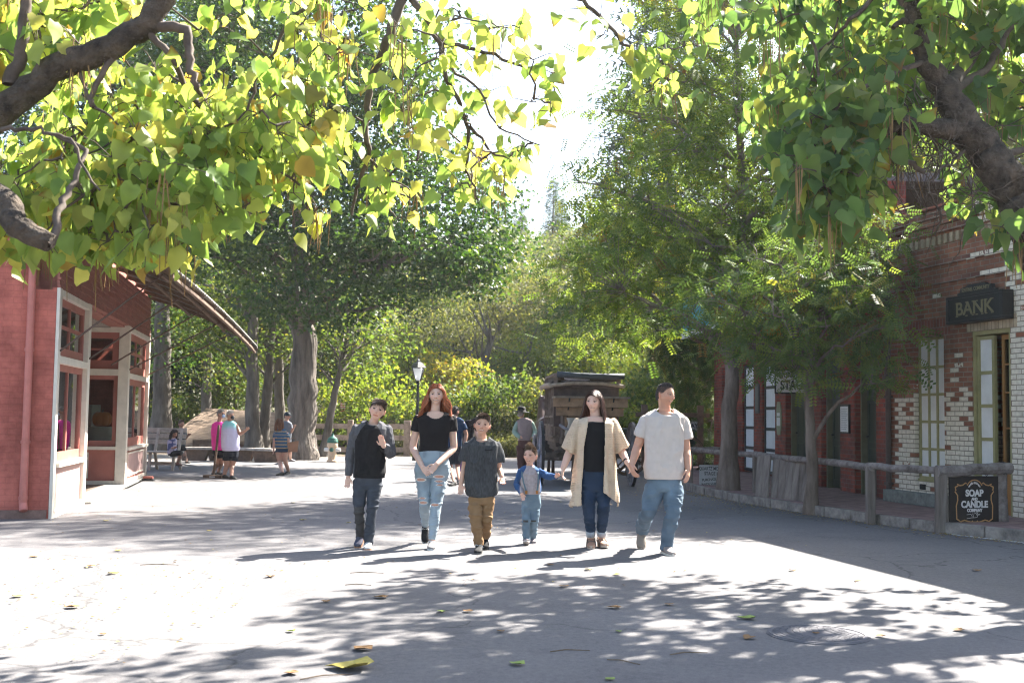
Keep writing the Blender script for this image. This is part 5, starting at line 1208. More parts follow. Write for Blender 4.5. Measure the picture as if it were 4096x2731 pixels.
    for c in podc:
        pb=MB()
        for k in range(rnd.randint(3,9)):
            x=c+Vector((rnd.gauss(0,.045),rnd.gauss(0,.045),rnd.uniform(-.05,.05)))-off; L_=rnd.uniform(.22,.42); sw=rnd.gauss(0,.03)
            pb.tube([x,x+Vector((sw*.4,sw*.3,-L_*.5)),x+Vector((sw,sw*.5,-L_))],[.003,.0045,.0025],4,cap=False)
        pb.build('seed_pods',POD,t)
    return t
def inpoly(u,v,poly):
    c=False;n=len(poly);j=n-1
    for i in range(n):
        if ((poly[i][1]>v)!=(poly[j][1]>v)) and (u<(poly[j][0]-poly[i][0])*(v-poly[i][1])/(poly[j][1]-poly[i][1])+poly[i][0]): c=not c
        j=i
    return c
def fill(poly,n,D0,D1,rnd,cn=(7,12),hole=None):
    us=[p[0] for p in poly];vs=[p[1] for p in poly];out=[]
    while len(out)<n:
        u=rnd.uniform(min(us),max(us));v=rnd.uniform(min(vs),max(vs))
        if inpoly(u,v,poly) and not (hole and any(inpoly(u,v,h) and rnd.random()<.85 for h in hole)):
            out.append((P(u,v,rnd.uniform(D0,D1)),rnd.randint(*cn)))
    return out
rc=random.Random(9)
L1=[(-60,-40),(120,-40),(150,0),(175,40),(200,90),(240,95),(262,60),(300,60),(318,95),(322,140),(312,170),(285,185),(250,190),(232,202),(238,220),(228,232),(205,236),(180,246),(150,256),(100,258),(40,252),(-60,252)]
LH=[[(-60,120),(60,45),(150,-10),(200,-10),(190,60),(100,100),(20,165),(-60,190)]]
cl=fill(L1,270,6.6,9.4,rc,(9,14),hole=[[(150,0),(250,0),(240,80),(150,110)]]+LH)
cl+=fill([(-60,160),(230,110),(238,190),(150,245),(-60,245)],85,6.4,8.6,rc,(9,14),hole=LH)
cl+=fill([(160,20),(260,-20),(340,-20),(350,60),(330,130),(240,130)],26,7.5,9.5,rc,(6,9))
cl+=fill([(-60,-40),(110,-40),(90,30),(-60,90)],22,7.2,9.4,rc,(6,10))
CEN=[(352,35),(375,60),(400,22),(430,15),(462,10),(482,30),(500,25),(518,30),(535,60),(548,78),(470,60),(492,90),(505,112),(535,100),(550,108),(455,100),(430,60),(420,112),(440,125),(397,110),(400,150),(375,168),(390,185),(408,200),(402,215),(345,135),(350,172),(465,155),(455,172),(478,158),(508,150),(516,160),(520,142),(500,172),(465,190),(458,180),(425,130),(372,130),(322,172),(312,198),(302,222),(318,205),(290,190),(280,160),(300,140),(330,100),(355,85),(385,90),(410,60),(360,10),(330,20),(440,90),(383,140),(470,120),(445,50),(505,60),(300,30),(335,65),(414,90),(395,40),(368,45),(345,110),(282,100),(268,80),(385,205),(470,175),(488,140),(450,30),(425,40),(305,95),(340,50),(320,125),(355,150),(395,170),(415,180),(376,190),(410,160),(288,130),(275,180),(262,200)]
for (u,v) in CEN:
    for k in range(1): 
        if rc.random()<.82: cl.append((P(u+rc.gauss(0,4),v+rc.gauss(0,3),rc.uniform(7.4,9.0)),rc.randint(5,8)))
for (u,v) in [(587,8),(604,34),(618,48),(628,55),(642,62),(655,70),(664,84),(648,92),(674,96),(666,52),(684,46),(600,20),(690,18),(668,68)]:
    cl.append((P(u,v,8.4),rc.randint(4,7)))
# leaves over the frame and left, so the crown carries on out of the picture
for k in range(60): cl.append((Vector((rc.uniform(-6.5,-3.0),rc.uniform(6,9),rc.uniform(2.6,5.5))),rc.randint(6,10)))
D=6.6
catalpa('catalpa_tree','large catalpa with yellow green heart leaves and thick limbs filling the upper left',
 [([Vector((-5.6,7.6,-.1)),Vector((-5.4,7.6,1.2)),P(-190,260,D),P(-60,170,D),P(0,112,D),P(60,66,D),P(110,48,D),P(148,22,D),P(178,-30,D),P(240,-90,D)],[.24,.22,.20,.12,.085,.08,.078,.07,.065,.05]),
  ([P(-190,260,D),P(-40,180,D-.4),P(5,200,D-.6),P(18,228,D-.7),P(50,243,D-.7)],[.12,.085,.07,.065,.05])],
 [([P(10,85,D),P(22,50,D),P(30,-20,D)],.045,.03),([P(148,22,D),P(160,-30,D)],.05,.03),([P(148,22,D),P(186,30,D),P(190,60,D),P(196,85,D),P(200,95,D+.2)],.035,.015),([P(120,45,D),P(90,95,D),P(92,108,D),P(80,70,D)],.02,.01),
  ([P(150,30,D),P(172,60,D),P(190,95,D+.3),P(215,125,D+.5),P(262,160,D+.8),P(300,185,D+.9)],.022,.008),
  ([P(50,243,D-.7),P(62,205,D-.5),P(75,180,D-.4),P(85,150,D-.3),P(55,135,D-.3)],.024,.01),([P(0,130,D-.6),P(40,128,D-.6),P(70,140,D-.6),P(100,190,D-.6)],.014,.006),
  ([P(240,-90,D),P(330,-60,8.0),P(404,-12,8.2)],.05,.045),
  ([P(404,-12,8.2),P(390,35,8.2),P(375,68,8.3),P(368,100,8.3),P(366,130,8.3),P(370,158,8.3),P(358,190,8.4),P(352,215,8.4)],.040,.010),
  ([P(404,-12,8.2),P(425,15,8.2),P(440,42,8.3),P(443,70,8.3),P(460,105,8.4),P(470,135,8.4),P(466,170,8.5),P(478,200,8.5)],.030,.008),
  ([P(440,42,8.3),P(485,52,8.4),P(530,68,8.5),P(552,80,8.5)],.018,.006),([P(470,125,8.4),P(490,150,8.4),P(520,165,8.4)],.014,.006),([P(443,62,8.3),P(480,90,8.4),P(500,130,8.4),P(540,145,8.5)],.012,.005),
  ([P(370,158,8.3),P(385,175,8.3),P(410,190,8.3)],.012,.005),([P(404,-12,8.2),P(350,-20,8.3),P(290,20,8.4),P(305,60,8.4),P(330,90,8.5)],.022,.008),([P(290,20,8.4),P(270,60,8.5),P(280,120,8.5),P(310,175,8.5)],.016,.006),
  ([P(404,-12,8.2),P(500,-70,8.4),P(572,-6,8.4),P(600,16,8.4),P(624,42,8.4),P(650,68,8.4),P(675,82,8.4)],.026,.006)],
 cl,5,PAL_CAT,.20,(-5.6,7.6,0))
# right catalpa
rc=random.Random(19); D=9.2
R1=[(772,-40),(1060,-40),(1060,100),(1000,120),(965,70),(925,85),(898,130),(870,190),(835,232),(805,240),(788,215),(790,170),(768,150),(770,90),(752,60),(758,10)]
clr=fill(R1,150,8.8,11.5,rc,(8,13),hole=[[(840,20),(905,0),(925,40),(860,70)]])
clr+=fill([(800,90),(900,90),(900,140),(850,220),(820,222),(795,180)],55,8.3,9.5,rc,(8,12))
clr+=fill([(985,185),(1050,185),(1050,262),(1005,255)],14,8.8,9.6,rc,(5,8))
clr+=fill([(690,-30),(780,-30),(775,30),(700,10)],10,9,11,rc,(4,7))
clrB=[]  # extra leaf clusters, mostly out of frame, added to shade the foreground asphalt
for k in range(150):
    z=rc.uniform(3.6,6.6); clrB.append((Vector((rc.uniform(4.2,9.0),rc.uniform(9.2,13.2),z)),rc.randint(6,10)))
clrB+=[(Vector((rc.uniform(3.4,6.6),rc.uniform(11.0,13.8),rc.uniform(5.0,6.2))),rc.randint(9,12)) for k in range(85)]
clrB+=[(Vector((rc.uniform(3.0,5.6),rc.uniform(12.6,14.5),rc.uniform(5.2,6.6))),rc.randint(9,13)) for k in range(95)]
clrB+=[(Vector((rc.uniform(3.3,6.8),rc.uniform(9.0,11.2),rc.uniform(5.4,6.6))),rc.randint(7,11)) for k in range(90)]
def breg(r):
    return P(r.gauss(925,40),r.gauss(140,28),r.uniform(8.9,9.8))
catalpa('catalpa_tree','leaning catalpa with rough dark trunk, bare shoots and deep green leaves at upper right',
 [([Vector((5.6,9.0,-.1)),Vector((5.5,9.1,.9)),P(1120,370,D),P(1045,250,D),P(1012,188,D),P(990,158,D),P(968,130,D),P(948,92,D),P(925,60,D),P(915,25,D),P(908,-40,D)],[.34,.31,.28,.20,.165,.155,.14,.11,.085,.075,.06]),
  ([P(968,130,D),P(935,128,D-.1),P(905,120,D-.2),P(880,135,D-.3)],[.10,.075,.055,.03])],
 [([P(915,25,D),P(902,20,D),P(893,28,D)],.028,.02),([P(910,5,D),P(880,-10,D),P(850,20,D),P(820,50,D+.5)],.03,.01),([P(948,92,D),P(985,70,D+.4),P(1010,30,D+.6),P(1050,0,D+.8)],.04,.015),
  ([P(990,158,D),P(1024,150,D+.3),P(1060,120,D+.5)],.04,.02),([P(880,135,D-.3),P(850,150,D-.3),P(820,175,D-.3),P(805,200,D-.2)],.022,.008),([P(905,120,D-.2),P(905,160,D-.2),P(925,172,D-.2)],.03,.02),
  ([P(795,-20,D),P(800,20,D),P(815,45,D),P(820,85,D),P(808,115,D),P(820,150,D)],.018,.007),([P(908,-40,D),P(850,-50,D),P(795,-20,D)],.04,.018),
  ([P(925,60,D),P(880,80,D-.4),P(840,100,D-.5),P(810,160,D-.5)],.024,.008),([P(968,150,D),P(945,165,D-.1),P(925,185,D-.1),P(940,215,D-.1),P(935,235,D)],.014,.006),
  ([P(948,92,D),Vector((4.5,10.5,5.2)),Vector((6,11.5,5.8))],.07,.03),([P(908,-40,D),Vector((3.2,10,6.0)),Vector((5,10.6,6.2))],.05,.03)],
 clr+clrB,6,PAL_CATG,.32,(5.6,9.0,0),bare=190,barereg=breg,perl=(6,10),lsize=(.10,.19))
# ================================================================= PEOPLE
SKIN=attrmat('skin',.5,.35,sss=.12); CLOTH=attrmat('cloth',.9,.15,bump=.35,bscale=220); DENIM=attrmat('denim',.85,.2,bump=.5,bscale=160)
HAIRM=leafmat('hair_fibre',.12,(1.1,1.0,.8),.38,.45); SHOEM=attrmat('shoe_cloth',.8,.25); EYEM=attrmat('eye',.15,.5)
def vox(mb,voxel,smooth=2,fac=.5):
    me=bpy.data.meshes.new('tmp'); me.from_pydata(mb.v,[],mb.f); me.update(); o=bpy.data.objects.new('tmp',me); C.objects.link(o)
    r=o.modifiers.new('r','REMESH'); r.mode='VOXEL'; r.voxel_size=voxel
    if smooth: s=o.modifiers.new('s','SMOOTH'); s.iterations=smooth; s.factor=fac
    bpy.context.view_layer.update(); dg=bpy.context.evaluated_depsgraph_get(); m2=bpy.data.meshes.new_from_object(o.evaluated_get(dg))
    V=np.empty(len(m2.vertices)*3,dtype=np.float32); m2.vertices.foreach_get('co',V); V=V.reshape(-1,3).astype(float)
    ls=np.empty(len(m2.polygons),dtype=np.int32); m2.polygons.foreach_get('loop_total',ls)
    li=np.empty(len(m2.loops),dtype=np.int32); m2.loops.foreach_get('vertex_index',li)
    if (ls==4).all(): Q=li.reshape(-1,4)
    else: Q=np.array([list(p.vertices)+([p.vertices[-1]] if len(p.vertices)==3 else []) for p in m2.polygons if len(p.vertices) in (3,4)])
    bpy.data.objects.remove(o); bpy.data.meshes.remove(me); bpy.data.meshes.remove(m2); return V,Q
def vnormals(V,Q):
    n=np.cross(V[Q[:,2]]-V[Q[:,0]],V[Q[:,3]]-V[Q[:,1]]); N_=np.zeros_like(V)
    for k in range(4): np.add.at(N_,Q[:,k],n)
    return unit(N_)
def wrinkle(V,Q,amp,sc,seed,mask=None):
    N_=vnormals(V,Q); p=V*np.array(sc); w1=vnoise(p,1.0,seed); w2=vnoise(p+w1[:,None]*.8,2.1,seed+1)
    d=(1-np.abs(2*w1-1))**2.2*1.2+.45*(1-np.abs(2*w2-1))**1.6 -.32
    if mask is not None: d=d*mask(V)
    return V+N_*(d*amp)[:,None]
def loft(mb,rings,n=28,expo=2.3):
    """rings: list of (center, ax, ay, a, b)"""
    vs=[];fs=[]
    for (c,ax,ay,a,b) in rings:
        for k in range(n):
            t=2*math.pi*k/n; ct,st_=math.cos(t),math.sin(t)
            x=a*math.copysign(abs(ct)**(2/expo),ct); y=b*math.copysign(abs(st_)**(2/expo),st_)
            vs.append(tuple(Vector(c)+ax*x+ay*y))
    m=len(rings)
    for i in range(m-1):
        for k in range(n): a=i*n+k;b=i*n+(k+1)%n; fs.append((a,b,b+n,a+n))
    fs.append(tuple(range(n-1,-1,-1))); fs.append(tuple((m-1)*n+k for k in range(n))); mb.add(vs,fs)
def limb(mb,pts,rad,n=14,ends=True,sub=4):
    """smooth tapered limb through joints"""
    pts=[Vector(p) for p in pts]; P2=[];R2=[]
    m=len(pts)
    for i in range(m-1):
        p0=pts[max(i-1,0)];p1=pts[i];p2=pts[i+1];p3=pts[min(i+2,m-1)]
        for q in range(sub):
            t=q/sub; 
            a=p1*(2*t**3-3*t**2+1)+p2*(-2*t**3+3*t**2)+(p2-p0)*.25*(t**3-2*t**2+t)+(p3-p1)*.25*(t**3-t**2)
            P2.append(a); R2.append(rad[i]*(1-t)+rad[i+1]*t)
    P2.append(pts[-1]); R2.append(rad[-1])
    if ends:
        d0=(P2[0]-P2[1]).normalized();d1=(P2[-1]-P2[-2]).normalized()
        P2=[P2[0]+d0*R2[0]*.8,P2[0]+d0*R2[0]*.5]+P2+[P2[-1]+d1*R2[-1]*.5,P2[-1]+d1*R2[-1]*.8]; R2=[R2[0]*.45,R2[0]*.85]+R2+[R2[-1]*.85,R2[-1]*.45]
    mb.tube(P2,R2,n)
def hand(mb,wr,d,side,nrm,S,curl=.5,thumb=.7,spread=.12,fr=.046):
    d=Vector(d).normalized(); side=Vector(side); side=(side-d*side.dot(d)).normalized(); nn=d.cross(side); 
    if nn.dot(Vector(nrm))<0: nn=-nn
    wr=Vector(wr)
    pl=.44*S
    loft(mb,[(wr-d*.06*S,side,nn,.14*S,.10*S),(wr+d*.06*S,side,nn,.17*S,.095*S),(wr+d*.25*S,side,nn,.215*S,.085*S),(wr+d*pl,side,nn,.21*S,.07*S),(wr+d*(pl+.03*S),side,nn,.18*S,.05*S)],16,2.4)
    for k,(off,ln) in enumerate(((.155,.40),(.052,.46),(-.052,.43),(-.15,.34))):
        p=wr+d*(pl-.03*S)+side*off*S; dd=(d+side*(off*spread*4)).normalized(); pts=[p]; c=curl*(1+.12*k)
        for seg,fl in ((.42,.35),(.33,.9),(.25,1.3)):
            a=c*fl; v=dd*math.cos(a)+nn*math.sin(a); p=p+v*ln*S*seg; pts.append(p)
        limb(mb,pts,[fr*S,fr*S*.98,fr*S*.9,fr*S*.78],8,True,2)
    p=wr+d*.14*S+side*.15*S; v1=(d*.62+side*.75+nn*.25*thumb).normalized(); v2=(d*.9+side*.25+nn*.3*thumb).normalized()
    limb(mb,[p-side*.08*S,p+v1*.14*S,p+v1*.17*S+v2*.13*S,p+v1*.17*S+v2*.27*S],[.065*S,.06*S,.052*S,.042*S],8,True,2)
def headmesh(mb,c,H,Rm,jaw=1.0,nose=1.0):
    nu,nv=56,44; vs=[];fs=[]
    def ga(x,s): return math.exp(-(x/s)**2)
    for j in range(nv+1):
        th=math.pi*j/nv
        for i in range(nu):
            a=2*math.pi*i/nu; nx=math.sin(th)*math.cos(a); ny=math.sin(th)*math.sin(a); nz=math.cos(th)
            x=nx*.335;y=ny*.41;z=nz*.5
            if z<-.02:
                k=min(1,(-.02-z)/.48); k=k*k*(3-2*k); x*=1-.36*k*(2-jaw); 
                if y>0: y*=1-.6*k
                else: y*=1-.10*k
            if z>.1: x*=1+.04*min(1,(z-.1)/.3)
            if y<-.05:
                ax=abs(x)
                b=0
                nz_=max(0,min(1,(.10-z)/.24)) if z>-.14 else max(0,1-(-.14-z)/.05)
                b+=.105*nose*ga(x,.048)*nz_
                b+=.03*ga(x,.10)*ga(z+.13,.05)
                b-=.040*ga(ax-.150,.085)*ga(z-.02,.055)
                b+=.014*ga(ax-.15,.12)*ga(z-.115,.04)
                b+=.016*ga(ax-.20,.08)*ga(z+.10,.08)
                b+=.022*ga(x,.11)*ga(z+.245,.035)-.010*ga(x,.12)*ga(z+.25,.010)
                b-=.012*ga(x,.12)*ga(z+.315,.03); b+=.030*ga(x,.12)*ga(z+.41,.06)
                y-=b
            vs.append(tuple(c+Rm@(Vector((x,y,z))*H)))
    for j in range(nv):
        for i in range(nu): a=j*nu+i;b=j*nu+(i+1)%nu; fs.append((a,a+nu,b+nu,b))
    mb.add(vs,fs)
    for s in (-1,1):
        M_=(Rm@Matrix.Rotation(s*.45,3,'Z')@Matrix.Rotation(-.15,3,'X')).to_4x4()
        mb.ell(c+Rm@(Vector((s*.355,.04,-.02))*H),(.022*H*1.3,.075*H,.135*H),M_,12,10)
HLX=[-.44,-.33,-.22,-.12,.02,.12,.44]; HLZ=[.345,.30,.18,.04,-.02,-.20,-.26]
def hairmask(q,shift=0.0): return q[:,2]>np.interp(q[:,1],HLX,HLZ)+shift+ (np.abs(q[:,0])<.2)*(q[:,1]<-.2)*.0
def paint_head(V,col,c,H,Rm,sp):
    q=(V-np.array(c))@np.array(Rm)/H; x,y,z=q[:,0],q[:,1],q[:,2]; r=np.sqrt((x/.42)**2+(y/.55)**2+(z/.58)**2); m=r<1.05
    ax=np.abs(x); front=m&(y<-.18)
    def put_(mask,c_,k=1.0): col[mask]=col[mask]*(1-k)+np.array(c_)*k
    sk=np.array(sp['skin']); red=sk*np.array([1.05,.72,.66]); lip=np.array(sp.get('lip',sk*np.array([.85,.48,.46]))); hc=np.array(sp['haircol'])
    w_=np.exp(-((ax-.19)/.09)**2-((z+.1)/.08)**2)*front; col[:]=col*(1-.45*w_[:,None])+red*.45*w_[:,None]
    w_=np.exp(-(x/.06)**2-((z+.12)/.05)**2)*front; col[:]=col*(1-.4*w_[:,None])+red*.4*w_[:,None]
    put_(m&(ax>.345)&(z<.14)&(z>-.18)&(y>-.12),red,.6)
    sm=sp.get('smile',.3); zc=-.262+sm*1.3*x*x; mw=.118+.035*sm
    put_(front&(ax<mw*(1-.25*np.abs(z-zc)/.034))&(np.abs(z-zc)<.034),lip,.8)
    op=sp.get('open',.0)
    if op>0:
        put_(front&(ax<mw*.92)&(np.abs(z-zc)<.015+.014*op),(.12,.035,.035),.9); put_(front&(ax<mw*.78)&(z-zc>-.008)&(z-zc<.014+.010*op),(.66,.61,.56),.92)
    else: put_(front&(ax<mw)&(np.abs(z-zc)<.007),lip*.45,.9)
    w_=np.exp(-((ax-mw-.035)/.018)**2-((z+.235)/.06)**2)*front*sm; col[:]=col*(1-.45*w_[:,None])+sk*np.array([.55,.42,.38])*.45*w_[:,None]  # smile crease shade painted beside the mouth corners
    zb=.122+.10*(ax-.07)-1.1*np.maximum(0,ax-.18)**1.0*.6
    put_(front&(ax>.055)&(ax<.245)&(np.abs(z-zb)<.016),np.array(sp.get('browcol',hc*.8)),sp.get('brow',.75))
    # socket, lid and nostril shade painted into the skin colour, plus lashes
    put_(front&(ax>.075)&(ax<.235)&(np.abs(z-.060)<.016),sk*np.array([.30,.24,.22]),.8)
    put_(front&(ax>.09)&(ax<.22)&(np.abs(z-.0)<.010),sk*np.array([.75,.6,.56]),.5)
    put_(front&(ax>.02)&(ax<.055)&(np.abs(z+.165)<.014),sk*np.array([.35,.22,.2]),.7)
    if sp.get('stubble'):
        put_(m&(z<-.12)&(y<.05)&(z<-.16+ .0*x),sk*np.array([.72,.66,.66]),sp['stubble'])
    hm=m&hairmask(q,sp.get('hlshift',0))&~((ax>.345)&(z<.14)&(y>-.12)&(y<.14))
    if sp.get('hair')!='bald': put_(hm,hc*.7,sp.get('scalp',.95))
    return col
def strands_mesh(name,paths,rad,cols,mat,parent):
    """paths (n,k,3)"""
    n,k,_=paths.shape; t=unit((paths[:,-1]-paths[:,0])); e1=unit(np.cross(t,np.array([.3,.9,.31]))); e2=np.cross(t,e1)
    prof=np.array([1.0]*(k-2)+[.8,.25]); V=[]
    for a in range(3):
        an=2*math.pi*a/3; off=e1*math.cos(an)+e2*math.sin(an); V.append(paths+off[:,None,:]*rad[:,None,None]*prof[None,:,None])
    V=np.stack(V,axis=2).reshape(-1,3); base=(np.arange(n)*k*3)[:,None,None]; q=[]
    for i in range(k-1):
        for a in range(3): b=(a+1)%3; q.append((i*3+a,i*3+b,(i+1)*3+b,(i+1)*3+a))
    Q=(np.array(q)[None]+base).reshape(-1,4); return npmesh(name,V,Q,mat,parent,col=np.repeat(cols,k*3,axis=0),smooth=True)
def make_hair(parent,c,H,Rm,sp,seed,sub=1.0):
    rg=np.random.default_rng(seed); style=sp['hair']; hc=np.array(sp['haircol'])
    n0=int({'buzz':2600,'short':2600,'fringe':2600,'spiky':2400,'long':2600,'bob':2600,'curly':1500}[style]*sub)
    d=unit(rg.normal(size=(n0*2,3))); q=d*np.array([.345,.42,.505]); 
    k_=np.clip((-.02-q[:,2])/.48,0,1); q[:,0]*=1-.3*k_; q[:,1]=np.where(q[:,1]>0,q[:,1]*(1-.45*k_),q[:,1])
    q=q[hairmask(q,sp.get('hlshift',0))]; q=q[~((np.abs(q[:,0])>.31)&(q[:,2]<.12)&(np.abs(q[:,1]-.0)<.11))]; n=len(q); nrm=unit(q/np.array([.345,.42,.505])**2)
    down=np.array([0,0,-1.0]); x=q[:,0]; px=sp.get('part',0.0)
    if style in('buzz','short','fringe','spiky','curly'):
        steps=5; L=np.full(n,{'buzz':.06,'short':.11,'fringe':.17,'spiky':.09,'curly':.2}[style])
        top=np.clip((q[:,2]-.2)/.2,0,1); L=L*(.45+.75*top)
        dr=nrm*.36+rg.normal(size=(n,3))*.18
        if style=='short': dr+=np.array([.15,-.22,.1])*top[:,None]+down*.5*(1-top[:,None])
        if style=='buzz': dr+=np.array([0,-.3,.1])*top[:,None]+down*.35*(1-top[:,None])
        if style=='fringe':
            fr=top*(q[:,1]<.1); dr+=np.array([.75,-.75,-.15])*fr[:,None]+down*.7*(1-top[:,None]); L*=(1+.75*fr*(q[:,1]<-.1))
        if style=='spiky':
            fr=np.exp(-((q[:,0]-sp.get('spx',0))/.13)**2)*(q[:,2]>.3)*(q[:,1]<.1); dr+=np.array([-.35,-.25,1.6])*fr[:,None]+down*.4*(1-top[:,None]); L*=(1+1.6*fr)
        if style=='curly': dr+=rg.normal(size=(n,3))*.5
        dr=unit(dr); P_=np.zeros((n,steps,3)); p=q.copy(); P_[:,0]=p
        for s in range(1,steps):
            p=p+dr*(L/(steps-1))[:,None]
            if style in('fringe','short'): dr=unit(dr+down*.22*(1 if style=='fringe' else .6))
            if style=='curly': dr=unit(dr+rg.normal(size=(n,3))*.6)
            e=np.sqrt((p[:,0]/.36)**2+(p[:,1]/.44)**2+(p[:,2]/.525)**2); ins=e<1; p[ins]=p[ins]/e[ins][:,None]; P_[:,s]=p
        rad=np.full(n,.0085)*rg.uniform(.7,1.2,n)
    else:
        Lm=sp.get('len',1.5); steps=18; sg=np.where(x-px+rg.normal(size=n)*.02>=0,1.0,-1.0); L=Lm*rg.uniform(.93,1.03,n)+.0
        # total length measured so that all ends reach the same level
        L=L+ (q[:,2]-.0)*.9 
        dr=unit(nrm*.25+np.stack([sg*.9,np.where(q[:,1]<0,-.15,.35),-.25+0*x],1)); P_=np.zeros((n,steps,3)); p=q.copy(); P_[:,0]=p; st=L/(steps-1); lay=rg.uniform(1.0,1.13,n); ph=rg.uniform(0,.9,n)+q[:,1]*3
        wave=sp.get('wave',0)
        for s in range(1,steps):
            f=s/(steps-1); dr=unit(dr*.62+down*.38)
            dd=dr.copy()
            if wave: dd[:,0]+=wave*np.sin(f*11+ph+sg)*f; dd[:,1]+=wave*.6*np.cos(f*10+ph)*f; dd[:,0]+=sg*wave*.9*max(0,f-.55)
            if sp.get('flare'): dd[:,0]+=sg*sp['flare']*np.clip((f-.35)/.3,0,1)
            dd=unit(dd); p=p+dd*st[:,None]
            e=np.sqrt((p[:,0]/.37)**2+(p[:,1]/.45)**2+(p[:,2]/.53)**2)/lay; ins=(e<1)&(p[:,2]>-.35); p[ins]=p[ins]/e[ins][:,None]
            # keep the face clear
            fz=(p[:,1]<-.10)&(p[:,2]<.34)&(p[:,2]>-.6); lim=np.interp(p[:,2],[-.6,-.35,-.1,.1,.22,.34],[.29,.30,.36,.36,.30,.10]); bad=fz&(np.abs(p[:,0])<lim); p[bad,0]=np.where(sg[bad]>0,1,-1)*lim[bad]*rg.uniform(1.0,1.06,bad.sum()); f2=(p[:,2]<.24)&(p[:,1]<-.2)&(p[:,2]>-.55); p[f2,1]=-.2+(p[f2,1]+.2)*.25
            # neck
            nk=(p[:,2]<-.3); rr=np.sqrt(p[:,0]**2+(p[:,1]-.03)**2); b2=nk&(rr<.27); p[b2,0]*=(.27/np.maximum(rr[b2],.05)); 
            sh=(p[:,2]<-.70); p[sh,2]=np.maximum(p[sh,2],-.86-np.maximum(0,np.abs(p[sh,0])-.45)*.5) if sp.get('onsh') else p[sh,2]
            P_[:,s]=p
        rad=np.full(n,.011)*rg.uniform(.7,1.2,n)
    W=(P_.reshape(-1,3)*H)@np.array(Rm).T+np.array(c); W=W.reshape(n,-1,3)
    cols=hc*rg.uniform(.5,1.8,(n,1))*np.array([1,1,1]); strands_mesh('hair',W,rad*H,cols,HAIRM,parent)
def shoe(parent,toe,fw,pitch,L,up_col,sole_col,lace=None,style='sneaker',w=1.0):
    """toe: world-local point of toe tip on the sole; fw: heading of toes (unit, horizontal). returns ankle"""
    fw=Vector((fw[0],fw[1],0)).normalized(); sd=Vector((-fw.y,fw.x,0)); Z=Vector((0,0,1)); f=fw*math.cos(pitch)+Z*math.sin(pitch); u=Z*math.cos(pitch)-fw*math.sin(pitch)
    O=Vector(toe)-f*L      # heel, sole level
    prof=[(-.02,.02,.10,.25),(.02,.05,.125,.29),(.12,.058,.135,.33),(.28,.058,.125,.38),(.42,.062,.098,.33),(.6,.072,.07,.24),(.78,.076,.055,.19),(.92,.062,.045,.15),(1.0,.03,.03,.10)]
    m_=MB(); rings=[]
    for (t,hw_,_h,hh) in prof:
        h=hh*L if style!='low' else hh*L*.85
        rings.append((O+f*(t*L)+u*(h/2+.012),sd,u,hw_*L*2.55*w,h/2))
    loft(m_,rings,20,2.6); V,Q=vox(m_,.006,1)
    col=np.tile(np.array(up_col,float),(len(V),1)); so_=npmesh('shoe',V,Q,SHOEM,parent,col=col,smooth=True)
    m_=MB(); out=[]
    ol=[(-.03,.0),(-.01,.13),(.1,.155),(.3,.15),(.5,.165),(.72,.185),(.88,.165),(.98,.09),(1.015,0)]
    pts=[(t,h_*w) for t,h_ in ol]+[(t,-h_*w) for t,h_ in ol[-2:0:-1]]; n=len(pts); vs=[]
    for z in (0,.095*L if style!='wedge' else .16*L): vs+=[tuple(O+f*(t*L)+sd*(h_*L)+u*z) for t,h_ in pts]
    m_.add(vs,[tuple(range(n-1,-1,-1)),tuple(range(n,2*n))]+[(i,(i+1)%n,(i+1)%n+n,i+n) for i in range(n)])
    V=np.array(m_.v); o=m_.build('sole',pmat('sole_%d'%(int(sole_col[0]*1000)),sole_col,.8,.15,30,.2),so_)
    if lace is not None:
        m_=MB()
        for k in range(4):
            t=.40+.09*k; h=(.33-.10*(k/1.6))*L*(.85 if style=='low' else 1); c_=O+f*(t*L)+u*(h+.006); m_.tube([c_-sd*.05*L*1.6+u*-.006,c_+u*.004,c_+sd*.05*L*1.6+u*-.006],.0045,5)
        c_=O+f*(.42*L)+u*(.36*L)
        for s in (-1,1): m_.tube([c_,c_+sd*s*.03+u*.01,c_+sd*s*.045-u*.02],.003,5)
        m_.build('laces',lace,so_)
    return O+f*(.20*L)+u*(.34*L)
LACEW=pmat('lace_white',(.7,.7,.7),.8,.1,20,0); LACEB=pmat('lace_black',(.02,.02,.02),.8,.1,20,0)
def rotm(yaw,pitch,roll):
    """yaw>0 turns the face to picture right, pitch>0 looks up, roll>0 tips the crown to picture right"""
    return (Matrix.Rotation(roll,3,'Y')@Matrix.Rotation(yaw,3,'Z')@Matrix.Rotation(-pitch,3,'X'))
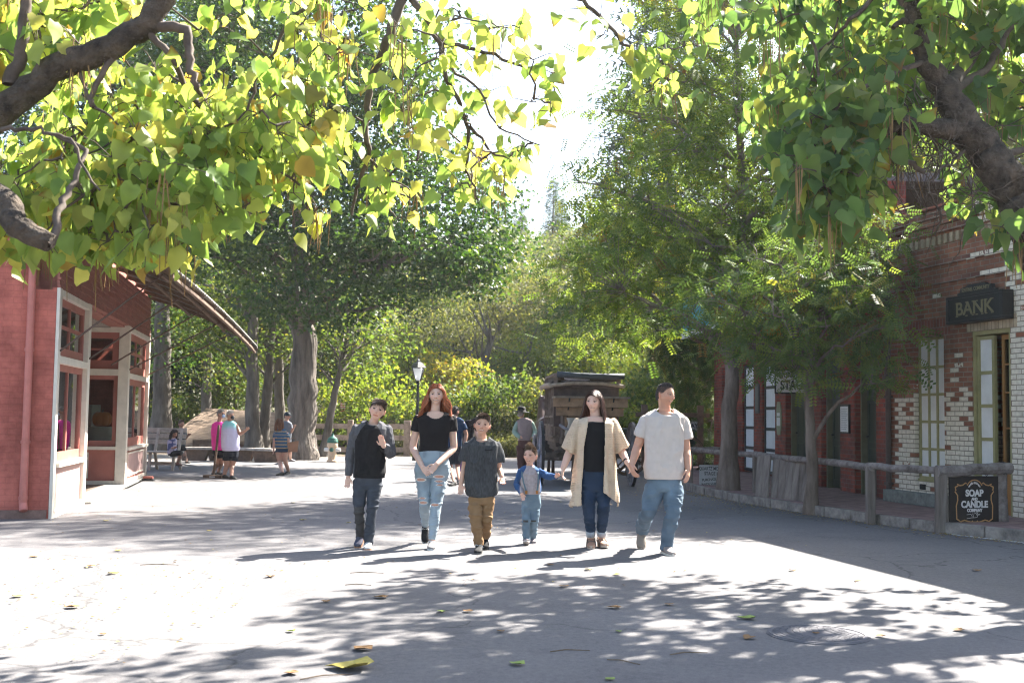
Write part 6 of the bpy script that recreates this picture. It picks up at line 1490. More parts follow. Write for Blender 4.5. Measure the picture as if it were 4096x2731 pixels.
class Person:
    def __init__(s,D,base,label,group=None,vs=.0046):
        s.D=D; b=P(base[0],base[1],D); b.z=0; s.base=b; s.vs=vs; s.t=thing('person',label,'person',b,0,group); s.m=D/F_PX
        s.body=MB()
    def p(s,u,v,dd=0.0): return P(u,v,s.D+dd)-s.base
    def rows(s,mb,rows,ex=Vector((1,0,0)),ey=Vector((0,1,0)),n=30,expo=2.35):
        """rows: (v,uL,uR,depth_half_m[,dD])"""
        rr=[]
        for r in rows:
            v,a,b,dp=r[:4]; dd=r[4] if len(r)>4 else 0; c=s.p((a+b)/2,v,dd); rr.append((c,ex,ey,(b-a)/2*s.m,dp))
        loft(mb,rr,n,expo)
    def garment(s,name,mb,colf,mat,vs=None,amp=.006,sc=(9,9,5),seed=1,mask=None,smooth=2,cut=None,thick=0):
        V,Q=vox(mb,vs or .0062,smooth); zm=V[:,2].min(); zx=V[:,2].max(); pant=name in('jeans','trousers','shorts'); mk=(lambda W:np.clip((W[:,2]-zm-.01)/.06,0.12,1)*(np.clip((zx-W[:,2]-.05)/.12,0,1) if pant else 1)*(mask(W) if mask else 1)); V=wrinkle(V,Q,amp,sc,seed,mk)
        if cut is not None:
            fc=V[Q].mean(1); keep=~cut(fc,vnormals(V,Q)[Q].mean(1)); Q=Q[keep]; used_=np.unique(Q); mp=np.zeros(len(V),dtype=int); mp[used_]=np.arange(len(used_)); V=V[used_]; Q=mp[Q]
        col=colf(V) if callable(colf) else np.tile(np.array(colf,float),(len(V),1))
        o=npmesh(name,V,Q,mat,s.t,col=col,smooth=True)
        if thick: md=o.modifiers.new('t','SOLIDIFY'); md.thickness=thick; md.offset=0
        return o
    def head(s,u,v,H,yaw,pitch,roll,sp,dd=0,jaw=1,nose=1,neck=None,nr=.055,eyes=True,hairn=1.0):
        s.hc=s.p(u,v,dd); s.H=H; s.R=rotm(yaw,pitch,roll); s.sp=sp
        headmesh(s.body,s.hc,H,s.R,jaw,nose)
        nb=neck; top=s.hc+s.R@Vector((0,.06*H,-.20*H)); limb(s.body,[nb,nb.lerp(top,.5),top],[nr*1.12,nr,nr*.98],16)
        if eyes:
            for sx in (-1,1):
                cc=s.hc+s.R@(Vector((sx*.150,-.372,.028))*H); m_=MB(); m_.ell(cc,(.058*H,.034*H,.027*H),s.R.to_4x4(),14,10)
                o=m_.build('eye',EYEM,s.t,smooth=True); V=np.array([v_.co for v_ in o.data.vertices]); q=(V-np.array(s.hc))@np.array(s.R)/H
                col=np.tile(np.array([.40,.34,.32]),(len(V),1)); gx=sp.get('gaze',0)*.02; r_=np.hypot(q[:,0]-sx*.150-gx,(q[:,2]-.030)*.9); col[r_<.037]=sp.get('eye',(.05,.035,.03)); col[q[:,2]>.041]=(.06,.04,.035)
                at=o.data.color_attributes.new('tint','FLOAT_COLOR','POINT'); c4=np.ones((len(V),4)); c4[:,:3]=col; at.data.foreach_set('color',c4.astype(np.float32).ravel())
        if sp['hair'] not in('bald',): make_hair(s.t,s.hc,H,s.R,sp,hash(int(u*10))%1000,hairn)
    def arm(s,sh,el,wr,r,tip,side,nrm,hs,curl=.5,thumb=.6,spread=.12):
        sh,el,wr,tip=[s.p(*q) for q in (sh,el,wr,tip)]
        limb(s.body,[sh,sh.lerp(el,.5),el,el.lerp(wr,.35),wr],[r[0],r[0]*.93,r[1],r[1]*1.04,r[2]],14)
        hand(s.body,wr,tip-wr,side,nrm,hs,curl,thumb,spread); return sh,el,wr
    def finish(s):
        V,Q=vox(s.body,s.vs,1,.4); col=np.tile(np.array(s.sp['skin'],float),(len(V),1)); nz=vnoise(V,35,3); col*= (.94+.12*nz)[:,None]
        col=paint_head(V,col,s.hc,s.H,s.R,s.sp); npmesh('body',V,Q,SKIN,s.t,col=col,smooth=True); return s.t
def cst(c,var=.08,seed=5,sc=30):
    c=np.array(c,float)
    return lambda V: c*(1-var+2*var*vnoise(V,sc,seed))[:,None]
def sleeve(mb,pts,rad,n=14):
    d=(Vector(pts[0])-Vector(pts[1])).normalized(); limb(mb,[Vector(pts[0])+d*rad[0]*.55]+list(pts),[rad[0]*.72]+list(rad),n,ends=False)
def scoop(pr,u,v0,v1,ru,dy=-.0):
    c=pr.p(u,v0); rz=c.z-pr.p(u,v1).z; rx=ru*pr.m
    return lambda fc,nn:(((fc[:,0]-c.x)/rx)**2+((fc[:,2]-c.z)/rz)**2<1)|((fc[:,2]>c.z-.003)&(np.abs(fc[:,0]-c.x)<rx))
def legs(pr,mb,hips,knees,ankles,r,n=16):
    for h,k,a,rr in zip(hips,knees,ankles,r):
        limb(mb,[h,h.lerp(k,.5),k,k.lerp(a,.45),a],rr,n,ends=False)
SK1=(.62,.385,.295); SK2=(.56,.33,.235); SK3=(.64,.42,.335)
FRONT=(0,-1,0)
fam='family walking in a row'
# ------------------------------------------------ 1 raglan boy
p=Person(12.3,(363,548),'boy in a black and grey raglan shirt with raised hand and tilted head',fam); m=p.m
sp=dict(skin=SK1,haircol=(.075,.042,.028),hair='fringe',smile=.15,open=0,brow=.6,eye=(.06,.045,.04))
a1=shoe(p.t,G(357,547.8)-p.base,(-.12,-1),-.30,.235,(.07,.07,.10),(.30,.16,.10)); a2=shoe(p.t,G(367.8,550)-p.base,(.1,-1),.05,.235,(.62,.60,.58),(.45,.25,.17),None,'low')
nb=p.p(373,423.5,.03)
p.head(377.3,410,.232,.05,.12,.26,sp,0,neck=nb,nr=.046)
sh1=p.arm((356.5,428,.02),(351.2,452.5,.03),(348.2,476.5,-.02),(.036,.030,.022),(347.5,486.5,-.05),(1,-.3,0),(-.3,-1,0),.155,.55)
sh2=p.arm((386,428.5,.02),(390.5,453.0,.03),(383.5,445.5,-.17),(.036,.030,.022),(380.2,435.5,-.20),(-.5,-.2,-.1),(-.9,-.5,.2),.155,.28,spread=.02)
p.rows(p.body,[(424,366,379,.05),(430,357,385,.075),(450,357,381,.085),(474,357,380,.085),(484,357,380,.08)])
hipL=p.p(360.8,480,.0);hipR=p.p(375,480,.0);kn1=p.p(359.3,508,-.08);kn2=p.p(371.8,509,-.10)
legs(p,p.body,(hipL,hipR),(kn1,kn2),(a1,a2),[[.06,.055,.045,.04,.03]]*2); p.finish()
mb=MB(); p.rows(mb,[(420.3,367,379.6,.052,.03),(422.3,362.5,383.2,.062,.02),(425.2,357.8,386.2,.075,.01),(428.5,355.5,387.2,.09),(434,354.3,387.3,.098),(446,355,384.2,.105),(460,354.5,384,.11),(470,353.5,384.3,.112),(477,353.2,384.8,.112)])
for (q,rr) in ((sh1,(.052,.043,.036)),(sh2,(.052,.046,.036))):
    s_,e_,w_=q; sleeve(mb,[s_,s_.lerp(e_,.5),e_,e_.lerp(w_,.5),w_.lerp(e_,.06)],[rr[0],rr[0]*.95,rr[1],rr[1]*.95,rr[2]],14)
cx_=p.p(371,440)
def ragl(V,blk=(.012,.012,.014),gr=(.085,.085,.095),cx0=cx_.x,zt=p.p(370,424).z,zb=p.p(370,441).z,w0=.058,w1=.165,dep=.12):
    z=np.clip((zt-V[:,2])/(zt-zb),0,1); lim=w0+(w1-w0)*z**.8; c=np.where((np.abs(V[:,0]-cx0)<lim)[:,None],np.array(blk),np.array(gr))
    return c*(.85+.3*vnoise(V,60,2))[:,None]
ra=ragl
p.garment('shirt',mb,ra,CLOTH,amp=.016,sc=(13,13,7),seed=3,vs=.0055,cut=scoop(p,373.3,420.8,425.4,6.2))
m_=MB(); ng=p.p(373.3,423.0,-.0); m_.ring(ng+Vector((0,-.005,.0)),.064,(0.05,-.42,1),.009,n=28,m=8); m_.build('collar',pmat('grey_rib',(.10,.10,.11),.9,.1,40,.2),p.t,smooth=True)
mb=MB(); p.rows(mb,[(469,356.5,381.5,.085),(477,354.8,381.8,.102),(484,354.5,382,.10),(488,355.5,381.5,.09)])
legs(p,mb,(hipL,hipR),(kn1,kn2),(a1+Vector((0,0,-.035)),a2+Vector((0,0,-.035))),[[.078,.070,.050,.047,.044]]*2)
zk=kn1.z
def j1(V):
    c=np.tile(np.array([.045,.052,.066]),(len(V),1)); low=(V[:,0]<p.p(365,500).x)&(V[:,2]<zk+.02); c[low]=(.06,.058,.058); return c*(.85+.3*vnoise(V,25,6))[:,None]
p.garment('trousers',mb,j1,DENIM,amp=.013,sc=(8,8,17),seed=5)
# ------------------------------------------------ 2 red haired girl
p=Person(12.45,(431,549),'red haired girl in a black tee and ripped pale jeans with clasped hands',fam)
sp=dict(skin=SK3,haircol=(.30,.085,.032),hair='long',len=1.36,wave=.95,flare=.42,smile=.5,open=.3,brow=.45,part=.02,browcol=(.16,.07,.04),lip=(.45,.15,.13),onsh=True,eye=(.07,.07,.07))
a1=shoe(p.t,G(425.3,543.2)-p.base,(.15,-1),-.75,.24,(.018,.016,.018),(.62,.62,.60),LACEW); a2=shoe(p.t,G(431.3,550.5)-p.base,(.05,-1),.03,.24,(.20,.19,.19),(.62,.62,.60),LACEW)
nb=p.p(435,414.5,.03)
p.head(436.3,394.6,.232,.0,.05,.0,sp,0,jaw=.95,nose=.8,neck=nb,nr=.050,)
sh1=p.arm((418.5,418,.03),(412.8,447,.06),(422.5,466.5,-.17),(.047,.038,.026),(429.5,474.5,-.21),(.8,0,.5),(.3,-.9,-.4),.165,.5)
sh2=p.arm((451.5,418,.03),(453.8,447.5,.06),(436.5,464.0,-.20),(.047,.038,.026),(429,472.5,-.25),(-.8,0,.6),(-.3,-.9,-.4),.165,.45)
p.rows(p.body,[(411,429,442,.05),(415,422,448,.07),(420,420,450,.085),(450,421,446,.09),(472,417,447,.09)])
hipL=p.p(423.5,470,0);hipR=p.p(440,470,0);kn1=p.p(425,502,-.02);kn2=p.p(436.2,503,-.10)
legs(p,p.body,(hipL,hipR),(kn1,kn2),(a1,a2),[[.075,.07,.05,.045,.032]]*2); p.finish()
mb=MB(); p.rows(mb,[(410.8,428.8,443,.052,.03),(412.6,424,448,.062,.02),(415.2,418.5,452.3,.078,.01),(419,416,454.3,.092),(425,418.5,451.5,.105),(432,419.5,449.5,.112),(442,420,448,.10),(449,419,447.6,.098),(451.2,418.5,447.5,.098)])
for s_,e_,w_ in (sh1,sh2): sleeve(mb,[s_,s_.lerp(e_,.35),s_.lerp(e_,.42)],[.056,.058,.060],14)
p.garment('tee_shirt',mb,cst((.012,.011,.013)),CLOTH,amp=.005,sc=(10,10,6),seed=7,cut=scoop(p,436,411.0,418.2,8.5))
mb=MB(); p.rows(mb,[(448,420,446.5,.095),(454,418.2,447.8,.105),(462,415.6,449.3,.118),(470,414.6,449.8,.118),(477,415.2,449.2,.105)])
legs(p,mb,(hipL,hipR),(kn1,kn2),(a1.lerp(kn1,.04),a2.lerp(kn2,.05)),[[.092,.080,.060,.052,.036]]*2)
rips=[(421.5,478.6,4.2,1.5),(439.5,475.5,4.6,1.4),(439.8,480,3.8,.9),(423,497,3.0,.8),(423.8,501.5,3.6,1.3),(435.8,503.0,3.6,1.3),(440.5,483.6,3.0,.7)]
rp_=[(p.p(u,v),w*p.m,h*p.m) for u,v,w,h in rips]
def j2(V):
    c=np.array([.27,.34,.40])*(.8+.35*vnoise(V,14,6))[:,None]; fr=V[:,1]<.10
    fade=np.clip(vnoise(V,5,9)*1.6-.5,0,1)[:,None]; c=c*(1-.4*fade)+np.array([.42,.48,.52])*.4*fade
    for q,w,h in rp_:
        e=((V[:,0]-q.x)/w)**2+((V[:,2]-q.z)/h)**2; c[(e<1.7)&fr]=(.62,.62,.60); c[(e<1)&fr]=(.50,.24,.17); th=(np.sin(V[:,2]*900)>.5); c[(e<1)&fr&th]=(.58,.42,.36)
    return c
p.garment('jeans',mb,j2,DENIM,amp=.009,sc=(10,10,18),seed=8,vs=.0048,mask=lambda V:1-.8*((V[:,2]>.9)))
m_=MB(); z0=p.p(432,451.6).z
for u in (419.5,424,440,446): q=p.p(u,454,-.115 if 422<u<443 else -.06); m_.box(q.x-.007,q.x+.007,q.y-.004,q.y+.012,q.z-.03,q.z+.03)
m_.build('belt_loop',pmat('jean_seam',(.22,.27,.32),.9,.1,30,.2),p.t)
# ------------------------------------------------ 3 boy in dark tee and tan trousers
p=Person(12.05,(481,553),'smiling boy in a loose charcoal pocket tee and tan trousers',fam)
sp=dict(skin=SK2,haircol=(.07,.042,.03),hair='short',smile=.55,open=.35,brow=.5,eye=(.04,.028,.022))
a1=shoe(p.t,G(477.6,554.2)-p.base,(-.05,-1),.04,.235,(.02,.02,.022),(.10,.10,.10),LACEW); a2=shoe(p.t,G(485.2,549.9)-p.base,(.1,-1),-.35,.235,(.015,.015,.017),(.05,.05,.05),LACEB)
nb=p.p(482,440.5,.03)
p.head(482.3,425.0,.228,.0,.10,.10,sp,0,neck=nb,nr=.047)
sh1=p.arm((468.3,444.5,.02),(464,468,.04),(460.8,484,-.02),(.036,.030,.022),(461.2,495,-.08),(1,-.5,0),(.1,-1,0),.155,.5)
sh2=p.arm((496,445,.02),(499.3,468.5,.06),(502.0,476.3,-.06),(.036,.030,.023),(502.4,485,-.14),(-1,-.5,0),(-.5,-.8,0),.155,.6)
p.rows(p.body,[(439,475,489,.045),(444,470,494,.07),(470,471,493,.085),(498,471,492,.085)])
hipL=p.p(475.2,498,0);hipR=p.p(488.3,498,.0);kn1=p.p(476,520,-.10);kn2=p.p(486.8,519,-.03)
legs(p,p.body,(hipL,hipR),(kn1,kn2),(a1,a2),[[.06,.055,.045,.04,.03]]*2); p.finish()
mb=MB(); p.rows(mb,[(436.6,476,488,.052,.03),(438.4,472,491.6,.062,.02),(441.2,467.8,496,.078,.01),(445,465.7,498.3,.09),(452,465.8,497.6,.10),(465,465.8,496.6,.108),(480,465.5,497,.112),(488,465,497.4,.112),(494,466.5,496.2,.108),(497.5,471.5,491,.095)])
for s_,e_,w_ in (sh1,sh2): sleeve(mb,[s_,s_.lerp(e_,.4),s_.lerp(e_,.68)],[.053,.064,.072],14)
def heather(c,seed=4):
    c=np.array(c); return lambda V: c*(.6+.8*vnoise(V*np.array([1,1,.35]),120,seed))[:,None]*(.85+.3*vnoise(V,9,seed+1))[:,None]
p.garment('tee_shirt',mb,heather((.052,.054,.058)),CLOTH,amp=.012,sc=(11,11,5),seed=9,cut=scoop(p,482,437,441.4,6.6))
m_=MB(); q=p.p(489.2,449.5,-.118); m_.bar(q+Vector((-.045,.012,-.004)),q+Vector((.045,.018,.006)),.006,.008); m_.build('pocket_seam',pmat('seam_dark',(.012,.012,.013),.9,.1,20,0),p.t)
mb=MB(); p.rows(mb,[(489,470.5,492.5,.08),(497.5,468.8,494.6,.098),(503,469.2,494.2,.09)])
legs(p,mb,(hipL,hipR),(kn1,kn2),(a1+Vector((0,0,.0)),a2+Vector((0,0,-.015))),[[.074,.067,.054,.051,.046]]*2)
p.garment('trousers',mb,cst((.235,.14,.07),.1),DENIM,amp=.015,sc=(8,8,17),seed=10)
# ------------------------------------------------ 4 toddler
p=Person(12.85,(530,542),'small boy in a blue sleeved shirt and braces holding the woman\'s hand',fam)
sp=dict(skin=SK1,haircol=(.11,.07,.045),hair='spiky',spx=-.06,smile=.5,open=.25,brow=.35,scalp=.7,gaze=-1,hlshift=.02)
a1=shoe(p.t,P(526.0,540.8,12.62)-p.base,(-.05,-1),.42,.165,(.16,.14,.15),(.55,.50,.47),LACEW,w=1.15); a2=shoe(p.t,G(534.2,543.6)-p.base,(.15,-1),.02,.165,(.18,.16,.17),(.55,.52,.50),LACEW,w=1.15)
nb=p.p(529.5,466.8,.02)
p.head(530.4,455.6,.208,-.42,.05,.07,sp,0,neck=nb,nr=.036,jaw=.95,nose=.6)
sh1=p.arm((521.0,471.2,.01),(516.8,483.5,.02),(522.0,493.6,-.10),(.028,.026,.020),(523.8,499.5,-.13),(.8,-.3,.3),(.2,-1,0),.105,.5)
sh2=p.arm((538.3,471.2,.01),(548,475.8,-.05),(556.3,475.8,-.27),(.028,.026,.019),(560.5,472.5,-.33),(-.1,-.6,.8),(0,-.8,-.6),.10,.5)
p.rows(p.body,[(466,525,534,.035),(470,522,538,.05),(490,523.5,538,.06),(502,523.5,538,.06)])
hipL=p.p(526.6,503,0);hipR=p.p(534.8,503,0);kn1=p.p(526.3,519,-.08);kn2=p.p(534.2,519,-.05)
legs(p,p.body,(hipL,hipR),(kn1,kn2),(a1,a2),[[.045,.042,.036,.03,.024]]*2); p.finish()
mb=MB(); p.rows(mb,[(465.2,525.2,534.2,.038,.02),(466.7,522.3,537,.047,.01),(469.2,519.9,539.6,.060),(472.5,519.3,540.2,.072),(479,520.4,540.4,.082),(487,521.5,541,.088),(491,522,541,.088),(493.5,522.6,540,.082)])
for s_,e_,w_ in (sh1,sh2): sleeve(mb,[s_,s_.lerp(e_,.5),e_,w_.lerp(e_,.04)],[.040,.038,.035,.027],14)
cx4=p.p(530,480).x; zt4=p.p(530,467).z; zb4=p.p(530,481).z
p.garment('shirt',mb,lambda V:ragl(V,(.36,.325,.335),(.035,.085,.20),cx4,zt4,zb4,.045,.115),CLOTH,vs=.005,amp=.008,sc=(16,16,11),seed=11)
m_=MB(); m_.ring(p.p(529.6,466.6,-.0),.043,(.0,-.35,1),.006,n=24,m=8); m_.build('collar',pmat('navy_rib',(.03,.05,.11),.9,.1,40,.2),p.t,smooth=True)
BR=pmat('brace_strap',(.10,.16,.20),.8,.15,30,.2)
for pts in ([(522.3,468.6,.0),(521.9,473,-.085),(523.5,482,-.098),(526.3,491,-.10)],[(537.4,468.6,.0),(538.4,473,-.083),(538.2,482,-.096),(537,491,-.10)]):
    m_=MB(); q=[p.p(*a) for a in pts]
    for a,b_ in zip(q[:-1],q[1:]): m_.bar(a,b_+(b_-a)*.05,.016,.006,up=(0,-1,.2))
    m_.build('brace',BR,p.t)
    m_=MB(); c_=q[-1]; m_.box(c_.x-.013,c_.x+.013,c_.y-.008,c_.y+.008,c_.z-.025,c_.z+.012); m_.build('brace_tab',TAN,p.t)
mb=MB(); p.rows(mb,[(490.8,523.2,539.8,.078),(495,522.6,540.2,.084),(503,522,540.6,.084),(507,522.4,540,.075)])
legs(p,mb,(hipL,hipR),(kn1,kn2),(a1.lerp(kn1,-.02),a2.lerp(kn2,-.03)),[[.056,.052,.046,.043,.040]]*2)
zk4=p.p(530,519).z
def j4(V):
    c=np.array([.14,.20,.25])*(.75+.5*vnoise(V,16,6))[:,None]
    for u in (525.6,533.3):
        q=p.p(u,519.5); e=(np.abs(V[:,0]-q.x)<.028)&(np.abs(V[:,2]-q.z)<.009)&(V[:,1]<0); c[e]=(.06,.06,.06)
    return c
p.garment('jeans',mb,j4,DENIM,vs=.0055,amp=.009,sc=(12,12,22),seed=12)
# ------------------------------------------------ 5 woman in cardigan
p=Person(12.5,(597,548),'woman in a long cream knit cardigan over a black top, holding hands',fam)
sp=dict(skin=SK3,haircol=(.055,.026,.02),hair='bob',len=1.12,smile=.5,open=.35,brow=.5,part=-.10,flare=.30,eye=(.05,.035,.03),gaze=-1)
SAND=(.16,.11,.08)
a1=shoe(p.t,G(591.3,548.8)-p.base,(-.05,-1),.0,.245,(.42,.24,.17),(.50,.40,.32),None,'wedge',w=.95); a2=shoe(p.t,P(605.6,546.8,12.45)-p.base,(.18,-1),.10,.245,(.42,.24,.17),(.50,.40,.32),None,'wedge',w=.95)
STR=pmat('sandal_strap',(.10,.065,.05),.7,.4,60,.3,color2=(.28,.22,.18))
for a_,tp_ in ((a1,G(591.3,548.8)-p.base),(a2,P(605.6,546.8,12.45)-p.base)):
    f_=(tp_-a_); f_.z=0; f_.normalize(); 
    for k,(t,z,r_) in enumerate(((.035,.015,.046),(.09,-.012,.050),(.14,-.032,.052))):
        m_=MB(); m_.ring(a_+f_*(t-.03)+Vector((0,0,z-.02)),r_,(f_.x*.8,f_.y*.8,.9-.25*k),.01,n=22,flat=(.008,.028)); m_.build('sandal_strap',STR,p.t)
nb=p.p(595.6,419,.03)
p.head(594.0,401.6,.236,-.38,-.02,.04,sp,0,jaw=1.0,nose=.9,neck=nb,nr=.054)
sh1=p.arm((579.8,423,.03),(569.5,451,.05),(563.2,467.5,-.02),(.054,.043,.029),(561.8,478,-.03),(-.2,-.9,0),(.8,-.2,-.2),.17,.75)
sh2=p.arm((611.0,423,.03),(621,449.5,.05),(627.5,462.3,-.12),(.054,.043,.029),(632.5,471,-.20),(.3,-.9,0),(-.3,0,-.9),.17,.6)
p.rows(p.body,[(416,588,603,.06),(419,582,609,.08),(424,579.5,611,.10),(445,583,608,.11),(468,583,606,.11),(480,583,606,.11)])
hipL=p.p(589,484,0);hipR=p.p(601,484,0);kn1=p.p(588.8,505,-.07);kn2=p.p(603.8,503,-.08)
legs(p,p.body,(hipL,hipR),(kn1,kn2),(a1,a2),[[.08,.075,.05,.045,.034]]*2); p.finish()
mb=MB(); p.rows(mb,[(421.5,586,605,.085,-.02),(424,582.5,608,.10,-.01),(430,581.5,609,.120,-.01),(438,582,608,.125),(452,582,607,.118),(464,581.3,607,.128),(471,580.8,607.5,.132)],n=36)
p.garment('top',mb,cst((.012,.012,.014)),CLOTH,amp=.004,sc=(9,9,6),seed=13)
mb=MB(); p.rows(mb,[(468,580.5,607,.125),(476,579.5,608,.13),(484,579.5,608.6,.128),(490,580.5,607.5,.11)])
legs(p,mb,(hipL,hipR),(kn1,kn2),(a1.lerp(kn1,.17),a2.lerp(kn2,.17)),[[.092,.084,.063,.058,.044]]*2)
def j5(V): return np.array([.022,.04,.075])*(.7+.6*vnoise(V,12,6))[:,None]+np.clip(vnoise(V,4,2)-.6,0,1)[:,None]*np.array([.04,.06,.09])
p.garment('jeans',mb,j5,DENIM,amp=.010,sc=(10,10,20),seed=14)
m_=MB()
for a_,k_ in ((a1,kn1),(a2,kn2)):
    d_=(k_-a_).normalized(); c_=a_.lerp(k_,.12); m_=MB(); m_.tube([c_,c_+d_*.07],[.050,.053],18,cap=True); m_.build('jean_cuff',pmat('cuff_pale',(.32,.36,.41),.9,.2,40,.3),p.t,smooth=True)
# cardigan
CKN,ck,cb=nodes('knit_cardigan'); Lk=ck.links.new
tc=N(ck,'ShaderNodeTexCoord'); sx_=N(ck,'ShaderNodeSeparateXYZ'); Lk(tc.outputs['Object'],sx_.inputs[0])
at=N(ck,'ShaderNodeAttribute',attribute_name='tint'); Lk(at.outputs['Color'],cb.inputs['Base Color']); cb.inputs['Roughness'].default_value=.95
def mth(op,a,b=None):
    n=N(ck,'ShaderNodeMath',operation=op)
    for i,q in enumerate((a,b)):
        if q is None: continue
        if isinstance(q,(int,float)): n.inputs[i].default_value=q
        else: Lk(q,n.inputs[i])
    return n.outputs[0]
uu=mth('ADD',sx_.outputs[0],mth('MULTIPLY',sx_.outputs[1],.8)); s1_=mth('SINE',mth('MULTIPLY',uu,2*math.pi/.026)); s2_=mth('SINE',mth('MULTIPLY',mth('ADD',sx_.outputs[2],mth('MULTIPLY',s1_,.003)),2*math.pi/.018))
pr_=mth('MULTIPLY',s1_,s2_); sa=N(ck,'ShaderNodeSeparateColor'); Lk(at.outputs['Color'],sa.inputs[0])
hol=mth('MULTIPLY',mth('GREATER_THAN',pr_,.60),mth('LESS_THAN',at.outputs['Alpha'],.5))
trn=N(ck,'ShaderNodeBsdfTransparent'); mxk=N(ck,'ShaderNodeMixShader'); Lk(hol,mxk.inputs[0]); Lk(cb.outputs[0],mxk.inputs[1]); Lk(trn.outputs[0],mxk.inputs[2]); Lk(mxk.outputs[0],ck.nodes['Material Output'].inputs[0])
rib=mth('SINE',mth('MULTIPLY',uu,2*math.pi/.012)); hh=mth('ADD',mth('MULTIPLY',pr_,-1.0),mth('MULTIPLY',rib,.4)); bpk=N(ck,'ShaderNodeBump',i_Strength=.7,i_Distance=.004); Lk(hh,bpk.inputs['Height']); Lk(bpk.outputs[0],cb.inputs['Normal'])
mb=MB(); p.rows(mb,[(416.8,586,606,.075,.03),(418.5,580.5,610.5,.10,.02),(423,577.5,614,.13),(432,577,613.8,.15),(445,576.3,614,.158),(460,575.4,614.6,.16),(480,573.6,615.4,.17),(494,571.6,617.2,.185),(505,570.4,617.6,.19)],n=40)
for s_,e_,w_,k_ in (sh1+(0,),sh2+(1,)): 
    e2=s_.lerp(e_,1.0); side_=Vector((-.02 if k_==0 else .02,0,0)); sleeve(mb,[s_,s_.lerp(e_,.5)+side_*.3+Vector((0,0,-.015)),s_.lerp(e_,.92)+side_+Vector((0,0,-.01))],[.076,.092,.092],18)
xi=[(416,588.2,604.2),(430,586,603.9),(445,583.2,603.6),(470,582,603),(492,580.5,602.5),(505,580.5,602.5)]
zs_=[p.p(590,a).z for a,b,c in xi][::-1]; xl=[p.p(b,a).x for a,b,c in xi][::-1]; xr=[p.p(c,a).x for a,b,c in xi][::-1]
zhL=p.p(575,500).z; zhR=p.p(610,491).z; 
def ccut(fc,nn):
    L_=np.interp(fc[:,2],zs_,xl); R_=np.interp(fc[:,2],zs_,xr); opn=(fc[:,0]>L_)&(fc[:,0]<R_)&(fc[:,1]<-.02)
    neck=(fc[:,2]>p.p(595,421).z)&(fc[:,0]>xl[-1]-.005)&(fc[:,0]<xr[-1]+.005)&(fc[:,1]<.10)
    hem=(fc[:,2]<p.p(595,504.2).z+.004)&(nn[:,2]<-.5)
    # right front corner is cut higher, slanting down to the side
    xr0=xr[0]; hz=zhR-np.clip((fc[:,0]-xr0)/.15,0,1)*.11; cr=(fc[:,1]<.0)&(fc[:,0]>xr0-.01)&(fc[:,2]<hz)&(fc[:,0]>xr0)
    sl=((np.abs(nn[:,2])>.35)&(fc[:,2]<p.p(570,452).z+.0)&(fc[:,2]>p.p(570,462).z)&(np.abs(fc[:,0]-p.p(595,440).x)>.27)&(nn[:,2]<0))
    bk=(fc[:,1]>.02)&(fc[:,2]<p.p(595,489).z)
    return opn|neck|hem|cr|bk
def ccol(V):
    c=np.array([.62,.49,.36])*(.9+.2*vnoise(V,18,3))[:,None]; return c
cd=None
V,Q=vox(mb,.0075,2)
fold=.034*np.sin((V[:,0]+V[:,1]*.6)*60+vnoise(V,3,2)*6)*np.clip((p.p(595,425).z-V[:,2])/.5,0,1); Nn_=vnormals(V,Q); V=V+Nn_*fold[:,None]*.6
fc=V[Q].mean(1); keep=~ccut(fc,vnormals(V,Q)[Q].mean(1)); Q=Q[keep]; us_=np.unique(Q); mp=np.zeros(len(V),dtype=int); mp[us_]=np.arange(len(us_)); V=V[us_]; Q=mp[Q]
o=npmesh('cardigan',V,Q,CKN,p.t,col=ccol(V),smooth=True)
L_=np.interp(V[:,2],zs_,xl); R_=np.interp(V[:,2],zs_,xr); band=((np.abs(V[:,0]-L_+.02)<.045)|(np.abs(V[:,0]-R_-.03)<.055))&(V[:,1]<0)
cuff=(np.abs(V[:,0]-p.p(595,440).x)>.255)&(V[:,2]<p.p(570,446).z)&(V[:,2]>p.p(570,462).z)
c4=np.ones((len(V),4),dtype=np.float32); c4[:,:3]=ccol(V); c4[:,3]=(band|cuff).astype(float); o.data.color_attributes['tint'].data.foreach_set('color',c4.ravel())
md=o.modifiers.new('t','SOLIDIFY'); md.thickness=.008; md.offset=0
w_=sh2[2]; e_=sh2[1]; d_=(w_-e_).normalized(); m_=MB(); m_.ring(w_-d_*.035,.033,d_,.008,n=20,flat=(.006,.018)); m_.build('bracelet',BLACKP,p.t)
# ------------------------------------------------ 6 man
p=Person(12.1,(662,555),'tall man in a pale grey tee and blue jeans looking to the right',fam)
sp=dict(skin=(.54,.30,.21),haircol=(.045,.04,.042),hair='buzz',smile=.5,open=.3,brow=.5,stubble=.45,scalp=.55,eye=(.05,.04,.035),gaze=1,hlshift=.05,browcol=(.10,.07,.055))
a1=shoe(p.t,G(641.2,549)-p.base,(-.12,-1),-.62,.285,(.24,.20,.17),(.42,.38,.33),LACEB); a2=shoe(p.t,G(673.2,556)-p.base,(.22,-1),.02,.285,(.28,.24,.22),(.60,.56,.50),LACEB)
nb=p.p(665.2,415,.03)
p.head(665.3,394.8,.245,.80,.02,.05,sp,-.01,jaw=1.12,nose=1.1,neck=nb,nr=.062)
sh1=p.arm((646.5,420.5,.03),(637.5,446,.06),(631.5,464.8,-.06),(.058,.046,.031),(634.2,476.5,-.14),(.3,-.9,.1),(.6,-.3,-.5),.19,.8)
sh2=p.arm((682.5,420.5,.03),(686,449.5,.06),(688.2,468.3,-.05),(.058,.046,.031),(687.3,481.5,-.12),(-.5,-.8,0),(-1,-.2,0),.19,.45)
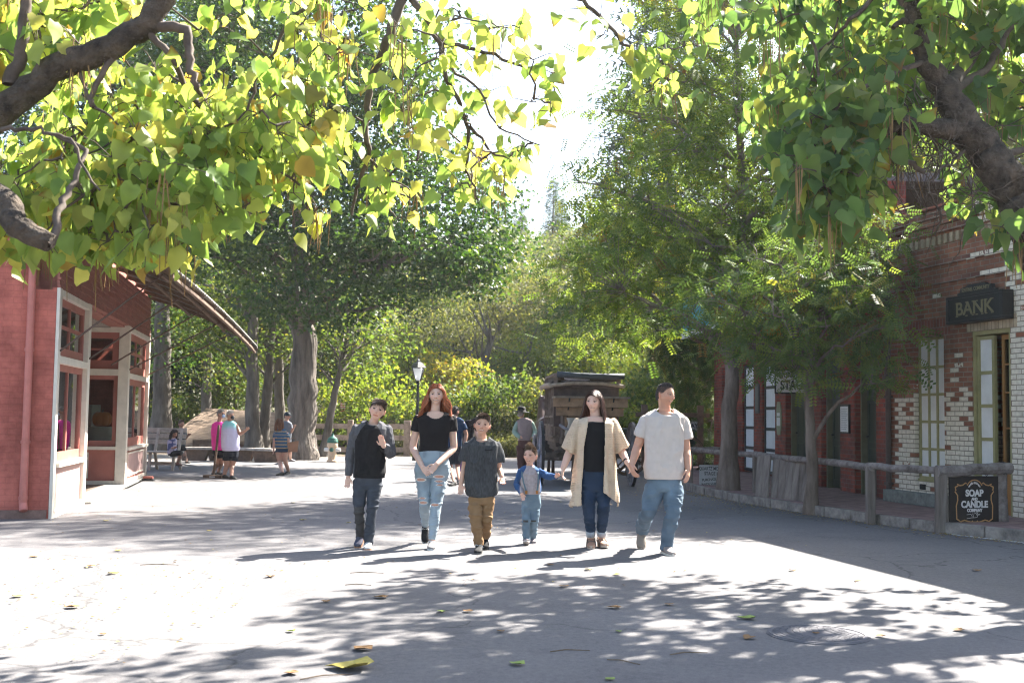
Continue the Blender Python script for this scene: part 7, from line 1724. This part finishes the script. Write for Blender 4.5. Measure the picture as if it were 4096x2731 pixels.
p.rows(p.body,[(412,656,675,.07),(417,650,680,.09),(424,648,681,.11),(450,648,680,.11),(476,649,679,.10),(484,650,678,.09)])
hipL=p.p(655.2,486,0);hipR=p.p(673.5,486,0);kn1=p.p(647.8,511,-.02);kn2=p.p(672.8,512,-.12)
legs(p,p.body,(hipL,hipR),(kn1,kn2),(a1,a2),[[.08,.075,.055,.05,.038]]*2); p.finish()
mb=MB(); p.rows(mb,[(408.2,656.6,673.6,.066,.04),(410.4,653,677.4,.076,.03),(413.4,647.2,682.4,.094,.02),(416.5,643.9,685.8,.115,.01),(426,645.5,683.6,.132),(440,645.6,682.6,.138),(455,645,682.4,.135),(468,644.3,682.8,.135),(476,644.2,682.6,.135),(478.4,645,681.6,.13)],n=36)
for s_,e_,w_ in (sh1,sh2): sleeve(mb,[s_,s_.lerp(e_,.4),s_.lerp(e_,.60)],[.066,.074,.080],16)
p.garment('tee_shirt',mb,cst((.54,.475,.44),.05),CLOTH,amp=.014,sc=(9,9,5),seed=15,cut=scoop(p,665,408.2,414.8,9.2))
m_=MB(); m_.ring(p.p(665.2,411.2,-.01),.094,(0.0,-.50,1),.006,n=30,m=8); m_.build('collar',pmat('tee_rib',(.48,.44,.42),.9,.06,40,.2),p.t,smooth=True)
mb=MB(); p.rows(mb,[(474,649.5,679,.10),(480,647.5,681,.118),(487,646.6,682,.12),(491,647,681.8,.105)])
legs(p,mb,(hipL,hipR),(kn1,kn2),(a1+Vector((0,.0,-.01)),a2+Vector((0,0,-.045))),[[.104,.094,.066,.063,.066]]*2)
def j6(V):
    c=np.array([.095,.135,.18])*(.75+.5*vnoise(V,14,6))[:,None]; f=np.exp(-((V[:,2]-.75)/.2)**2)*np.clip(vnoise(V,6,4)*1.5-.3,0,1); return c+f[:,None]*np.array([.07,.09,.10])
p.garment('jeans',mb,j6,DENIM,amp=.016,sc=(8,8,14),seed=16)
for q_ in (sh1,sh2): pass
# ================================================================= BYSTANDERS
def simple(D,base,label,sp,head,Hh,yaw,neck,torso,shirtcol,arms,legsd,feet,bottom,bcol,sleeve=.5,roll=0,pitch=0,vs=.012,grp=None,tname='shirt',bname='shorts',bottom_to=.45,shoecol=(.03,.03,.03),arm_r=(.042,.034,.024),leg_r=(.06,.045,.032),sr=.058,ht=None,bare=True,hand_s=.15,hairn=.35,amp=.008,eyes=False):
    p=Person(D,base,label,grp,vs=vs)
    ank=[]
    for (u,v,yw,pt) in feet:
        g=G(u,v)-p.base; ank.append(shoe(p.t,g,(math.sin(yw),-math.cos(yw)),pt,.22*Hh/.22,shoecol,(.08,.08,.08)))
    nb=p.p(*neck); p.head(head[0],head[1],Hh,yaw,pitch,roll,sp,head[2] if len(head)>2 else 0,neck=nb,nr=.05*Hh/.22,eyes=eyes,hairn=hairn)
    A=[]
    for (s_,e_,w_,t_) in arms: A.append(p.arm(s_,e_,w_,arm_r,t_,(.3,-.5,.6),(0,-.6,-.8),hand_s,.5))
    p.rows(p.body,[(v,a+(b-a)*.08,b-(b-a)*.08,d*.85) for v,a,b,d in torso])
    hp=[p.p(*q) for q in legsd[0]]; kn=[p.p(*q) for q in legsd[1]]
    legs(p,p.body,hp,kn,ank,[[leg_r[0],leg_r[0]*.95,leg_r[1],leg_r[1]*.95,leg_r[2]]]*len(hp),12); p.finish()
    mb=MB(); p.rows(mb,torso)
    if sleeve>0:
        for s_,e_,w_ in A:
            if sleeve<=1: limb(mb,[s_,s_.lerp(e_,sleeve*.5),s_.lerp(e_,sleeve)],[sr,sr*1.03,sr*1.05],12,False)
            else: limb(mb,[s_,e_,w_],[sr,sr*.9,sr*.7],12,False)
    p.garment(tname,mb,shirtcol,CLOTH,amp=amp,sc=(10,10,7),seed=int(head[0]),vs=.011)
    mb=MB(); p.rows(mb,bottom)
    e=[k.lerp(a,(bottom_to-1)) if bottom_to>1 else h.lerp(k,bottom_to) for h,k,a in zip(hp,kn,ank)]
    for h,k,a,q in zip(hp,kn,ank,e):
        if bottom_to<=1: limb(mb,[h,h.lerp(q,.5),q],[leg_r[0]*1.3,leg_r[0]*1.32,leg_r[0]*1.34],14,False)
        else: limb(mb,[h,k,q],[leg_r[0]*1.3,leg_r[1]*1.5,leg_r[2]*1.9],14,False)
    p.garment(bname,mb,bcol,CLOTH,amp=.008,sc=(9,9,12),seed=int(head[0])+1,vs=.011)
    return p
SKT=(.42,.235,.165)
greyhair=dict(skin=SKT,haircol=(.42,.40,.38),hair='curly',smile=.2,brow=.3,scalp=.9)
D=24.6
p=simple(25.0,(218,475),'grey haired woman in a bright pink sleeveless top and pale mask',dict(greyhair,haircol=(.26,.25,.25)),(220.8,413.5),.20,1.25,(219,422.2),[(421.5,215,223,.05),(424,212,225,.09),(432,211.6,226,.12),(442,212,226.5,.13),(449.5,212.6,227,.14)],cst((.85,.06,.40),.06),[((213.5,425.5),(214.5,436),(222,441,-.1),(226,441,-.12))],(((217,453),(221.5,453)),((217,463),(221.5,463))),[(217.5,475.3,.9,0),(222.5,474.6,.9,0)],[(447,213,226,.12),(453,213,226,.12)],cst((.015,.015,.02)),sleeve=0,grp='visitors standing about')
m_=MB(); c_=p.hc+p.R@(Vector((0,-.36,-.22))*p.H); m_.ell(c_,(.26*p.H,.16*p.H,.2*p.H),p.R.to_4x4(),16,10); m_.build('face_mask',pmat('mask_pale',(.42,.52,.70),.8,.05,20,0),p.t,smooth=True)
m_=MB(); 
for sx in (-1,1): m_.ell(p.hc+p.R@(Vector((sx*.16,-.37,.03))*p.H),(.12*p.H,.05*p.H,.08*p.H),p.R.to_4x4(),12,8)
m_.bar(p.hc+p.R@(Vector((.36,0,.04))*p.H),p.hc+p.R@(Vector((.28,-.34,.04))*p.H),.006,.008); m_.build('sunglasses',BLACKP,p.t)
zt=P(230,437,24.6).z; zb=P(230,441,24.6).z
def tankc(V):
    z=np.clip((V[:,2]-1.02)/.12+ (vnoise(V,6,2)-.5),0,1)[:,None]; z2=np.clip((V[:,2]-1.28)/.1,0,1)[:,None]
    c=np.array([.58,.55,.72])*(1-z)+np.array([.28,.62,.62])*z; return c*(1-z2)+np.array([.55,.66,.80])*z2
p=simple(24.6,(230,477),'white haired woman in an aqua and white sleeveless top with black mask',dict(greyhair,haircol=(.55,.52,.48)),(230.0,414.8),.205,1.15,(230,421.6),[(420.6,226,234,.05),(422.8,222.5,236,.10),(430,221.6,238,.14),(440,221.5,239.5,.16),(447,222,239.6,.165),(450.3,222.6,238.8,.165)],tankc,[((236.2,425.5),(240,433.5,-.05),(246.5,429.3,-.25),(249,427,-.3))],(((227,457),(234,457)),((226.5,466),(231.8,466))),[(229,478.3,.9,0),(236.3,479.2,.9,0)],[(447.5,223.5,238.5,.15),(452,223.6,238.3,.15),(457,224,238,.14)],cst((.014,.016,.024)),sleeve=0,grp='visitors standing about',bottom_to=.32,leg_r=(.07,.052,.036),arm_r=(.05,.038,.027))
m_=MB(); c_=p.hc+p.R@(Vector((0,-.34,-.20))*p.H); m_.ell(c_,(.27*p.H,.17*p.H,.22*p.H),p.R.to_4x4(),16,10); m_.build('face_mask',pmat('mask_black',(.02,.022,.03),.8,.05,20,0),p.t,smooth=True)
def stripec(V):
    c=np.tile(np.array([.045,.10,.17]),(len(V),1)); s_=np.sin(V[:,2]*2*math.pi/.075)>.72; c[s_]=(.36,.27,.14); return c
p=simple(26.2,(283,475),'woman seen from behind in a blue and tan striped tee and denim shorts',dict(skin=(.46,.27,.2),haircol=(.16,.07,.035),hair='bob',len=.85,scalp=.95),(279.4,422.6),.21,3.0,(280.5,430),[(428.2,277,284.5,.05),(430.5,274.5,286.8,.09),(437,275,287.4,.12),(443,275.6,287.2,.12),(448,275.4,287.6,.125)],stripec,[((275.6,433),(274.6,441),(273.4,448.5),(273.6,452.5)),((286.6,433),(288.4,441),(288.6,446.5,-.05),(288.8,449.5,-.05))],(((278.5,450),(284.4,450)),((279.6,461),(285.3,461))),[(276.0,475.4,-.8,0),(285.0,474.0,-.3,0)],[(446.5,276,287.4,.12),(451.5,275.8,287.8,.12)],cst((.03,.05,.085)),sleeve=.5,grp='visitors standing about',bottom_to=.12,leg_r=(.072,.05,.034))
t=thing('shopping_bag','brown paper carrier bag hanging beside the striped tee woman','bag',P(293,446,25.9)-Vector((0,0,0)),.2)
m_=MB(); m_.add([(-.10,-.05,-.12),(.10,-.05,-.12),(.10,.05,-.12),(-.10,.05,-.12),(-.115,-.06,.09),(.125,-.06,.13),(.125,.06,.13),(-.115,.06,.09)],[(3,2,1,0),(0,1,5,4),(1,2,6,5),(2,3,7,6),(3,0,4,7)]); m_.build('bag_body',pmat('kraft_paper',(.26,.14,.085),.85,.15,8,.3),t)
m_=MB(); m_.tube([(-.07,-.06,.09),(-.05,-.06,.19),(.04,-.06,.20),(.07,-.06,.11)],.006,5); m_.build('handle',pmat('bag_cord',(.20,.12,.08),.8,.1,8,.1),t)
p=simple(31.5,(292,461),'man in a dark cap and grey tee eating beside the large oak trunk',dict(skin=SKT,haircol=(.05,.04,.035),hair='buzz',brow=.4),(287.2,415.6),.22,1.1,(286.8,421.5),[(420.6,283.5,289.5,.06),(422.6,281.5,291.5,.10),(430,281.5,291.5,.13),(438,282,291,.13),(442,282,291,.13)],cst((.13,.14,.16)),[((290.4,424.5),(291.5,431.5,-.05),(294.3,426.5,-.2),(295.5,424.5,-.25))],(((285,446),(288.6,446)),((285,453),(290,452))),[(288,461.6,1.2,0),(295.4,461.2,1.2,0)],[(440,282.3,290.7,.12),(446,282.3,290.7,.12)],cst((.05,.06,.06)),sleeve=.6,grp='visitors standing about',bottom_to=.6,shoecol=(.3,.3,.32))
m_=MB(); c_=p.hc+Vector((0,0,.19*p.H)); m_.ell(c_,(.40*p.H,.46*p.H,.34*p.H),p.R.to_4x4(),16,10); q_=p.R@Vector((0,-1,0)); m_.ell(c_+q_*.5*p.H-Vector((0,0,.05*p.H)),(.24*p.H,.28*p.H,.035*p.H),p.R.to_4x4(),14,8); m_.build('cap',pmat('navy_cap',(.02,.028,.035),.8,.1,20,0),p.t,smooth=True)
p=simple(28.5,(183,463),'boy in grey tee and dark shorts standing at the end of the slatted bench',dict(skin=SKT,haircol=(.12,.08,.05),hair='short',brow=.3),(181.2,423.6),.20,.9,(181,429.5),[(428.6,178.6,183.6,.05),(430.5,177,185.2,.08),(437,177.4,185,.10),(445.5,177.2,185.4,.10)],cst((.09,.10,.11)),[((184.4,432.5),(185.5,438),(188,435,-.2),(189.5,434,-.22))],(((179.5,448),(183,448)),((180,456),(185,455))),[(180,467,.4,0),(190,463,.9,0)],[(444,177.6,185,.095),(449,177.6,185,.10)],cst((.018,.02,.024)),sleeve=.55,grp='visitors standing about',bottom_to=.35,leg_r=(.055,.042,.03))
# seated child on the slatted bench
p=Person(27.3,(171,463),'dark haired child in a patterned top seated on the slatted bench','visitors standing about',vs=.012)
sp=dict(skin=SKT,haircol=(.03,.02,.018),hair='bob',len=.8,scalp=.95); nb=p.p(173,438)
fa=shoe(p.t,p.p(182,465.5,-.15),(.9,-.5),0,.19,(.2,.1,.08),(.1,.08,.07)); p.head(174.2,433.3,.20,.9,-.3,0,sp,0,neck=nb,nr=.042,eyes=False,hairn=.35)
s1_=p.arm((169.5,440.5),(169.8,447),(174.5,447.5,-.15),(.035,.03,.022),(177.5,445.5,-.2),(.2,-.5,.6),(0,-.5,-.8),.13,.5)
p.rows(p.body,[(438,170.5,175.5,.05),(441,168.5,176.5,.07),(449,168.5,175.5,.08),(455,168.5,176,.08)]); h_=p.p(172,453.2); k_=p.p(180.5,452.3,-.25); 
limb(p.body,[h_,k_,fa],[.055,.045,.03],12); p.finish()
def pat(V): c=np.tile(np.array([.50,.46,.56]),(len(V),1)); c[vnoise(V,22,3)>.62]=(.10,.12,.25); return c
mb=MB(); p.rows(mb,[(437.8,171,175.5,.055),(440,168.4,177,.08),(446,167.8,176.4,.10),(453.5,167.6,176.4,.10)]); limb(mb,[s1_[0],s1_[0].lerp(s1_[1],.6)],[.05,.055],12,False); p.garment('top',mb,pat,CLOTH,vs=.011)
mb=MB(); p.rows(mb,[(451,168,176.5,.10),(455,168,177,.10)]); limb(mb,[h_,k_],[.075,.065],14); p.garment('shorts',mb,cst((.012,.014,.016)),CLOTH,vs=.011)
# man in navy tee behind the girl
p=simple(24.9,(460,484),'man in navy tee and dark shorts half hidden behind the red haired girl',dict(skin=(.33,.19,.14),haircol=(.018,.015,.014),hair='short',brow=.3,stubble=.6),(455.2,411.5),.225,2.3,(455,419),[(417,450,460,.07),(419.8,445.5,464,.11),(428,446,463.5,.13),(438,447,462,.13),(446,447,462,.13)],cst((.018,.04,.085)),[((462.8,423),(466.3,434),(464.5,444,-.1),(463.6,449,-.12)),((447,423),(445,434),(446,444),(446.5,448))],(((450,450),(458,450)),((450.5,467),(457.5,467))),[(449.5,486,-.5,0),(459.3,484.5,.0,0)],[(444,447.5,462,.125),(451,447.5,462,.125)],cst((.02,.024,.035)),sleeve=.55,grp='visitors behind the family',bottom_to=.8,arm_r=(.05,.042,.03))
p=simple(26.5,(468,480),'stooping woman in black between the navy tee man and the charcoal tee boy',dict(skin=(.50,.33,.27),haircol=(.02,.018,.025),hair='bob',len=.9,scalp=.95),(476.5,421.5,-.1),.21,.9,(472,423),[(419.5,466,474,.07),(423,463.5,475.5,.10),(431,462.8,474,.12),(440,462.5,472.5,.12)],cst((.012,.012,.016)),[((473.5,425.5),(477.8,434.5,-.1),(480,441,-.2),(481,444,-.2))],(((464.5,445),(470,445)),((464.5,460),(470,460))),[(465,480.5,.3,0),(470.5,480.0,.3,0)],[(438,462.6,472.6,.12),(446,462.4,472.6,.12)],cst((.014,.014,.02)),sleeve=.35,grp='visitors behind the family',bottom_to=1.6,pitch=-.5,roll=.5)
p=simple(25.6,(463,483),'small child in purple leggings in front of the stooping woman in black',dict(skin=SKT,haircol=(.03,.02,.02),hair='short'),(463.3,451.5),.18,.6,(463,457),[(456,460.8,465.2,.04),(458,459.8,466.2,.06),(464,460,466,.07),(468,460,466,.07)],cst((.16,.07,.18)),[((466,460),(467,466),(467.5,470),(467.8,472))],(((461.5,469),(464.6,469)),((461.5,475.5),(464.6,475.5))),[(461.2,483.5,0,0),(465,483,.2,0)],[(466.5,460.2,465.9,.065),(470,460.2,465.9,.065)],cst((.26,.15,.34)),sleeve=1.2,grp='visitors behind the family',bottom_to=1.85,leg_r=(.04,.032,.024),arm_r=(.028,.024,.018),sr=.035,hand_s=.1)
# old timer with hat by the coach
p=simple(27.8,(524,474),'man in a black hat and grey waistcoat seen from behind beside the coach',dict(skin=(.45,.27,.2),haircol=(.45,.42,.40),hair='short',brow=.3),(521.3,413.4),.22,2.5,(523,420),[(417.6,520.5,528,.06),(420.2,516.5,532.5,.10),(427,517.3,532.5,.14),(434,517.6,532,.14),(440,518,531.6,.14)],cst((.24,.19,.185),.1),[((517.8,423),(514.5,431.5),(519.5,436.5,-.15),(522,437,-.2)),((531.3,423),(535,431),(533.5,436.8,-.15),(531,437.5,-.2))],(((520.8,445),(528.4,445)),((521,459),(528.3,459))),[(519.5,474.5,-.3,0),(529,474,.3,0)],[(438,518.2,531.5,.135),(447,518,531.7,.13)],cst((.085,.045,.042),.15),sleeve=0,grp='people by the coach',bottom_to=1.75,tname='waistcoat',bname='trousers',leg_r=(.085,.062,.045),arm_r=(.05,.045,.03))
mb=MB(); q=[p.p(517.8,423),p.p(514.5,431.5),p.p(519.5,436.5,-.15)]; limb(mb,q,[.065,.06,.045],14); p.garment('sleeve',mb,cst((.22,.30,.25)),CLOTH,vs=.012); mb=MB(); q=[p.p(531.3,423),p.p(535,431),p.p(533.5,436.8,-.15)]; limb(mb,q,[.065,.06,.045],14); p.garment('sleeve',mb,cst((.22,.30,.25)),CLOTH,vs=.012)
def hat(parent,c,rot,sc,mat):
    m_=MB(); m_.lathe((0,0,0),[(.205,-.005),(.21,.0),(.205,.012),(.11,.014),(.105,.08),(.09,.125),(.06,.135),(.001,.12)],24); o=m_.build('hat',mat,parent,smooth=True); o.location=c; o.rotation_euler=rot; o.scale=(sc,sc*1.1,sc); return o
HATM=pmat('black_felt',(.018,.017,.017),.9,.2,10,.2)
hat(p.t,p.hc+Vector((0,0,.055)),(.05,.10,0),.95,HATM)
# coachman on the box, only his hat showing over the roof
p=Person(26.3,(584.5,470),'coachman whose black hat shows above the stagecoach roof','people by the coach',vs=.014)
sp=dict(skin=SKT,haircol=(.05,.04,.04),hair='short'); nb=p.p(584.8,389)
p.head(584.6,380,.225,3.0,0,0,sp,0,neck=nb,nr=.052,eyes=False,hairn=.25)
s1_=p.arm((578.5,393.5),(577,404),(580,409,.3),(.05,.04,.03),(581,410,.38),(.2,.5,.6),(0,.5,-.8),.17,.6); s2_=p.arm((591,393.5),(592.6,404),(589,409,.3),(.05,.04,.03),(588,410,.38),(.2,.5,.6),(0,.5,-.8),.17,.6)
p.rows(p.body,[(389.5,580,589,.07),(393,577.5,592,.1),(404,578.5,591,.12),(414,578.5,591,.12)]); limb(p.body,[p.p(581,413),p.p(580.5,413,.42),p.p(580.5,429,.5)],[.08,.06,.05],12); limb(p.body,[p.p(588,413),p.p(588.5,413,.42),p.p(588.5,429,.5)],[.08,.06,.05],12); p.finish()
mb=MB(); p.rows(mb,[(389,580,589,.075),(392,576.6,593,.11),(404,577.6,592,.135),(415,577.6,592,.14)])
for q in (s1_,s2_): limb(mb,list(q),[.065,.058,.045],12,False)
p.garment('coat',mb,cst((.03,.028,.03)),CLOTH,vs=.014); mb=MB(); limb(mb,[p.p(581,413),p.p(580.5,413,.42),p.p(580.5,427,.5)],[.1,.08,.07],12); limb(mb,[p.p(588,413),p.p(588.5,413,.42),p.p(588.5,427,.5)],[.1,.08,.07],12); p.garment('trousers',mb,cst((.05,.045,.04)),CLOTH,vs=.014)
hat(p.t,p.hc+Vector((0,0,.06)),(0,0,0),.85,HATM)
# seated dark clothed figure legs right of man are left to the wagon; horses in front of the coach
def horse(x,y,rz,label,colr):
    t=thing('horse',label,'horse',(x,y,0),rz,'coach horses'); mb=MB()   # facing +y
    loft(mb,[(Vector((0,-.78,1.12)),Vector((1,0,0)),Vector((0,0,1)),.10,.14),(Vector((0,-.68,1.15)),Vector((1,0,0)),Vector((0,0,1)),.24,.26),(Vector((0,-.4,1.13)),Vector((1,0,0)),Vector((0,0,1)),.28,.30),(Vector((0,0,1.06)),Vector((1,0,0)),Vector((0,0,1)),.26,.27),(Vector((0,.35,1.08)),Vector((1,0,0)),Vector((0,0,1)),.26,.31),(Vector((0,.62,1.12)),Vector((1,0,0)),Vector((0,0,1)),.18,.26),(Vector((0,.75,1.15)),Vector((1,0,0)),Vector((0,0,1)),.08,.14)],20,2.1)
    limb(mb,[(0,.5,1.25),(0,.82,1.55),(0,1.0,1.80)],[.20,.14,.10],14); limb(mb,[(0,.98,1.84),(0,1.2,1.70),(0,1.42,1.52)],[.12,.095,.065],12)
    for s in (-1,1): limb(mb,[(s*.055,.95,1.9),(s*.06,.97,2.02)],[.03,.008],8)
    for s in (-1,1):
        limb(mb,[(s*.14,.5,1.0),(s*.14,.50,.78),(s*.14,.52,.50),(s*.14,.50,.30),(s*.14,.52,.10),(s*.14,.55,.03)],[.11,.085,.05,.035,.045,.055],12)
        limb(mb,[(s*.15,-.55,1.0),(s*.15,-.40,.82),(s*.15,-.66,.52),(s*.15,-.63,.30),(s*.15,-.60,.10),(s*.15,-.56,.03)],[.16,.12,.06,.038,.045,.055],12)
    V,Q=vox(mb,.016,2); col=np.array(colr)*(.8+.4*vnoise(V,5,2))[:,None]; col[V[:,2]<.35]*=.35; npmesh('body',V,Q,attrmat('horse_coat',.5,.4),t,col=col,smooth=True)
    rg=np.random.default_rng(3)
    def hairs(n,f0,L,down): 
        P_=np.zeros((n,5,3))
        for i in range(n):
            p_=f0(rg); 
            for k in range(5): P_[i,k]=p_+np.array(down)*L*k/4+rg.normal(size=3)*.012*k
        return P_
    P_=hairs(160,lambda r:np.array([r.normal()*.03,-.80,1.22]),.75,(0,-.25,-1)); strands_mesh('tail',P_,np.full(160,.010),np.tile(np.array([[.02,.015,.012]]),(160,1)),HAIRM,t)
    P_=hairs(160,lambda r:(lambda f:np.array([.05,.45+.5*f,1.42+.48*f]))(r.random()),.24,(.6,-.1,-1)); strands_mesh('mane',P_,np.full(160,.009),np.tile(np.array([[.02,.015,.012]]),(160,1)),HAIRM,t); return t
ch=co.matrix_basis
for x,lb,c_ in ((-.45,'dark brown coach horse on the left of the pair ahead of the stagecoach',(.07,.035,.025)),(.45,'bay coach horse on the right of the pair ahead of the stagecoach',(.09,.045,.03))):
    q=ch@Vector((x,5.3,0)); horse(q.x,q.y,R(3),lb,c_)
# ================================================================= HAZE
hm=bpy.data.materials.new('haze_air'); hm.use_nodes=True; ht=hm.node_tree
for n in list(ht.nodes):
    if n.type!='OUTPUT_MATERIAL': ht.nodes.remove(n)
pv=ht.nodes.new('ShaderNodeVolumePrincipled'); pv.inputs['Color'].default_value=(.93,.96,1,1); pv.inputs['Density'].default_value=.00032; pv.inputs['Anisotropy'].default_value=.35
ht.links.new(pv.outputs[0],ht.nodes['Material Output'].inputs['Volume'])
hb=MB(); hb.box(-410,410,-35,710,-1.0,45); o=hb.build('haze',hm); o['kind']='stuff'; o['label']='thin sunlit haze in the air of the valley'
